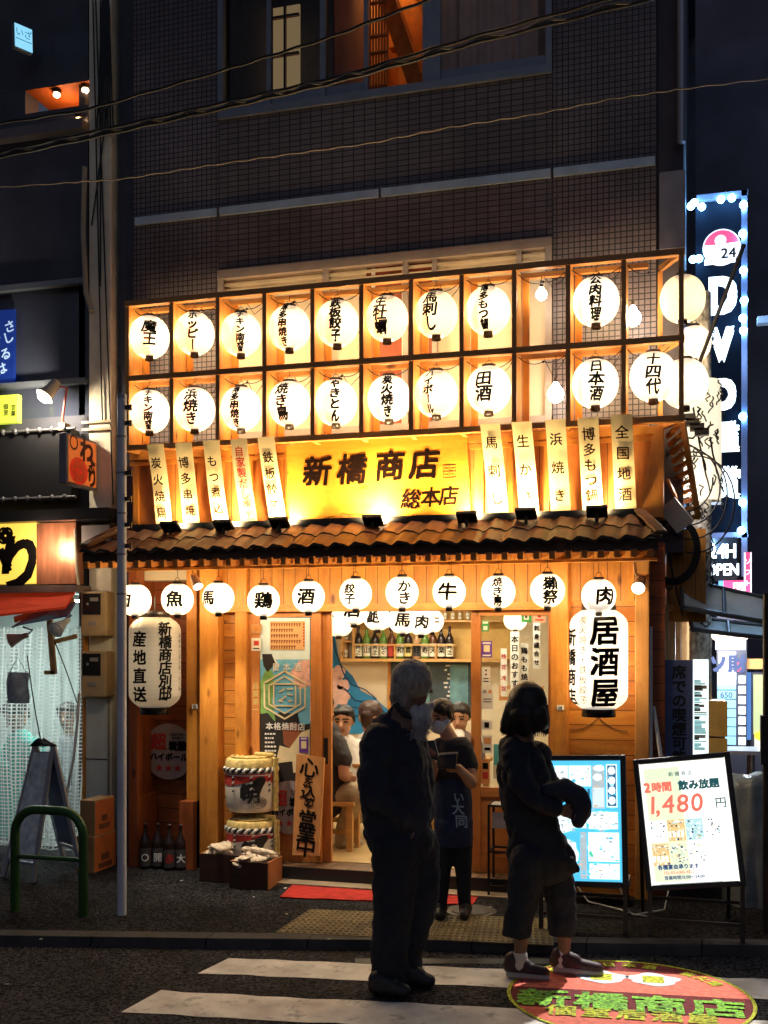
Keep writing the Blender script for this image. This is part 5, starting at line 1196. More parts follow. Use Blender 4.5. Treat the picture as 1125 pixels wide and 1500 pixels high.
lo = bpy.data.objects.new('soffit_glow', L); COL.objects.link(lo); lo.location = (X(100,YL+.2), YL+.2, z-.14)
MB().box((-11,YL-.10,Zz(60,204,YL)),(nx1,YL-.001,Zz(60,190,YL))).build('ledge', M('ledge_grey', (.17,.15,.16), .7, var=.1), NB)
MB().box((-11,YL-.06,Zz(60,424,YL)),(nx1,YL-.001,Zz(60,416,YL))).build('ledge', ALU, NB)
MB().box((-11,YL-.06,Zz(60,568,YL)),(nx1,YL-.001,Zz(60,560,YL))).build('ledge', ALU, NB)
mb = MB(); mb.box((-11,YL+.05,Zz(60,612,YL)),(nx1,YL+.08,Zz(60,420,YL))); mb.build('glazing', M('dark_glazing', (.06,.07,.11), .12, var=.2, scale=2), NB)
MB().box((X(152,YL+.25)-.12,YL+.05,0),(X(152,YL+.25)-.06,YL+.2,9.6)).build('corner', DARK, NB)
# concrete pillar
CP = thing('concrete_pillar', 'tall square concrete pillar between the dark building and the tiled one', 'pillar', (X(146,.25), .35, 0))
MB().box((X(130,.25), .25, 0), (X(163,.25), .55, 9.6)).build('shaft', CONC, CP, bevel=.01)
mb = MB()
for py in (618,629): z = Zz(150,py,.25); mb.box((X(122,.25),.225,z-.010),(X(165,.25),.247,z+.010))
build_each(mb, 'strap', M('old_strap', (.42,.33,.20), .5, .3, var=.2), CP)
mb = MB()
for a,b in (((136,0),(150,620)),((140,0),(166,740)),((147,0),(147,420)),((158,150),(134,330))):
    p, q = W(a[0],a[1],.235), W(b[0],b[1],.235); mb.tube(cord(p, q, .02, 12, .004), .006, 5)
for k in range(7): mb.tube(cord(W(150+k*1.5,0,.21), W(142+k*4,190,.20), .05, 10, .02), .008, 5)
mb.build('cable_run', CABLE, CP)
mb = MB(); p, q = W(124,245,.22), W(126,430,.22); mb.tube([p, (p+q)/2+V((-.02,0,0)), q, q+V((.05,.0,-.15))], .022, 8); mb.build('conduit', M('conduit_cream', (.42,.38,.28), .6, var=.1), CP)
# projecting signs
def boxsign(name, label, xf, y0, z0, y1, z1, thick, mats, paint=None, zslope=0):
    """sign standing out from the wall, its lettered face towards +x"""
    o = thing(name, label, 'sign', (xf-thick/2, (y0+y1)/2, z0)); MB().box((xf-thick,y0,z0),(xf,y1,z1)).build('case', mats[0], o, bevel=.012)
    mb = MB(); mb.box((xf+.0005,y0+.02,z0+.02),(xf+.004,y1-.02,z1-.02)); mb.build('face', mats[1], o)
    if paint: mb = MB(); paint(mb, lambda a, b: (xf+.006, (y0+y1)/2+a, (z0+z1)/2+b), y1-y0, z1-z0); mb.build('lettering', mats[2:], o)
    return o
c4 = [W(20,31,.02), W(48,47,.17), W(48,85,.17), W(21,67,.02)]; c4[1].z = c4[0].z; c4[2].z = c4[3].z = W(34,75,.1).z
o = thing('projecting_sign','small pale blue lit sign high on the dark building at top left','sign',c4[3])
MB().slab([p_+V((0,.004,0)) for p_ in c4][::-1], .05).build('case', ALU, o, bevel=.012)
u4 = (c4[1]-c4[0]); v4 = (c4[0]-c4[3]); m4 = (c4[0]+c4[2])/2; n4 = u4.cross(v4).normalized(); n4 = -n4 if n4.y > 0 else n4
mb = MB(); mb.add([m4+u4*a+v4*b+n4*.006 for a,b in ((-.46,-.46),(.46,-.46),(.46,.46),(-.46,.46))],[(0,1,2,3)]); mb.build('face', emis('sign_paleblue',(.25,.62,.85),.95), o)
mb = MB(); mb.add([m4+u4*a+v4*b+n4*.009 for a,b in ((-.42,-.14),(.42,-.14),(.42,-.10),(-.42,-.10))],[(0,1,2,3)]); write(mb,'いざ',flat(m4+v4*.16+n4*.009,u4.normalized(),(0,0,1)),.075); mb.build('lettering', emis('sign_dull',(.10,.32,.45),.5), o)
xs = X(98,-.22); zA, zB = Zz(98,633,-.22), Zz(98,708,-.22)
def wap(mb, f, w, h):
    for ch, a, b, s in (('わ',.12,.26,.21),('っ',.24,.07,.13),('ぷ',.28,-.05,.12),('り',.30,-.27,.16)): write(mb, ch, lambda u,v: f(w*a+u, h*b+v), s*h/.40, bold=.035, mi=0)
    for i in range(24): a0, a1 = 2*pi*i/24, 2*pi*(i+1)/24; c_ = lambda t, r: f(-w*.30+cos(t)*r, h*.34+sin(t)*r); mb.add([c_(a0,.045),c_(a1,.045),c_(a1,.062),c_(a0,.062)],[(0,1,2,3)],0)
    n=30; mb.add([f(-w*.14+cos(2*pi*i/n)*w*.30, -h*.20+sin(2*pi*i/n)*h*.27) for i in range(n)],[tuple(range(n))],1)
    for tx, b in (('新橋',-.06),('四丁目',-.2),('酒場',-.34)): write(mb, tx, lambda u,v: (f(-w*.14+u, h*b+v)[0]+.001, *f(-w*.14+u, h*b+v)[1:]), .075, bold=.02, mi=2)
boxsign('projecting_sign','orange square sign lettered わっぷり standing out from the concrete pillar', xs, -.22, zB, .235, zA, .075, [M('sign_case_grey',(.20,.19,.22),.5,.2,var=.1), M('sign_orange',(.66,.16,.03),.6,var=.08,emit=(1,.25,.05),es=.16), M('sign_brown',(.06,.015,.01),.6,var=0), M('sign_red',(.60,.03,.015),.6,var=0,emit=(1,.05,.02),es=.15), M('sign_redlight',(.7,.14,.05),.6,var=0)], wap)
# window signs at far left
def wallsign(name, label, x0, x1, y0, y1, y, m, paint=None, mats=(), th=.06):
    a, b = W(x0,y1,y), W(x1,y0,y); o = thing(name, label, 'sign', ((a.x+b.x)/2, y, a.z)); MB().box((a.x,y,a.z),(b.x,y+th,b.z)).build('panel', m, o, bevel=.006)
    if paint: mb = MB(); paint(mb); mb.build('lettering', list(mats), o)
    return o
wallsign('lit_sign','blue lit sign with slanting white handwriting at the left edge', -40, 21, 452, 566, YL-.01, emis('sign_blue',(.01,.04,.30),.30), lambda mb: [write(mb, c_, flat(W(px,py,YL-.016),(.95,0,.3),(-.3,0,.95)), .11, bold=.02) for c_,px,py in (('は',2,540),('る',8,518),('し',12,494),('さ',14,478),('け',-6,500))], [emis('sign_bluewhite',(.55,.75,1),.5)], th=.03)
wallsign('lit_sign','yellow-green lit sign with small dark lettering at the left edge', -60, 26, 577, 624, YL-.22, emis('sign_lime',(.60,.72,.06),.8), lambda mb: [write(mb, t_, flat(W(px,py,YL-.225)), .05, True, bold=.02) for t_,px,py in (('営業',20,601),('個室',9,600),('宴会',-3,601))], [INK])
# spotlight on red arm
p, q = W(73,572,.05), W(93,622,.15)
o = thing('spotlight', 'caged beige spotlight on a red arm above the dark fascia at left', 'spotlight', q)
d = V((-.35,-.5,-.75)).normalized(); mb = MB(); mb.cone(p-d*.10, p+d*.02, .040, .055, 18); mb.cone(p+d*.02, p+d*.07, .055, .075, 18, caps=False); mb.build('head', M('spot_cream',(.55,.48,.38),.5,var=.1), o)
mb = MB(); a_ = d.orthogonal().normalized(); b_ = d.cross(a_)
for k in range(6): t_ = pi*k/6; e_ = a_*cos(t_)+b_*sin(t_); mb.tube([p+d*.07+e_*.075, p+d*.10+e_*.04, p+d*.105-e_*.04, p+d*.07-e_*.075], .004, 5)
for r_ in (.075,.045): mb.tube([p+d*(.07 if r_ > .06 else .10)+(a_*cos(t_)+b_*sin(t_))*r_ for t_ in [2*pi*i/20 for i in range(21)]], .004, 5)
L = bpy.data.lights.new('pillar_fill','POINT'); L.energy = 22; L.color = (1,.84,.62); L.shadow_soft_size = .04  # point light added at the caged head to brighten the pillar
lo = bpy.data.objects.new('pillar_fill', L); COL.objects.link(lo); lo.location = p+d*.16
MB().ball(p+d*.05, .035, 12, 8).build('bulb', M('caged_bulb',(1,.9,.75),var=0,emit=(1,.88,.68),es=3), o)
mb.build('cage', M('cage_wire',(.5,.46,.36),.4,.4,var=0), o)
mb = MB(); mb.tube([p-d*.06, p-d*.04+V((.10,.05,0)), q+V((-.01,0,.05)), q], .011, 8); mb.build('arm', M('arm_red',(.38,.07,.05),.4,var=.1), o)
mb = MB(); mb.box(q+V((-.03,-.03,-.05)), q+V((.03,.06,.01))); mb.build('bracket', M('bracket_brown',(.35,.22,.12),.6,var=.1), o)
# dark fascia with beaded rails
o = thing('dark_fascia', 'blank black fascia panel with beaded rails, left of the orange sign', 'panel', W(40,735,.15))
a, b = W(-60,735,.15), W(104,628,.15); MB().box((a.x,.15,a.z),(b.x,.28,b.z)).build('panel', BLACK, o)
mb = MB()
for z in (b.z, a.z): mb.cone((a.x,.14,z),(b.x+.05,.14,z),.014,.014,8)
mb.build('rail', M('dull_chrome',(.16,.16,.17),.4,.5,var=.1), o)
mb = MB()
for z in (b.z, a.z):
    for k in range(11): x = b.x-.05-k*.118; mb.ball((x,.135,z),(.022,.022,.028),10,6)
build_each(mb, 'bead', M('bead_grey',(.12,.12,.13),.35,.3,var=.1), o)
# canopy and lit sign with one big hiragana
o = thing('lit_shop_sign', 'yellow lit sign with one big black り and a copper panel beside it', 'sign', W(40,855,.10))
a, b = W(-70,856,.10), W(53,765,.10); MB().box((a.x,.10,a.z),(b.x,.22,b.z)).build('panel', M('sign_yellow',(.75,.50,.10),.5,var=.06,emit=(1,.62,.08),es=.55), o)
mb = MB(); write(mb, 'り', flat(W(28,824,.094),(1,0,0),(.05,0,1)), .50, bold=.035, shear=.1); write(mb, 'ぷ', flat(W(-18,805,.094)), .5, bold=.035); mb.build('lettering', INK, o)
a, b = W(53.5,856,.10), W(111,765,.10); MB().box((a.x,.10,a.z),(b.x,.22,b.z)).build('copper_panel', M('copper',(.42,.17,.09),.35,.5,var=.3,scale=5,stretch=(4,1,.6)), o)
MB().box((X(-70,.0),-.02,Zz(40,764,.0)),(X(160,.0),.24,Zz(40,748,.0))).build('canopy', BLACK, o)
MB().box((X(-70,.02),.02,Zz(40,868,.02)),(X(112,.02),.24,Zz(40,858,.02))).build('sill', M('sill_brown',(.16,.11,.10),.5,var=.2), o)
mb = MB(); mb.tube([W(110,775,.08),W(112,830,.08),W(116,862,.08)], .012, 8); mb.build('conduit', M('conduit_cream',(.42,.38,.28)), o)
L = bpy.data.lights.new('sign_glow','AREA'); L.size = .12; L.energy = 2.2; L.color = (1,.72,.50); lo_ = None
lo = bpy.data.objects.new('sign_glow', L); COL.objects.link(lo); lo.location = W(58,800,-.12); lo.rotation_euler = (pi/2+.1,0,0)
# red awning
o = thing('red_awning', 'red cloth awning under the yellow lit sign at left', 'awning', W(40,905,.0))
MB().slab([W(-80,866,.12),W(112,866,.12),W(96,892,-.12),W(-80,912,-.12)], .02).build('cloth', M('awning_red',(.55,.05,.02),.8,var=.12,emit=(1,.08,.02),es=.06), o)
# grey box above the meters
mb = MB(); a, b = W(119,808,.10), W(161,768,.10); mb.box((a.x,.10,a.z),(b.x,.25,b.z)); tag(mb.build('junction_box', M('junction_grey',(.20,.18,.18),.5,var=.12), bevel=.006), 'plain grey metal box on the pillar under the dark canopy', 'box')
# electricity meters
for i, (y0, y1) in enumerate(((866,932),(954,1021))):
    a, b = W(118,y1,.10), W(155,y0,.10); o = thing('electric_meter', f'beige electricity meter with dark window, {"upper" if i == 0 else "lower"} one on the pillar', 'meter', a, 'electricity meters')
    MB().box((a.x,.10,a.z),(b.x,.25,b.z)).build('case', M('meter_beige',(.48,.34,.17),.5,var=.06), o, bevel=.012)
    h_ = b.z-a.z; w_ = b.x-a.x
    MB().box((a.x+w_*.10,.092,a.z+h_*.48),(a.x+w_*.80,.099,a.z+h_*.95)).build('window', M('meter_window',(.02,.02,.025),.1,var=0), o)
    mb = MB(); mb.box((a.x+w_*.4,.088,a.z+h_*.78),(a.x+w_*.72,.0915,a.z+h_*.86)); mb.box((a.x+w_*.32,.094,a.z+h_*.24),(a.x+w_*.62,.0985,a.z+h_*.33)); mb.cone((a.x+w_*.3,.0915,a.z+h_*.72),(a.x+w_*.3,.089,a.z+h_*.72),.012,.012,10)
    mb.build('dial', [GREYP], o)
o = thing('lit_pillar_foot','lower pillar face under the meters, its green-white light painted in the colour','board', W(141,1165,.2))
MB().box((X(124,.2),.20,SW),(X(157,.2),.245,Zz(140,1022,.2))).build('panel', M('pillar_lit_pale',(.56,.58,.52),.7,var=.12,scale=5,stretch=(1,1,.4)), o)  # pillar's lower face; greenish light on it painted into the colour
z = Zz(140,1112,.2); MB().box((X(124,.2),.196,z-.004),(X(157,.2),.199,z+.004)).build('seam', BLACK, o)
MB().box((X(120.5,.18),.18,SW),(X(124,.18),.24,2.05)).build('edge_strip', POST, o)
# clear plastic curtain with white grid, bright room behind
gm = bpy.data.materials.new('grid_plastic'); gm.use_nodes = True; n_ = gm.node_tree.nodes; l_ = gm.node_tree.links
n_.remove(n_['Principled BSDF'])
tc = n_.new('ShaderNodeTexCoord'); sp = n_.new('ShaderNodeSeparateXYZ'); l_.new(tc.outputs['UV'], sp.inputs[0])
def mth(op, a, b=None):
    k_ = n_.new('ShaderNodeMath'); k_.operation = op
    for i, q_ in enumerate((a,b)):
        if q_ is None: continue
        if isinstance(q_, (int,float)): k_.inputs[i].default_value = q_
        else: l_.new(q_, k_.inputs[i])
    return k_.outputs[0]
gx = mth('LESS_THAN', mth('FRACT', mth('MULTIPLY', sp.outputs[0], 44)), .30); gz = mth('LESS_THAN', mth('FRACT', mth('MULTIPLY', sp.outputs[1], 60)), .30)
g_ = mth('MAXIMUM', gx, gz)
tr = n_.new('ShaderNodeBsdfTransparent'); tr.inputs[0].default_value = (.80,.86,.84,1)
df = n_.new('ShaderNodeBsdfDiffuse'); df.inputs[0].default_value = (.75,.80,.78,1); tl_ = n_.new('ShaderNodeBsdfTranslucent'); tl_.inputs[0].default_value = (.78,.84,.82,1)
gl = n_.new('ShaderNodeBsdfGlossy'); gl.inputs['Roughness'].default_value = .12
m1 = n_.new('ShaderNodeMixShader'); m1.inputs[0].default_value = .6; l_.new(df.outputs[0], m1.inputs[1]); l_.new(tl_.outputs[0], m1.inputs[2])
m0 = n_.new('ShaderNodeMixShader'); m0.inputs[0].default_value = .07; l_.new(tr.outputs[0], m0.inputs[1]); l_.new(m1.outputs[0], m0.inputs[2])
m2 = n_.new('ShaderNodeMixShader'); l_.new(mth('MULTIPLY', g_, .62), m2.inputs[0]); l_.new(m0.outputs[0], m2.inputs[1]); l_.new(m1.outputs[0], m2.inputs[2])
m3 = n_.new('ShaderNodeMixShader'); m3.inputs[0].default_value = .06; l_.new(m2.outputs[0], m3.inputs[1]); l_.new(gl.outputs[0], m3.inputs[2]); l_.new(m3.outputs[0], n_['Material Output'].inputs[0])
xa, xb = X(-75,.2), X(123,.2); mb = MB(); nx, nz = 70, 16; vs = []; z0, z1 = .12, 1.98
for j in range(nz+1):
    for i in range(nx+1):
        u = i/nx; v = j/nz; fold = .030*sin(u*31+2*sin(v*2))*(1-.5*v)+.018*sin(u*70+v*3); vs.append((xa+(xb-xa)*u, .20+fold+.03*sin(v*4+u*5), z0+(z1-z0)*v))
mb.add(vs, [(j*(nx+1)+i, j*(nx+1)+i+1, (j+1)*(nx+1)+i+1, (j+1)*(nx+1)+i) for j in range(nz) for i in range(nx)], 0, True)
cu_ = mb.build('plastic_curtain', gm); uvl = cu_.data.uv_layers.new(name='UVMap')
for lp in cu_.data.loops: k_ = lp.vertex_index; uvl.data[lp.index].uv = ((k_ % (nx+1))/nx, (k_//(nx+1))/nz)
tag(cu_, 'wavy clear plastic curtain with white grid closing the left shop', 'curtain')
# shell of the shop behind the curtain
LI = M('left_room_paint', (.55,.66,.64), .8, var=.12, scale=2)
mb = MB(); mb.box((-9,2.6,SW),(-4.95,2.7,2.4)); mb.box((-9,.53,2.28),(-4.95,2.6,2.38)); mb.box((-4.98,.56,SW),(-4.9,2.6,2.28)); mb.build('ground_floor_room', LI, NB)
mb = MB(); mb.box((-9,.53,SW+.002),(-4.99,2.59,SW+.01)); mb.build('room_floor', M('room_floor_grey',(.2,.2,.2),.6,var=.1), NB)
o = thing('ceiling_light','bright cool white ceiling light in the left shop behind the plastic curtain','ceiling light',(-6.0,1.1,2.28))
MB().box((-6.7,1.0,2.24),(-5.3,1.2,2.279)).build('housing', WHITE, o); MB().box((-6.68,1.02,2.225),(-5.32,1.18,2.239)).build('tube', M('lit_cool_tube',(.8,1,.97),var=0,emit=(.95,1,.95),es=44), o)
# clutter hung at the curtain's top: two clip lamps, bag, timber brackets
def cliplamp(px, py, y, dr, label, col, s=1):
    p = W(px,py,y); d = V(dr).normalized(); o = thing('clip_lamp', label, 'lamp', p)
    mb = MB(); mb.cone(p-d*.06*s, p+d*.05*s, .025*s, .062*s, 18); mb.cone(p-d*.11*s,p-d*.06*s,.022*s,.025*s,14); mb.build('shade', M('clip_'+col, {'white':(.6,.62,.6),'brown':(.16,.11,.10)}[col], .4, var=.1), o)
    MB().ball(p+d*.045*s, (.05*s,.05*s,.02*s), 14, 8, rot=d.to_track_quat('Z','Y').to_matrix()).build('bulb', M('clip_bulb',(.6,.62,.6),.2,var=0), o)
    mb = MB(); mb.tube([p-d*.10*s, p-d*.13*s+V((0,.03,.03)), p+V((.02,.08,.10))], .008); mb.build('arm', BLACK, o)
cliplamp(87,918,.0,(-.1,-.8,-.45),'white caged clip lamp hanging among the timber at the curtain top','white',1.1)
cliplamp(22,936,-.02,(-.75,-.4,-.3),'small brown clip lamp at the curtain top, tilted left','brown')
o = thing('timber_bracket','loose pale timber bracket hanging at the right of the plastic curtain','bracket',W(78,985,.08))
mb = MB()
for a, b, w in (((73,908),(79,988),.045),((66,985),(81,985),.035),((80,940),(112,932),.035),((22,908),(108,880),.05)): mb.bar(W(*a,.08),W(*b,.08),w,.03,up=(0,1,0))
mb.build('bar', wood('bracket_timber',(.30,.17,.06),(.46,.28,.11),'z',1,knots=False), o)
mb = MB(); mb.slab([W(18,920,.02),W(75,885,.1),W(112,882,.1),W(100,905,-.05),W(70,902,-.12)], .02); mb.build('board', M('bracket_blue',(.12,.13,.28),.6,var=.15), o)
mb = MB(); a, b = W(10,1030,.06), W(41,985,.06); vs = []
for j in range(9):
    for i in range(9): vs.append((a.x+(b.x-a.x)*i/8+.006*sin(j), .06-.035*sin(pi*i/8)*sin(pi*(j+1)/10)+.006*sin(3*i+2*j), a.z+(b.z-a.z)*j/8))
mb.add(vs, [(j*9+i,j*9+i+1,(j+1)*9+i+1,(j+1)*9+i) for j in range(8) for i in range(8)], 0, True); mb.add([(x,.075,z) for x,y,z in vs], [(j*9+i,j*9+i+1,(j+1)*9+i+1,(j+1)*9+i) for j in range(8) for i in range(8)], 0, True)
c = W(26,962,.05); mb.tube([W(14,985,.06), c, W(38,985,.06)], .004, 5)
tag(mb.build('plastic_bag', M('bag_grey',(.40,.46,.48),.3,var=.3,scale=20)), 'small crumpled clear bag hanging in front of the plastic curtain', 'bag')
mb = MB(); mb.tube(cord(W(40,960,.03), W(60,1085,.05), .05, 10), .005, 5); mb.tube(cord(W(80,940,.03), W(113,1030,.05), -.02, 10), .005, 5); tag(mb.build('hanging_cord', CABLE), 'thin dark cords hanging in front of the plastic curtain', 'cord')
mb = MB(); mb.tube([W(116,1015,.09),W(113,1060,.10),W(108,1110,.10),W(97,1165,.12),W(92,1200,.12)], .012, 8); tag(mb.build('white_hose', M('hose_white',(.6,.62,.6),.5,var=0)), 'pale hose running down in front of the curtain beside the pillar face', 'hose')
# A-frame sign
yA = -.62; o = thing('a_frame_sign','silver A-frame pavement sign with dark blue panels before the plastic curtain','A-frame sign',G(72,1290,SW))
tl_, tr_ = W(52,1090,yA+.06), W(78,1090,yA-.03)
fl, fr_ = W(3,1292,yA), W(47,1300,yA-.10); bl_, br_ = W(94,1262,yA+.25), W(118,1272,yA+.0)
mb = MB()
for a, b in ((tl_,fl),(tr_,fr_),(tl_,bl_),(tr_,br_),(tl_,tr_)): mb.bar(a,b,.032,.024,up=(0,1,0))
lf = lambda a,b,t_: a+(b-a)*t_
for a,b,c_,d_ in ((tl_,fl,tr_,fr_),(tl_,bl_,tr_,br_)): mb.bar(lf(a,b,.84),lf(c_,d_,.84),.03,.02)
mb.build('frame', M('sign_alloy',(.36,.38,.44),.4,.4,var=.1), o)
MB().slab([lf(tl_,fl,.06),lf(tr_,fr_,.06),lf(tr_,fr_,.82),lf(tl_,fl,.82)], .008).build('panel', M('aframe_print',(.72,.82,.84),.4,var=.35,scale=16), o)
MB().slab([lf(tl_,bl_,.06),lf(tr_,br_,.06),lf(tr_,br_,.82),lf(tl_,bl_,.82)], .008).build('panel', M('aframe_back',(.07,.09,.16),.5,var=.15), o)
mb = MB()
for k in range(7): mb.tube([tl_+V((.02*k-.02,-.03,-.01)), tl_+V((.03+.015*k,-.05,.03+.01*(k%3))), tr_+V((.015*k-.05,-.02,-.01))], .008, 6)
mb.build('tied_cable', BLACK, o)
# green hoop rail
o = thing('hoop_barrier','dark green hoop rail on the pavement in front of the A-frame sign','barrier',G(72,1340,SW))
gy = G(72,1338,SW).y; gx0, gx1 = X(22,gy), X(122,gy); zt_ = Zz(72,1187,gy); r_ = .030; rc = .16; pts = [V((gx0,gy,SW))]
for k in range(9): t_ = pi/2*k/8; pts.append(V((gx0+rc-rc*cos(t_), gy, zt_-rc+rc*sin(t_))))
for k in range(9): t_ = pi/2*k/8; pts.append(V((gx1-rc+rc*sin(t_), gy, zt_-rc+rc*cos(t_))))
pts.append(V((gx1,gy,SW))); GRM = M('rail_green',(.025,.085,.02),.35,.2,var=.15)
MB().tube(pts, r_, 16).build('hoop', GRM, o); z = Zz(72,1257,gy); MB().cone((gx0,gy,z),(gx1,gy,z),.015,.015,12).build('crossbar', GRM, o)
# cardboard boxes
CARD = M('cardboard',(.36,.20,.09),.85,var=.12,scale=8); CARDLIT = M('cardboard_lit',(.48,.13,.035),.8,var=.12)
def carton(x0, x1, y0, y1, yf, dep, label, grp):
    a, b = W(x0,y1,yf), W(x1,y0,yf); o = thing('cardboard_box', label, 'box', (a.x,yf,a.z), grp)
    MB().box((a.x,yf,a.z),(b.x,yf+dep,b.z)).build('carton', CARD, o, bevel=.004)
    mb = MB(); mb.box((b.x+.0005,yf+.01,a.z+.01),(b.x+.002,yf+dep-.01,b.z-.01)); mb.build('lit_side', CARDLIT, o)  # orange light on the right faces painted into the cardboard colour
    mb = MB(); mb.box((b.x+.0025,yf+.06,a.z+.05),(b.x+.0035,yf+dep-.08,a.z+.09)); mb.box((b.x+.0025,yf+.10,a.z+.11),(b.x+.0035,yf+dep-.12,a.z+.16)); mb.build('print', M('carton_print',(.12,.04,.02),.8,var=0), o)
carton(112,138,1226,1283,-.30,.34,'lower cardboard box with orange light painted on its right side beside the steel pole','cardboard boxes by the pole')
carton(117,139,1173,1225.4,-.28,.30,'upper cardboard box stacked by the pale pillar face','cardboard boxes by the pole')
# ================================================================ overhead wires
def wire(pts, y, r, label, n=24, twist=False):
    P_ = [W(a,b,y) for a,b in pts]; q = []
    for i in range(len(P_)-1):
        for k in range(n): t_ = k/n; q.append(P_[i]+(P_[i+1]-P_[i])*t_+V((0,0,.0035*sin((i*n+k)*.8))))
    q.append(P_[-1]); mb = MB(); mb.tube(q, r, 6)
    if twist: mb.tube([p+V((0,.012*cos(i*.8),.014+.012*sin(i*.8))) for i,p in enumerate(q)], r*.7, 5, mi=1)
    o = mb.build('overhead_wire', [CABLE, M('pale_wire',(.24,.20,.15),.4,var=0)]); tag(o, label, 'wire'); return o
wire([(-60,190),(130,160),(330,102),(480,56),(640,-5)], -1.2, .010, 'dark overhead wire crossing the upper window from left, highest of the wires')
wire([(-60,243),(140,200),(330,158),(500,118),(700,62),(980,-8)], -1.0, .013, 'thick twisted pair of overhead wires below the upper window', twist=True)
wire([(-60,236),(140,192),(330,150),(500,112),(700,52),(960,-20)], -.9, .012, 'black overhead wire running just above the twisted pair')
o = wire([(-60,278),(90,268),(180,262),(300,243),(420,226),(540,210),(660,186),(780,168),(900,144),(1000,130),(1150,112)], -.8, .0045, 'thin pale wavy wire below the others, sagging across the tiles'); o.data.materials[0] = M('pale_wire',(.42,.36,.28))
# ================================================================ right-hand alley
NAVY = M('navy_cloth',(.09,.125,.28),.7,var=.15)
FB = thing('far_building','dark building beyond the alley on the right with faint windows, raised to hide the sky','building',(4,7,0))
MB().box((-.15,7.2,0),(14,7.6,18)).build('wall', M('far_wall',(.16,.16,.21),.8,var=.25,scale=1.5), FB)  # wall made taller and wider to block the brighter sky behind
mb = MB()
for i in range(3):
    for j in range(5): mb.box((1.5+i*.9,7.17,1.2+j*1.5),(2.1+i*.9,7.195,2.0+j*1.5))
build_each(mb, 'window', M('far_window',(.05,.06,.08),.2,var=.3,scale=1), FB)
# dvd sign tower
yS = 2.6; a, b = W(1024,782,yS), W(1092,290,yS)
o = thing('sign_tower','tall black sign tower with white lit letters DVD鑑賞 edged by blue-white lamps','sign tower',(a.x,yS,a.z))
MB().box((a.x-.03,yS,a.z),(b.x,yS+.3,b.z)).build('board', M('tower_black',(.008,.009,.014),.9,var=0,spec=.05), o)
mb = MB(); 
for x in (X(1090,yS),): mb.box((x-.025,yS-.06,a.z-.4),(x+.025,yS-.001,b.z+.05))
mb.box((a.x-.02,yS-.06,b.z),(b.x+.02,yS-.001,b.z+.05)); mb.box((X(1030,yS)-.02,yS-.06,a.z-.05),(b.x+.02,yS-.001,a.z+.0))
mb.build('lamp_rail', M('rail_violet',(.25,.24,.36),.4,.3,var=0), o)
LW = M('lit_letter',(.9,1,1),var=0,emit=(.86,.97,1),es=1.5)
mb = MB()
for ch, px, py, s in (('D',1059,432,72),('V',1057,504,66),('D',1061,577,60),('鑑',1062,640,48),('賞',1064,707,50)):
    c = W(px,py,yS-.005); write(mb, ch, flat(c), s*SZ(px,yS)*(1.0 if ord(ch) < 999 else .95), bold=.05, sx=.72 if ord(ch) < 999 else .85)
mb.build('letters', LW, o)
mb = MB(); c = W(1057,362,yS-.02); n = 40
for i in range(1): mb.cone(c, c+V((0,.015,0)), .165, .165, 40)
for i in range(20): t0, t1 = pi*.06+pi*.88*i/20, pi*.06+pi*.88*(i+1)/20; mb.add([c+V((0,-.002,.02)), c+V((cos(t0)*.155,-.002,sin(t0)*.155)), c+V((cos(t1)*.155,-.002,sin(t1)*.155))], [(0,1,2)], 1)
mb.cone(c+V((-.01,-.003,.06)), c+V((-.01,-.006,.06)), .05, .05, 20); mb.bar(c+V((-.15,-.005,.0)), c+V((.15,-.005,.015)), .035, .004, up=(0,1,0)); mb.bar(c+V((-.15,-.005,-.13)), c+V((.12,-.005,-.125)), .05, .004, up=(0,1,0))
write(mb, '24', flat(c+V((.06,-.008,-.06))), .13, mi=2, bold=.02); mb.build('emblem', [emis('emblem_lit_white',(1,.95,.95),1.0), emis('emblem_lit_red',(.85,.05,.10),.9), INK], o)
LEDM = M('blue_lamp',(.6,.85,1),var=0,emit=(.16,.50,1),es=30)
mb = MB()
for px, py in ((1017,297),(1028,303),(1012,302),(1056,292),(1072,290),(1089,300),(1088,342),(1089,396),(1090,440),(1088,466),(1089,484),(1088,610),(1088,736),(1086,777),(1024,379),(1015,380),(1024,461),(1020,474)): mb.ball(W(px,py,yS-.09),.034,10,8)
build_each(mb, 'lamp_bulb', LEDM, o)
for px, py in ((1088,742),(1040,795),(1089,470),(1020,300)):           # the tower lamps' own blue-white light
    L = bpy.data.lights.new('tower_lamp', 'POINT'); L.energy = 7; L.color = (.30,.58,1); L.shadow_soft_size = .04
    lo = bpy.data.objects.new('tower_lamp', L); COL.objects.link(lo); lo.location = W(px,py,yS-.75)
# open sign
a, b = W(1040,851,1.9), W(1080,787,1.9); o = thing('open_sign','black sign with white lettering 24H OPEN below the sign tower','sign',(a.x,1.9,a.z))
MB().box((a.x-.08,1.9,a.z),(b.x,1.96,b.z)).build('board', BLACK, o); mb = MB()
write(mb, '24H', flat(W(1058,807,1.893)), .165, bold=.025, sx=.8); write(mb, 'OPEN', flat(W(1058,834,1.893)), .135, bold=.025, sx=.8); mb.build('letters', LW, o)
o = thing('pink_banner','narrow pink and white lit vertical banner above the grey awnings','banner',W(1095,875,1.7))
mb = MB(); a, b = W(1090,872,1.7), W(1101,809,1.7); mb.box((a.x,1.7,a.z),(b.x,1.72,b.z)); a2, b2 = W(1060,872,1.75), W(1090,850,1.75); mb.box((a2.x,1.75,a2.z),(b2.x,1.77,b2.z),1); mb.box((a.x+.012,1.695,a.z),(b.x-.012,1.699,b.z),1)
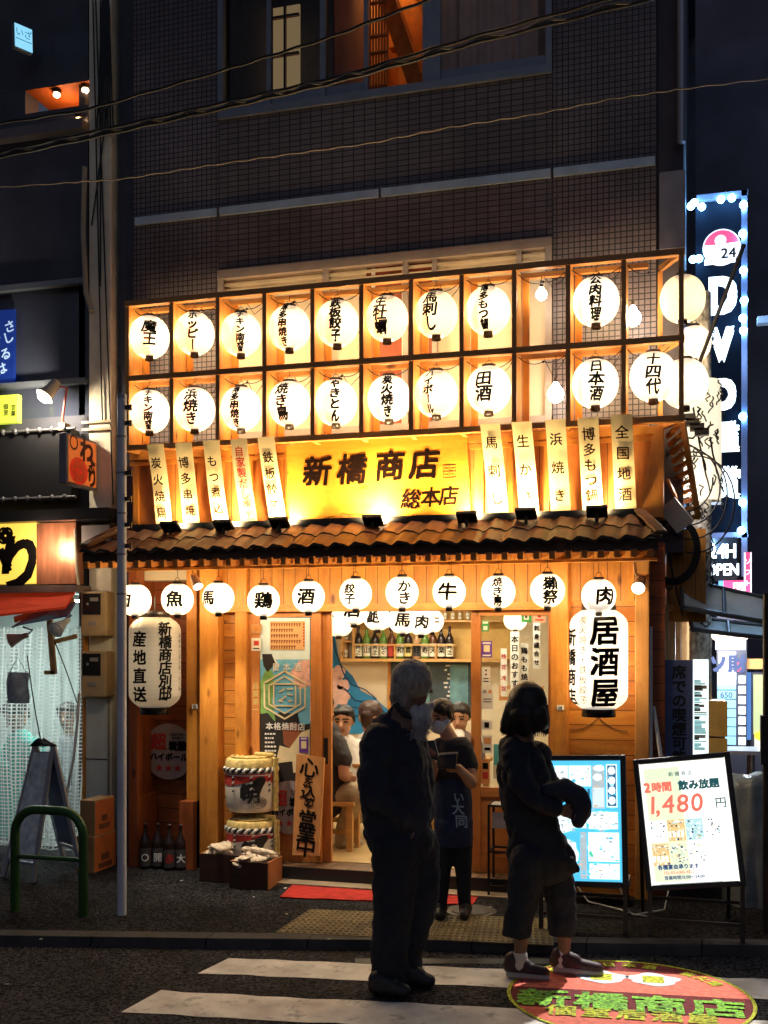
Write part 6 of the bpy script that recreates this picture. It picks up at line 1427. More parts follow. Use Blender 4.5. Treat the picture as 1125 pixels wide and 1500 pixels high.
write(mb, 'ソフト', flat(W(1095.5,838,1.69)), .055, True, bold=.02, pitch=.09, mi=0); write(mb, '図', flat(W(1082,861,1.74)), .10, bold=.03, mi=0); mb.box((a2.x-.04,1.76,a2.z+.02),(a2.x,1.78,b2.z),2)
mb.build('panel', [emis('banner_white',(1,.9,.95),1.0), emis('banner_pink',(.9,.08,.25),.85), emis('banner_blue',(.15,.45,1),.8)], o)
# utility pole with mottled surface and its tangle of cables
mot = M('mottled_pole',(.68,.60,.54),.8,var=.75,scale=26,stretch=(1,1,.7),bump=.5)
r0 = G(1024,1290,SW); yp = .75; cpx = X(1026,yp)
o = thing('utility_pole','pale mottled utility pole wrapped in a lit banner at the corner of the alley','pole',(cpx,yp,SW))
mb = MB(); mb.cone((cpx,yp,SW),(cpx,yp,Zz(1026,690,yp)),.085,.08,20); mb.cone((cpx,yp,Zz(1026,690,yp)),(cpx,yp,Zz(1026,430,yp)),.08,.078,20); mb.build('shaft', mot, o)
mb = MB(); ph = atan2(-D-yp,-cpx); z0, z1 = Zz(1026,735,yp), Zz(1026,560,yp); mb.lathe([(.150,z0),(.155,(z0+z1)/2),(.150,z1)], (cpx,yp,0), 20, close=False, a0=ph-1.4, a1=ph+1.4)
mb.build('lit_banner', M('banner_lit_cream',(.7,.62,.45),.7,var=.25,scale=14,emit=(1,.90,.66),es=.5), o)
mb = MB(); rnd = random.Random(5)
for k in range(90):
    z = rnd.uniform(2.0,4.3); a = ph+rnd.uniform(-1.3,1.5); rr = .158 if z0 < z < z1 else .09; p = V((cpx+rr*cos(a),yp+rr*sin(a),z)); q = []
    for i in range(5): q.append(p+V((rnd.uniform(-.02,.02),rnd.uniform(-.02,.0),-i*.02)))
    mb.tube(q, .006, 5)
mb.build('netting', CABLE, o)
# slanted timber lattice hanging from the rack corner
p0, p1 = W(1000,618,-.05), W(1023,758,.35); q0, q1 = W(978,640,.1), W(1004,758,.45)
o = thing('timber_lattice','slanting timber ladder-like lattice below the rack corner','lattice',p1)
mb = MB(); mb.bar(p0,p1,.035,.035); mb.bar(q0+V((0,0,-.3)),q1,.02,.02)
for k in range(11): t_ = k/10; mb.bar(p0+(p1-p0)*t_, (q0+(q1-q0)*t_), .028, .03)
build_each(mb, 'rung', POSTX, o)
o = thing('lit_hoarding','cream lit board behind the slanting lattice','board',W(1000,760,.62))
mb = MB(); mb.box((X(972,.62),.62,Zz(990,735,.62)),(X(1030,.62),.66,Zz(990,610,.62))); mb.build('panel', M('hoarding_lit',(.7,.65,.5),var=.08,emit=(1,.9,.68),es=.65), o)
mb = MB(); rnd = random.Random(8)
for k in range(5):
    c = W(1000+k*4,680+k*12,.3); R_ = .16+.03*k; q = [c+V((cos(t_)*R_, .05*sin(t_*2+k), sin(t_)*R_*1.25-.05)) for t_ in [2*pi*i/26*(.8+.05*k)+k for i in range(27)]]; mb.tube(q, .006, 6)
c = W(985,805,.25)
for k in range(6): q = [c+V((cos(t_)*(.15+.008*k), .012*k, sin(t_)*(.21+.008*k))) for t_ in [2*pi*i/28 for i in range(29)]]; mb.tube(q, .0065, 6)
for a, b in (((975,700),(985,850)),((1010,560),(1040,720)),((975,780),(1000,900)),((985,640),(1045,620)),((968,880),(972,970)),((1040,640),(1060,720)),((968,840),(985,860))): mb.tube(cord(W(*a,.28), W(*b,.32), .05, 10, .01), .007, 6)
for k in range(4): p_ = W(1007+k*7,612+k*7,.2); mb.box(p_+V((-.05,-.03,-.025)), p_+V((.05,.03,.025)))
tag(mb.build('cable_coil', CABLE), 'tangle and coil of black cables at the right corner of the shop', 'cable')
mb = MB(); mb.box((X(1042,.9),.9,Zz(1050,735,.9)),(X(1057,.9),1.1,Zz(1050,671,.9))); tag(mb.build('terminal_box', M('terminal_beige',(.42,.34,.24),.6,var=.1)), 'plain beige box fixed on the mottled utility pole', 'box')
mb = MB(); p, q = W(1023,535,.45), W(1090,358,.3); mb.cone(p,q,.015,.015,10); tag(mb.build('bracket_arm', M('arm_grey',(.05,.05,.055),.5,.3,var=0)), 'grey diagonal metal arm crossing the sign tower letters', 'arm')
o = thing('alley_lamp','small grey floodlight on a bracket at the shop corner by the cable coil','floodlight',W(985,765,.2))
mb = MB(); p = W(992,755,.2); mb.bar(p+V((-.07,-.05,.08)), p+V((.06,-.05,-.09)), .14, .05, up=(0,1,.3)); mb.build('head', M('alley_grey',(.38,.37,.36),.5,var=.1), o); mb = MB(); mb.bar(W(968,775,.2),W(1002,768,.2),.02,.02); mb.build('bracket', BLACK, o)
# timber-clad flank, fence
o = thing('slat_fence','upright pale timber fence panels behind the shop corner','fence',W(990,1000,.5)); mb = MB()
p, q = W(977,880,.25), W(1016,930,2.4)
for k in range(6): t_ = k/5; c = p+(q-p)*t_; mb.box((c.x-.022,c.y,SW),(c.x+.014,c.y+.06,2.12))
build_each(mb, 'slat', wood('fence_timber',(.34,.20,.07),(.52,.34,.14),'z',1,knots=False), o)
mb = MB(); mb.bar((p.x+.01,p.y,2.1),(q.x+.01,q.y,2.1),.05,.04); mb.bar((p.x+.01,p.y,1.5),(q.x+.01,q.y,1.5),.04,.04); build_each(mb, 'rail', POSTY, o)
MB().box((X(976,.5),.5,2.0),(X(1034,.5),.53,Zz(1005,775,.5))).build('hoarding', CEDAR, None)
tag(bpy.data.objects['hoarding'], 'orange timber panel behind the cable coil and the mottled pole', 'panel')
L = bpy.data.lights.new('arm_lamp', 'POINT'); L.energy = 4; L.color = (1,.9,.8); L.shadow_soft_size = .05
lo = bpy.data.objects.new('arm_lamp', L); COL.objects.link(lo); lo.location = W(1012,720,.3)
# grey awnings in the alley
AWN = M('awning_grey',(.46,.54,.57),.6,var=.12,scale=4)
def awning(label, a, b, c, d, ya, yb_, yc=None):
    o = thing('awning', label, 'awning', W(*a,ya)); n = 10; mb = MB(); vs = []
    A_, B_, C_, D_ = W(*a,ya), W(*b,yb_), W(*c,yb_-.4), W(*d,ya-.4)
    for j in range(5):
        for i in range(n+1): t_ = i/n; s_ = j/4; p_ = (A_*(1-t_)+B_*t_)*(1-s_)+(D_*(1-t_)+C_*t_)*s_; vs.append(p_+V((0,0,-.04*sin(pi*s_)*1-.015*abs(sin(t_*pi*3)))))
    mb.add(vs, [(j*(n+1)+i,j*(n+1)+i+1,(j+1)*(n+1)+i+1,(j+1)*(n+1)+i) for j in range(4) for i in range(n)], 0, True); mb.build('cloth', AWN, o)
    mb = MB(); mb.tube([D_,C_], .018, 8); mb.tube([A_,D_], .015, 8); mb.tube([A_+(B_-A_)*.4,D_+(C_-D_)*.4], .012, 6); mb.tube([A_,B_], .015, 8); mb.build('frame', M('awning_frame',(.10,.11,.12),.4,.3,var=0), o)
awning('upper grey cloth awning over the alley at right',(998,848),(1150,882),(1150,916),(1000,890),.62,.95)
awning('lower grey-blue awning under the upper one in the alley',(1010,903),(1150,920),(1150,938),(1014,922),.70,1.05)
# navy vertical sign, white lit panel, vending displays
def panel3(name, label, x0, x1, y0, y1, y, mats, paint=None, cat='sign', th=.03):
    a, b = W(x0,y1,y), W(x1,y0,y); o = thing(name, label, cat, ((a.x+b.x)/2,y,a.z)); MB().box((a.x,y,a.z),(b.x,y+th,b.z)).build('panel', mats[0], o, bevel=.003)
    if paint: mb = MB(); paint(mb); mb.build('print', mats[1:], o)
    mb = MB(); mb.box(((a.x+b.x)/2-.02,y+.005,SW),((a.x+b.x)/2+.02,y+.025,a.z)); mb.build('stand', BLACK, o); return o
panel3('standing_banner','dark navy standing banner with black lettering 席での喫煙可能',974,1015,967,1150,.12,[NAVY, M('banner_ink',(.006,.007,.012),.7,var=0)],lambda mb: write(mb,'席での喫煙可能',flat(W(995,1047,.117)),.100,True,bold=.03,pitch=.100),'banner')
panel3('lit_notice','narrow white lit notice panel beside the navy banner',1015,1038,966,1150,.14,[emis('notice_white',(.85,1,.98),1.1), emis('notice_print',(.35,.60,.62),.5), GREYP],lambda mb: [mb.box((W(1017,0,.139).x,.1375,z),(W(1017,0,.139).x+random.uniform(.03,.09),.1385,z+random.uniform(.008,.025)),random.choice((0,0,1))) for z in [Zz(1026,py,.14) for py in range(1000,1100,3)]])
o = thing('price_machine','bright vending display with blue price tiles reading 650 deep in the alley','vending machine',W(1070,1095,2.2)); mb = MB(); a, b = W(1050,1095,2.2), W(1094,900,2.2)
MB().box((a.x,2.2,SW),(b.x,2.8,b.z)).build('cabinet', M('cabinet_dark',(.10,.10,.14),.4,var=.1), o)
def q3(mb, x0,x1,y0,y1,mi,d=.0): a_, b_ = W(x0,y1,2.2), W(x1,y0,2.2); mb.box((a_.x,2.19-d,a_.z),(b_.x,2.199-d,b_.z),mi)
for k in range(8): q3(mb,1051,1078,985+k*13.4,996.5+k*13.4,0)
q3(mb,1051,1078,985,1003,1,.012); q3(mb,1053,1078,955,984,2); q3(mb,1048,1092,915,952,3)
for k in range(7): q3(mb,1082,1092,990+k*15,1001+k*15,1)
q3(mb,1078,1090,970,984,4); write(mb,'650',flat(W(1064,1018,2.18)),.07,mi=5); write(mb,'ソ財',flat(W(1066,972,2.18)),.16,mi=5,bold=.05); q3(mb,1060,1072,925,940,1,.01)
for k in range(6): p_ = W(1050+k*8,930-6*sin(k*.6),2.1); mb.ball(p_,.05,10,8,6)
mb.build('display', [emis('tile_blue',(.35,.75,.95),.9),emis('tile_white',(.9,1,1),1.6),emis('tile_pale',(.8,.85,.95),.9),emis('tile_violet',(.55,.50,.75),.9),emis('tile_red',(.8,.12,.18),.7),NAVY,M('bead_lamp',(1,.75,.5),var=0,emit=(1,.72,.5),es=1.6)], o)
o = thing('machine_pair','lit yellow-green game machine panel farther right in the alley','machine',W(1108,1090,2.4)); mb = MB(); a, b = W(1100,1100,2.4), W(1124,985,2.4)
MB().box((a.x-.1,2.4,SW),(b.x+.3,2.9,b.z)).build('cabinet', M('cabinet_dark',(.10,.10,.14)), o); mb.box((a.x+.02,2.385,a.z+.15),(b.x,2.398,b.z-.02)); mb.box((a.x+.03,2.385,a.z),(b.x,2.398,a.z+.13),1); mb.box((a.x-.08,2.385,a.z+.1),(a.x,2.398,b.z),2); mb.cone(W(1112,1078,2.38),W(1112,1078,2.37),.04,.04,14,mi=3); q_ = W(1110,975,2.3); mb.box((q_.x-.15,2.3,q_.z-.03),(q_.x+.2,2.36,q_.z+.06),4)
mb.build('display', [emis('panel_lime',(.62,.68,.35),.7),emis('panel_white',(.9,.9,.8),.9),emis('panel_blue',(.1,.25,.65),.8),emis('panel_yellow',(.95,.75,.05),1),emis('panel_orange',(.95,.45,.15),.8)], o)
for nm, p_, e_, c_ in (('display_glow', W(1066,945,1.5), 22, (.85,.92,1)),):
    L = bpy.data.lights.new(nm, 'POINT'); L.energy = e_; L.color = c_; L.shadow_soft_size = .08
    lo = bpy.data.objects.new(nm, L); COL.objects.link(lo); lo.location = p_
# crate, pale table, sheeted thing, dark edge post
a, b = W(1036,1250,.55), W(1063,1035,.55); o = thing('plastic_crate','stack of orange plastic bottle crates behind the price board','crate',(a.x,.7,SW)); mb = MB(); OC = M('crate_orange',(.80,.36,.05),.5,var=.1)
zc = SW
while zc < b.z-.1:
    mb.box((a.x,.55,zc),(b.x,.80,zc+.26)); 
    for k in range(3): mb.box((a.x-.006,.540,zc+.03+k*.075),(b.x+.006,.549,zc+.06+k*.075))
    for x in (a.x,(a.x+b.x)/2,b.x): mb.box((x-.012,.534,zc),(x+.012,.539,zc+.26))
    zc += .275
mb.build('body', OC, o)
o = thing('side_table','pale tray table at the foot of the vending display','table',W(1070,1105,1.2)); mb = MB(); p = W(1072,1098,1.2); mb.box((p.x-.25,1.1,p.z-.03),(p.x+.2,1.5,p.z)); mb.build('top', M('table_white',(.5,.55,.6),.4,var=.05), o); mb = MB()
for x in (p.x-.2,p.x+.15): mb.cone((x,1.15,SW),(x,1.15,p.z-.03),.02,.02,8); mb.cone((x,1.45,SW),(x,1.45,p.z-.03),.02,.02,8)
mb.build('trestle', STEEL, o)
c = G(1098,1330,SW); mb = MB(); n, m_ = 40, 14; vs = []
for j in range(m_+1):
    v = j/m_
    for i in range(n): t_ = 2*pi*i/n; rr = (.235-.07*v**2)*(1+.06*sin(5*t_+2*v)+.045*sin(9*t_-3*v)+.03*sin(14*t_+5*v)); vs.append((c.x+.02+rr*cos(t_)*.8, c.y+.22+rr*sin(t_), SW+.001+.86*v-(.02*cos(3*t_)*v)))
mb.add(vs, [(j*n+i,j*n+(i+1)%n,(j+1)*n+(i+1)%n,(j+1)*n+i) for j in range(m_) for i in range(n)]+[tuple(range(m_*n,m_*n+n))], 0, True)
tag(mb.build('sheeted_bin', M('plastic_sheet',(.22,.25,.26),.22,var=.25,scale=10,bump=.4)), 'bin wrapped in crumpled grey plastic sheet at the right of the price board', 'bin')
p = G(1121,1390,.0); mb = MB(); mb.cone((p.x+.02,p.y+.15,.0),(p.x+.02,p.y+.15,Zz(1121,868,p.y)),.026,.026,14); mb.box((p.x-.02,p.y+.10,1.1),(p.x+.06,p.y+.19,1.4)); tag(mb.build('dark_post', BLACK), 'dark post cut by the right edge of the photo', 'post')
mb = MB(); p, q = W(954,890,.03), W(954,1110,.03); mb.bar(W(953,918,.02),W(953,1110,-.03),.028,.02); mb.bar(W(957,1035,.02),W(968,1108,-.05),.020,.02); tag(mb.build('white_pole', M('pole_white',(.55,.56,.6),.4,var=.05)), 'thin white banner poles leaning by the dark cladding', 'pole')
# small camera on the far right and lit window bits
mb = MB(); p = W(1118,470,2.2); mb.box(p+V((-.05,-.05,-.03)),p+V((.15,.05,.03))); mb.bar(p+V((.1,0,0)),p+V((.3,0,-.18)),.02,.02); tag(mb.build('security_camera', M('camera_grey',(.35,.35,.38),.5,var=0)), 'small pale security camera at the right edge of the picture', 'camera')
# ================================================================ people
SKIN = M('skin', (.42,.22,.13), .55, var=.06); SKIND = M('skin_dark', (.22,.12,.08), .55, var=.06); HAIR = M('black_hair', (.012,.010,.010), .5, var=.2, scale=40, stretch=(1,1,.2)); HAIRG = M('grey_hair', (.34,.31,.28), .7, var=.3, scale=50, stretch=(1,1,.25), bump=.5)
EYE = M('eye_dark', (.015,.012,.012), .3, var=0); LIP = M('lip', (.32,.10,.08), .5, var=0)
def cloth(name, col, **k): return M(name, col, .85, var=.2, scale=6, bump=.5, **k)
class Blob:
    """rounded limbs and masses fused into one continuous skin"""
    def __init__(s): s.mb = MB()
    def cap(s, p, q, r0, r1, sy=1.0):
        p, q = V(p), V(q); d = q-p; L = d.length or 1e-4; d /= L; a = d.orthogonal().normalized(); b = d.cross(a); n = 16; rings = []
        for k in range(5): t = pi/2*k/4; rings.append((-r0*cos(t), r0*sin(t)))
        for k in range(1, 5): t = k/5; rings.append((L*t, r0+(r1-r0)*t))
        for k in range(5): t = pi/2*k/4; rings.append((L+r1*sin(t), r1*cos(t)))
        vs = []
        for h, r in rings:
            for i in range(n):
                t = 2*pi*i/n; o = (a*cos(t)+b*sin(t))*max(r, 1e-4); o.y *= sy; vs.append(p+d*h+o)
        m_ = len(rings); s.mb.add(vs, [(j*n+i, j*n+(i+1)%n, (j+1)*n+(i+1)%n, (j+1)*n+i) for j in range(m_-1) for i in range(n)]+[tuple(range(n))[::-1], tuple(range((m_-1)*n, m_*n))])
        return s
    def chain(s, pts, sy=1.0):
        for (p, r0), (q, r1) in zip(pts, pts[1:]): s.cap(p, q, r0, r1, sy)
        return s
    def ell(s, c, r, rot=None): s.mb.ball(c, r, 20, 12, rot=rot); return s
    def make(s, name, mats, parent, voxel=.012, it=4, extra=None, rough=0):
        o = V((0,0,0)); q = parent
        while q is not None: o = o+V(q.location); q = q.parent
        me = bpy.data.meshes.new('t'); me.from_pydata(s.mb.v, [], s.mb.f); ob = bpy.data.objects.new('t', me); COL.objects.link(ob)
        bm = bmesh.new(); bm.from_mesh(me); bmesh.ops.remove_doubles(bm, verts=bm.verts, dist=1e-5); bmesh.ops.recalc_face_normals(bm, faces=bm.faces); bm.to_mesh(me); bm.free()
        m = ob.modifiers.new('r', 'REMESH'); m.mode = 'VOXEL'; m.voxel_size = voxel
        k = ob.modifiers.new('s', 'SMOOTH'); k.factor = .5; k.iterations = it
        if rough:
            tx = bpy.data.textures.new('folds', 'CLOUDS'); tx.noise_scale = rough[1]
            dm = ob.modifiers.new('d', 'DISPLACE'); dm.texture = tx; dm.strength = rough[0]; dm.mid_level = .5; dm.texture_coords = 'GLOBAL'
        dg = bpy.context.evaluated_depsgraph_get(); dg.update(); e = ob.evaluated_get(dg).to_mesh()
        mb = MB(); mb.add([tuple(v.co) for v in e.vertices], [tuple(p.vertices) for p in e.polygons], 0, True)
        ob.evaluated_get(dg).to_mesh_clear(); bpy.data.objects.remove(ob)
        for c, r, mi in getattr(extra, 'paint', ()):
            for i, f in enumerate(mb.f):
                q = mb.v[f[0]]
                if abs(q[0]-c[0]) < .05 and abs(q[2]-c[2]) < .05 and abs(q[1]-c[1]) < .06:
                    m_ = sum((V(mb.v[j]) for j in f), V((0,0,0)))/len(f)
                    d_ = m_-c
                    if d_.x*d_.x+d_.z*d_.z < r*r: mb.m[i] = mi
        if extra:
            off = len(mb.v); mb.v += extra.v; mb.f += [[i+off for i in f] for f in extra.f]; mb.m += extra.m; mb.s += extra.s
        return mb.build(name, mats, parent)
class Fig:
    def __init__(s, y, label, foot): s.y = y; s.root = thing('person', label, 'person', foot); s.k = SZ(foot_px(foot), y)
    def P(s, px, py, dy=0): return W(px, py, s.y+dy)
def foot_px(p):
    yy = p[1]+D; t = -ST*p[0]+CT*yy; return CX+F_*(CT*p[0]+ST*yy)/t
def hand(b, wrist, d, side, L, curl=.5, thumb=1):
    """palm, five unequal bent fingers and a thumb from the side of the palm; d points along the hand, side to the thumb"""
    d = V(d).normalized(); side = V(side); side = (side-d*side.dot(d)).normalized(); nrm = d.cross(side)
    pal = wrist+d*L*.24; b.cap(wrist, wrist+d*L*.10, L*.15, L*.17); 
    for k in range(4):
        sx = (1.5-k)*L*.115; b.cap(wrist+d*L*.08+side*sx*.7, wrist+d*L*.46+side*sx, L*.085, L*.075)
        l1 = L*(.25,.28,.26,.20)[k]; kn = wrist+d*L*.48+side*sx; d2 = (d*cos(curl)+nrm*sin(curl)); d3 = (d*cos(curl*2.1)+nrm*sin(curl*2.1))
        m_ = kn+d2*l1; b.cap(kn, m_, L*.058, L*.052); b.cap(m_, m_+d3*l1*.8, L*.052, L*.043)
    t0 = wrist+d*L*.16+side*L*.17; t1 = t0+(d*.6+side*.75).normalized()*L*.22; b.cap(t0, t1, L*.075, L*.062); b.cap(t1, t1+(d*.9+side*.2+nrm*.3).normalized()*L*.19, L*.06, L*.05)
def head(b, ex, c, hgt, look, skin_i=0, beard=False, eyes=True, mask=False):
    """skull with jaw, nose, ears in the blob; eyes, brows and mouth as islands; look = facing direction"""
    look = V(look); look.z = look.z; f = look.normalized(); up = V((0,0,1)); r = f.cross(up).normalized(); up = r.cross(f).normalized(); h = hgt
    pt = lambda a, u, w_: c+r*a*h+up*u*h+f*w_*h
    b.ell(pt(0,.10,-.03), (h*.33,h*.40,h*.39), Matrix((r,f,up)).transposed())
    b.ell(pt(0,-.16,.06), (h*.25,h*.30,h*.32), Matrix((r,f,up)).transposed())
    b.cap(pt(0,-.36,.20), pt(0,-.40,.24), h*.12, h*.09)
    b.cap(pt(0,.03,.36), pt(0,-.10,.44), h*.035, h*.06)
    for s_ in (-1,1): b.cap(pt(s_*.33,.06,-.04), pt(s_*.33,-.08,-.02), h*.045, h*.035)
    if eyes:
        for s_ in (-1,1):
            ex.paint += [(pt(s_*(.14+e), .035, .345), h*.034, 1) for e in (-.03,.03)]+[(pt(s_*(.14+e), .125, .35), h*.030, 1) for e in (-.06,0,.06)]
        ex.paint += [(pt(e, -.235, .375), h*.030, 2) for e in (-.06,-.02,.02,.06)]
    return pt
# ---- bearded man walking past, seen from behind and to the side
ym = -2.25; g = G(585,1458); k = SZ(585,ym)
m = Fig(ym, 'elderly man with grey hair, long white beard and dark jacket walking over the crossing', V((g.x,ym,0))); P = m.P
b = Blob(); ex = MB(); ex.paint = []; hd = P(604,1006); head(b, ex, hd, 66*k, (.80,.55,-.02), eyes=True)
b.cap(P(596,1030,.0), P(584,1068), 19*k, 26*k)
hw = P(598,1222,-.10); hand(b, P(604,1205,-.06), (-.3,-.1,-1), (.5,-.6,0), .15, .6)
b.make('body', [SKIND, EYE, LIP], m.root, .008, 2, ex)
b = Blob(); b.ell(P(603,996,.0), (31*k,33*k,31*k)); b.ell(P(592,1012,-.0), (20*k,31*k,27*k)); b.cap(P(583,1020), P(583,1036), 13*k, 10*k); b.cap(P(596,1006,-.075), P(590,1030,-.06), 11*k, 10*k); b.make('hair', HAIRG, m.root, .009, 3, rough=(.012,.02))
b = Blob(); b.cap(P(621,1041,.02), P(619,1058,.0), 12*k, 14*k); b.cap(P(619,1058,.0), P(612,1076,-.01), 13*k, 7*k); b.cap(P(606,1038,-.035), P(612,1050,-.02), 6*k, 11*k); b.cap(P(632,1032,.05), P(626,1042,.05), 5*k, 8*k); b.cap(P(606,1040,-.03), P(612,1060,-.02), 9*k, 10*k)
bd = MB(); rnd = random.Random(2)
for i in range(700):
    t = rnd.random(); c = P(622-9*t+rnd.gauss(0,6-2*t), 1050+22*t+rnd.gauss(0,3), rnd.uniform(-.06,.04)); q = [c, c+V((rnd.gauss(.004,.012), rnd.gauss(-.01,.012), -.02)), c+V((rnd.gauss(.004,.022), rnd.gauss(-.012,.02), -rnd.uniform(.025,.06)))]
    bd.tube(q, [.0022,.0017,.0005], 4)
b.make('beard', M('white_beard', (.50,.47,.47), .8, var=.2, scale=60, stretch=(1,1,.2)), m.root, .009, 3, bd, rough=(.012,.02))
JK = cloth('dark_jacket', (.026,.030,.046)); b = Blob()
b.cap(P(574,1074), P(578,1110), 33*k, 47*k, .95); b.cap(P(578,1110), P(580,1175), 48*k, 54*k, .85); b.cap(P(580,1175), P(582,1212), 53*k, 49*k, .85); b.cap(P(548,1220), P(616,1232), 16*k, 18*k)
b.cap(P(589,1046), P(580,1068), 20*k, 30*k, .9)
b.chain([(P(556,1086,-.10), 27*k), (P(548,1145,-.20), 24*k), (P(552,1165,-.20), 22*k)]); b.chain([(P(552,1160,-.20), 22*k), (P(590,1196,-.16), 15*k), (P(602,1206,-.10), 12*k)])
b.chain([(P(604,1088,.16), 24*k), (P(617,1150,.18), 20*k), (P(622,1196,.10), 15*k)])
b.make('jacket', JK, m.root, .011, 3, rough=(.038,.07))
mb = MB(); mb.tube([P(578,1030,-.12), P(590,1044,-.10), P(602,1052,-.04), P(606,1060,.02)], .016, 6); mb.tube([P(612,1120,-.17), P(624,1160,-.16), P(626,1190,-.13), P(632,1212,-.10)], .004, 5); mb.build('collar', JK, m.root)
TR = cloth('dark_trousers', (.018,.021,.033)); b = Blob()
b.cap(P(576,1228), P(598,1230), 40*k, 38*k, .8); b.chain([(P(580,1240,-.06), 36*k), (P(576,1330,-.04), 30*k), (P(570,1405,-.02), 28*k), (P(568,1442,-.0), 27*k)], .9)
b.chain([(P(606,1240,.10), 38*k), (P(614,1310,.10), 30*k), (P(598,1390,.12), 24*k), (P(594,1430,.14), 22*k)], .9); b.make('trousers', TR, m.root, .011, 3, rough=(.030,.07))
SHO = M('dark_shoe', (.02,.02,.022), .5, var=.1)
for nm, a, c_, t in (('shoe',(553,1456,-.10),(592,1460,-.10),0),('shoe',(598,1440,.10),(628,1449,.10),1)):
    b = Blob(); p, q = P(*a), P(*c_); p.z = .055; q.z = .038; b.cap(p, q, .052, .038); b.cap(p+V((0,0,.03)), p+(q-p)*.5+V((0,0,.02)), .05, .042); b.make(nm, SHO, m.root, .009, 3)
# ---- woman in black
yw = -1.78; g = G(800,1430); k = SZ(800,yw)
m = Fig(yw, 'woman with bobbed dark hair and cropped trousers, a jacket over her arm', V((g.x,yw,0))); P = m.P
b = Blob(); ex = MB(); ex.paint = []; head(b, ex, P(776,1038), 56*k, (.9,.42,-.05)); b.cap(P(770,1060), P(762,1090), 15*k, 20*k)
for a in ((762,-.08),(826,.08)): b.chain([(P(a[0],1355,a[1]), 13*k), (P(a[0]+1,1385,a[1]), 9.5*k), (P(a[0]-2,1410,a[1]), 9*k)])
hand(b, P(818,1186,-.20), (.95,0,-.25), (.1,-.2,.9), .135, .7); b.make('body', [SKIND, EYE, LIP], m.root, .008, 2, ex)
b = Blob(); b.ell(P(773,1029,-.0), (29*k,30*k,32*k)); b.cap(P(758,1036), P(746,1064), 19*k, 13*k); b.cap(P(770,1050,-.05), P(772,1062,-.06), 26*k, 18*k); b.cap(P(788,1046,-.06), P(793,1060,-.06), 15*k, 11*k); b.cap(P(742,1058), P(737,1070), 10*k, 5*k); b.cap(P(772,1046,.07), P(785,1058,.08), 22*k, 16*k); b.cap(P(796,1060,-.04), P(801,1062,-.04), 7*k, 5*k); b.cap(P(790,1038,.05), P(797,1060,.06), 13*k, 8*k)
hs = MB(); rnd = random.Random(6)
for i in range(420):
    t = rnd.uniform(0, 2*pi); r_ = 33*k; top_ = P(773,1012)+V((cos(t)*r_*.5, sin(t)*r_*.5, rnd.uniform(.0,.03))); a_ = P(772,1034)+V((cos(t)*r_*.93, sin(t)*r_*1.0, rnd.uniform(-.03,.0))); e_ = P(769,1066)+V((cos(t)*r_*rnd.uniform(.9,1.06), sin(t)*r_*.95, rnd.uniform(-.035,.02)))
    hs.tube([top_, a_, (a_+e_)/2+V((cos(t)*.006, sin(t)*.006, 0)), e_, e_+V((cos(t)*.006*rnd.uniform(-1,1), 0, -.012))], [.003,.0035,.003,.002,.0006], 4)
b.make('hair', HAIR, m.root, .010, 3, hs, rough=(.010,.05))
BS = cloth('black_shirt', (.017,.020,.032)); b = Blob()
b.cap(P(757,1098), P(766,1130), 28*k, 38*k, .85); b.cap(P(766,1130), P(776,1190), 39*k, 40*k, .8); b.cap(P(776,1190), P(788,1240), 38*k, 40*k, .8); b.chain([(P(790,1240), 40*k), (P(799,1256), 41*k), (P(816,1262), 28*k)], .8); b.cap(P(832,1252,.0), P(845,1274,.0), 12*k, 4*k, .6); b.cap(P(766,1240), P(764,1256), 24*k, 22*k)
b.chain([(P(753,1102,-.10), 21*k), (P(764,1146,-.17), 18*k), (P(786,1172,-.22), 14*k), (P(812,1184,-.22), 12*k)]); b.chain([(P(786,1104,.12), 20*k), (P(800,1140,.16), 17*k), (P(815,1165,.1), 15*k)])
b.make('shirt', BS, m.root, .010, 3, rough=(.030,.06))
b = Blob(); b.chain([(P(804,1158,-.20), 12*k), (P(828,1154,-.20), 13*k), (P(848,1166,-.20), 14*k), (P(853,1184,-.20), 13*k), (P(848,1202,-.20), 11*k)], 1.3); b.cap(P(838,1164,-.16), P(852,1190,-.16), 14*k, 14*k); b.make('draped_jacket', cloth('navy_jacket', (.020,.026,.05)), m.root, .010, 3, rough=(.016,.06))
b = Blob(); b.cap(P(776,1240), P(800,1240), 32*k, 32*k, .8); b.chain([(P(774,1260,-.08), 28*k), (P(765,1320,-.08), 23*k), (P(759,1350,-.08), 21*k)], .9); b.mb.cone(P(759,1345,-.08), P(757,1372,-.08), 21*k, 20.5*k, 18); b.chain([(P(808,1258,.08), 29*k), (P(821,1310,.08), 24*k), (P(823,1345,.08), 21.5*k)], .9); b.mb.cone(P(823,1342,.08), P(823,1370,.08), 21.5*k, 21*k, 18); b.make('trousers', TR, m.root, .010, 3, rough=(.024,.07))
SOCK_ = M('white_sock', (.62,.60,.58), .9, var=.08)
for a, h_, t_ in (((762,1400,-.08),(748,1416),(797,1424)),((822,1398,.08),(816,1414),(876,1426))):
    b = Blob(); b.cap(P(*a), P(a[0]-1,a[1]+14,a[2]), 11*k, 12*k); b.make('sock', SOCK_, m.root, .008, 2)
    p, q = P(*h_,a[2]), P(*t_,a[2]); p.z = .07; q.z = .045; b = Blob(); b.cap(p, q, .045, .032); b.cap(p+V((.01,0,.035)), p+(q-p)*.45+V((0,0,.022)), .043, .035); sh = b.make('shoe', M('dark_red_shoe', (.045,.022,.026), .6, var=.2), m.root, .008, 3)
    b = Blob(); p.z = .028; q.z = .024; b.cap(p, q+V((.01,0,0)), .027, .022, 1.9); b.make('sole', M('pale_sole', (.40,.36,.35), .7, var=.1), sh, .008, 2)
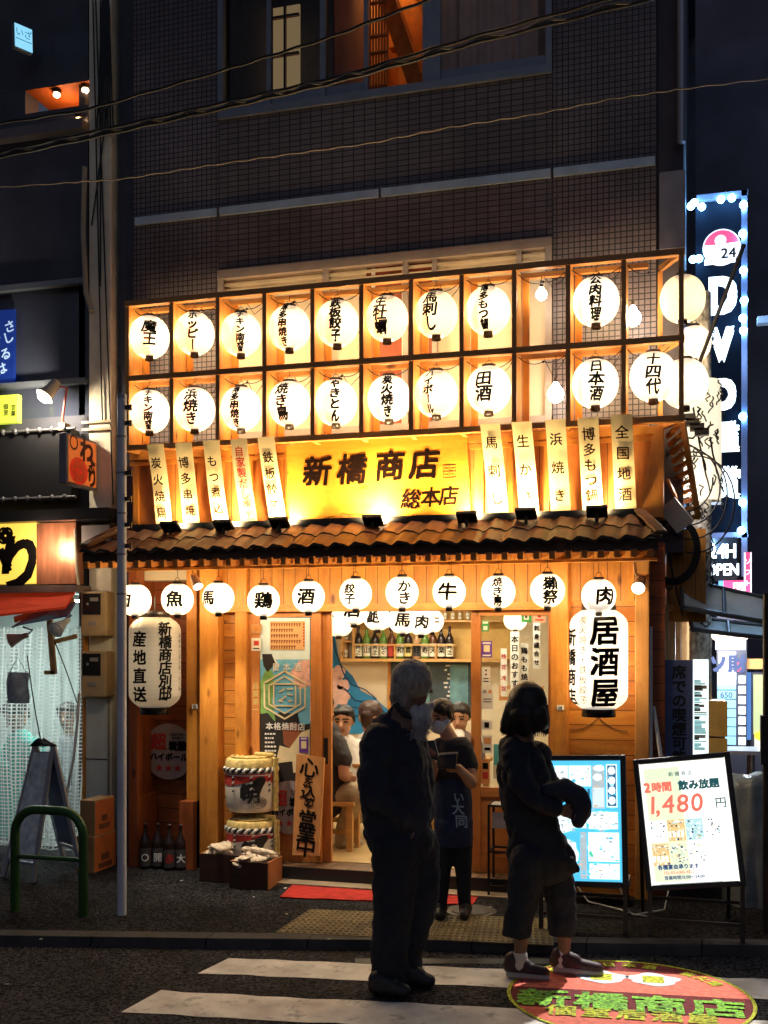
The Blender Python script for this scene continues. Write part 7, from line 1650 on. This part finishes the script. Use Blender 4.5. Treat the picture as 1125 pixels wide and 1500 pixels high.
# ---- waiter with mask
yt = -.85; g = G(668,1362,SW); k = SZ(664,yt)
m = Fig(yt, 'waiter in black t-shirt, navy apron and white face mask holding a clipboard by the doorway', V((W(664,1300,yt).x,yt,SW))); P = m.P
b = Blob(); ex = MB(); ex.paint = []; hp = head(b, ex, P(647,1049), 48*k, (-.45,-.85,-.28)); b.cap(P(652,1068), P(660,1086), 10*k, 13*k)
b.chain([(P(688,1118,-.05), 9*k), (P(690,1146,-.10), 9.5*k)]); b.chain([(P(690,1146,-.10), 9.5*k), (P(680,1134,-.24), 7*k), (P(672,1126,-.30), 6.5*k)]); hand(b, P(672,1126,-.30), (-.95,-.25,.0), (0,-.3,1), .115, .75)
b.chain([(P(634,1122,-.02), 8.5*k), (P(630,1140,-.14), 8*k), (P(636,1126,-.28), 6.5*k)]); hand(b, P(636,1124,-.28), (.5,-.4,.45), (.2,-.5,.8), .11, .8)
for a in ((645,-.02),(681,.02)): b.cap(P(a[0],1330,a[1]), P(a[0],1352,a[1]), 8*k, 7*k)
b.make('body', [SKIN, EYE, LIP], m.root, .0075, 2, ex)
b = Blob(); hc = P(647,1049); b.ell(hp(0,.20,-.07), (18*k,20*k,17*k)); b.cap(hp(-.22,.28,.16), hp(.22,.28,.16), 7*k, 7*k); b.cap(hp(-.34,.15,.02), hp(-.33,-.05,-.02), 4*k, 3*k); b.cap(hp(.34,.15,.02), hp(.33,-.05,-.02), 4*k, 3*k); b.cap(hp(0,.05,-.33), hp(0,-.15,-.26), 10*k, 9*k); b.make('hair', HAIR, m.root, .008, 2, rough=(.008,.02))
b = Blob(); b.ell(hp(0,-.22,.22), (13*k,11*k,13*k)); b.cap(hp(-.30,-.12,.10), hp(.30,-.12,.10), 4*k, 4*k); b.make('face_mask', M('mask_white', (.66,.66,.70), .8, var=.05), m.root, .007, 3)
b = Blob(); b.cap(P(648,1096), P(676,1096), 17*k, 17*k, .9); b.cap(P(661,1104), P(662,1180), 27*k, 27*k, .8); b.cap(P(662,1180), P(664,1215), 27*k, 26*k, .8); b.chain([(P(680,1098,-.02), 14*k), (P(688,1122,-.05), 12.5*k)]); b.chain([(P(642,1098,-.02), 13*k), (P(634,1122,-.03), 11*k)]); b.make('t_shirt', cloth('black_tshirt', (.022,.022,.028)), m.root, .010, 3, rough=(.012,.07))
b = Blob(); b.cap(P(663,1160,-.02), P(664,1205,-.02), 28.5*k, 29*k, .85); b.mb.cone(P(664,1200,-.02), P(664,1238,-.02), 29*k, 28*k, 20); ap = b.make('apron', cloth('navy_apron', (.022,.034,.085)), m.root, .010, 3, rough=(.010,.08))
mb = MB(); yy = -.245
for ch, px, py, s in (('い',672,1168,16),('大',671,1184,19),('同',676,1203,19)): write(mb, ch, flat(P(px,py,yy),(1,0,0),(-.08,0,1)), s*k, bold=.02)
mb.build('apron_lettering', M('apron_print', (.30,.42,.55), .8, var=0), ap)
b = Blob(); b.chain([(P(651,1225,-.02), 16*k), (P(648,1290,-.03), 11*k), (P(645,1340,-.02), 8*k)]); b.chain([(P(677,1225,.02), 16*k), (P(679,1290,.0), 11.5*k), (P(681,1338,.02), 8.5*k)]); b.make('trousers', TR, m.root, .010, 3, rough=(.010,.06))
for a in ((645,-.02),(681,.02)):
    p = P(a[0],1345,a[1]); b = Blob(); b.cap(V((p.x,p.y,p.z)), V((p.x,p.y,SW+.07)), 8.5*k, 8.5*k); b.make('sock', SOCK_, m.root, .007, 2)
    b = Blob(); p.z = SW+.045; b.cap(p+V((0,.05,0)), p+V((.02,-.12,-.012)), .040, .034); b.cap(p+V((0,.03,.03)), p+V((.01,-.04,.02)), .038, .034); b.make('shoe', SHO, m.root, .008, 3)
mb = MB(); mb.slab([P(640,1106,-.30),P(670,1104,-.30),P(668,1126,-.36),P(642,1126,-.36)], .012); mb.bar(P(640,1105,-.31),P(670,1103,-.31),.012,.012,mi=1); tag(mb.build('clipboard', [M('clipboard_black', (.02,.02,.022), .3, var=0), M('clipboard_edge', (.4,.38,.36), .4, var=0)]), 'black clipboard held by the masked waiter', 'clipboard')
mb = MB(); a = [P(625,1086,-.36),P(636,1085,-.34),P(642,1108,-.38),P(630,1110,-.40)]; mb.slab(a, .008); mb.bar(a[1],a[2],.005,.010,mi=1); mb.bar(a[0],a[1],.005,.010,mi=1); mb.slab([V(a[0])*.6+V(a[3])*.4+V((.006,-.006,0)),V(a[1])*.6+V(a[2])*.4+V((-.008,-.006,0)),a[2]+V((-.008,-.006,.01)),a[3]+V((.006,-.006,.01))], .002, mi=2); tag(mb.build('menu_card', [BLACK, WHITE, M('card_photo', (.20,.08,.06), .5, var=.4, scale=30)]), 'dark menu card with white edge and food photos held before the waiter', 'menu card')
# ---- diners inside
def diner(y, label, hc, hh, look, hair, top, topm, arms=(), hands=(), hairm=HAIR, skin=SKIN, extra=None, eyes=True):
    k = SZ(hc[0], y); f = Fig(y, label, V((W(*hc,y).x, y, ZF))); b = Blob(); ex = MB(); ex.paint = []; pt = head(b, ex, f.P(*hc), hh*k, look, eyes=eyes); b.cap(f.P(hc[0]+1,hc[1]+hh*.36,.01), f.P(hc[0]+2,hc[1]+hh*.62,.02), hh*.16*k, hh*.2*k)
    for ch in arms: b.chain([(f.P(*p), r*k) for p, r in ch])
    for wp, d, sd, L, cu_ in hands: hand(b, f.P(*wp), d, sd, L, cu_)
    bo = b.make('body', [skin, EYE, LIP], f.root, .008, 2, ex)
    b = Blob(); h = hh*k; b.ell(pt(0,.22,-.07), (h*.36,h*.40,h*.33))
    if hair: b.cap(pt(-.20,.33,.22), pt(.22,.33,.20), h*.11, h*.12); b.cap(pt(-.34,.16,.0), pt(-.34,.0,-.04), h*.06, h*.05); b.cap(pt(.34,.16,.0), pt(.34,.0,-.04), h*.06, h*.05)
    b.cap(pt(0,.05,-.28), pt(0,-.16,-.24), h*.22, h*.18); b.make('hair', hairm, f.root, .008, 2, rough=(.008,.02))
    b = Blob()
    for ch in top: b.chain([(f.P(*p), r*k) for p, r in ch], .8)
    b.make('shirt', topm, f.root, .010, 3, rough=(.012,.06)); return f, k
WS = M('white_shirt', (.70,.68,.64), .8, var=.06, scale=6, bump=.3)
f, k = diner(1.0, 'young man in white shirt at the table, resting his chin on his hand', (503,1057), 45, (.10,-1,-.08), True, [[((508,1092),17),((515,1130),24),((518,1170),24)],[((500,1094,-.03),11),((496,1122,-.14),10),((497,1128,-.16),9)],[((524,1094,.03),12),((536,1130,.0),12)]], WS, [[((497,1122,-.16),6.5),((494,1092,-.20),5.5)]], [((494,1090,-.20),(.1,.05,1),(-.6,-.4,0),.12,1.1)])
mb = MB(); mb.tube([f.P(507,1084,-.10), f.P(510,1105,-.15), f.P(513,1125,-.16)], .004, 5); mb.build('lanyard', CABLE, f.root)
diner(1.15, 'diner with reddish black hair and white shirt, back turned, behind the bearded man', (543,1053), 50, (.1,1,-.25), False, [[((543,1094),24),((543,1130),34),((543,1175),34)]], WS, hairm=M('brown_black_hair', (.035,.014,.010), .5, var=.3, scale=30), eyes=False)
f, k = diner(.60, 'diner in dark t-shirt and khaki trousers on the low stool beside the door stile', (474,1040), 46, (.4,.9,-.15), False, [[((474,1080),28),((474,1120),36),((476,1166),34)],[((492,1088,-.06),15),((503,1112,-.12),14)]], cloth('charcoal_tshirt', (.03,.026,.028)), [[((503,1112,-.12),9),((504,1136,-.14),8),((510,1142,.02),6)]], [((505,1138,-.10),(.8,.5,-.2),(0,0,1),.12,.7)], eyes=False)
KH = cloth('khaki_trousers', (.34,.26,.16)); b = Blob(); b.chain([(f.P(476,1166), 20*k), (f.P(520,1162,-.02), 17*k), (f.P(521,1166,-.02), 16*k), (f.P(500,1218,.06), 10*k), (f.P(499,1236,.06), 9*k)]); b.chain([(f.P(476,1168,.1), 20*k), (f.P(516,1166,.2), 16*k), (f.P(512,1230,.2), 10*k)]); b.make('trousers', KH, f.root, .010, 3, rough=(.012,.06))
for x, dy in ((499,.06),(512,.2)): p = f.P(x,1240,dy); p.z = ZF+.04; b = Blob(); b.cap(p, p+V((.10,-.03,-.008)), .036, .030); b.make('shoe', M('pale_shoe', (.4,.36,.32), .6, var=.1), f.root, .008, 2)
f, k = diner(1.35, 'young man in grey-brown suit with red-lit face, looking down behind the waiter', (674,1051), 42, (-.05,-1,-.22), True, [[((678,1084),15),((682,1112),22),((682,1160),23)],[((696,1090),11),((702,1120),11)]], cloth('brown_suit', (.16,.11,.10)))
b = Blob(); b.cap(f.P(672,1076,-.04), f.P(674,1092,-.10), 9*k, 7*k); b.cap(f.P(674,1092,-.10), f.P(675,1106,-.13), 6*k, 4*k); b.make('white_collar', WS, f.root, .008, 2)
for i, (px, y, lab) in enumerate(((516,1.0,'tall beer mug on the dining table before the man in the white shirt'),(536,1.1,'tall beer mug beside the diner with his back turned'),(664,1.4,'beer mug on the table before the suited man'))):
    c = W(px, 1110, y); c.z = ZF+(.64 if i < 2 else .64)+.022; o = thing('beer_mug', lab, 'mug', c)
    MB().lathe([(.034,0),(.036,.01),(.036,.12),(.030,.12),(.030,.10)], c, 18, close=False).build('glass', M('beer_amber', (.62,.36,.06), .1, var=0), o)
    MB().lathe([(.030,.10),(.036,.115),(.03,.135),(.001,.14)], c, 16, close=False).build('foam', WHITE, o)
    MB().tube([c+V((.034,-.0,.03)),c+V((.06,0,.04)),c+V((.06,0,.09)),c+V((.034,0,.10))], .007, 8).build('handle', M('beer_amber', (.62,.36,.06)), o)
# ---- people behind the plastic curtain
TQ = M('turquoise_shirt', (.10,.50,.44), .8, var=.08)
diner(.95, 'person in a turquoise shirt bending forward behind the plastic curtain', (24,1048), 46, (-.3,-.8,-.5), True, [[((30,1092),24),((22,1130),36),((8,1210),40)],[((50,1096,-.05),17),((54,1130,-.1),15)]], TQ)
diner(1.25, 'person in pale grey top seen dimly behind the plastic curtain beside the pillar', (99,1050), 40, (.2,-.95,-.1), True, [[((98,1092),17),((98,1130),25),((98,1190),26)]], M('pale_grey_top', (.40,.40,.44), .8, var=.08))
bpy.data.objects.remove(_to)
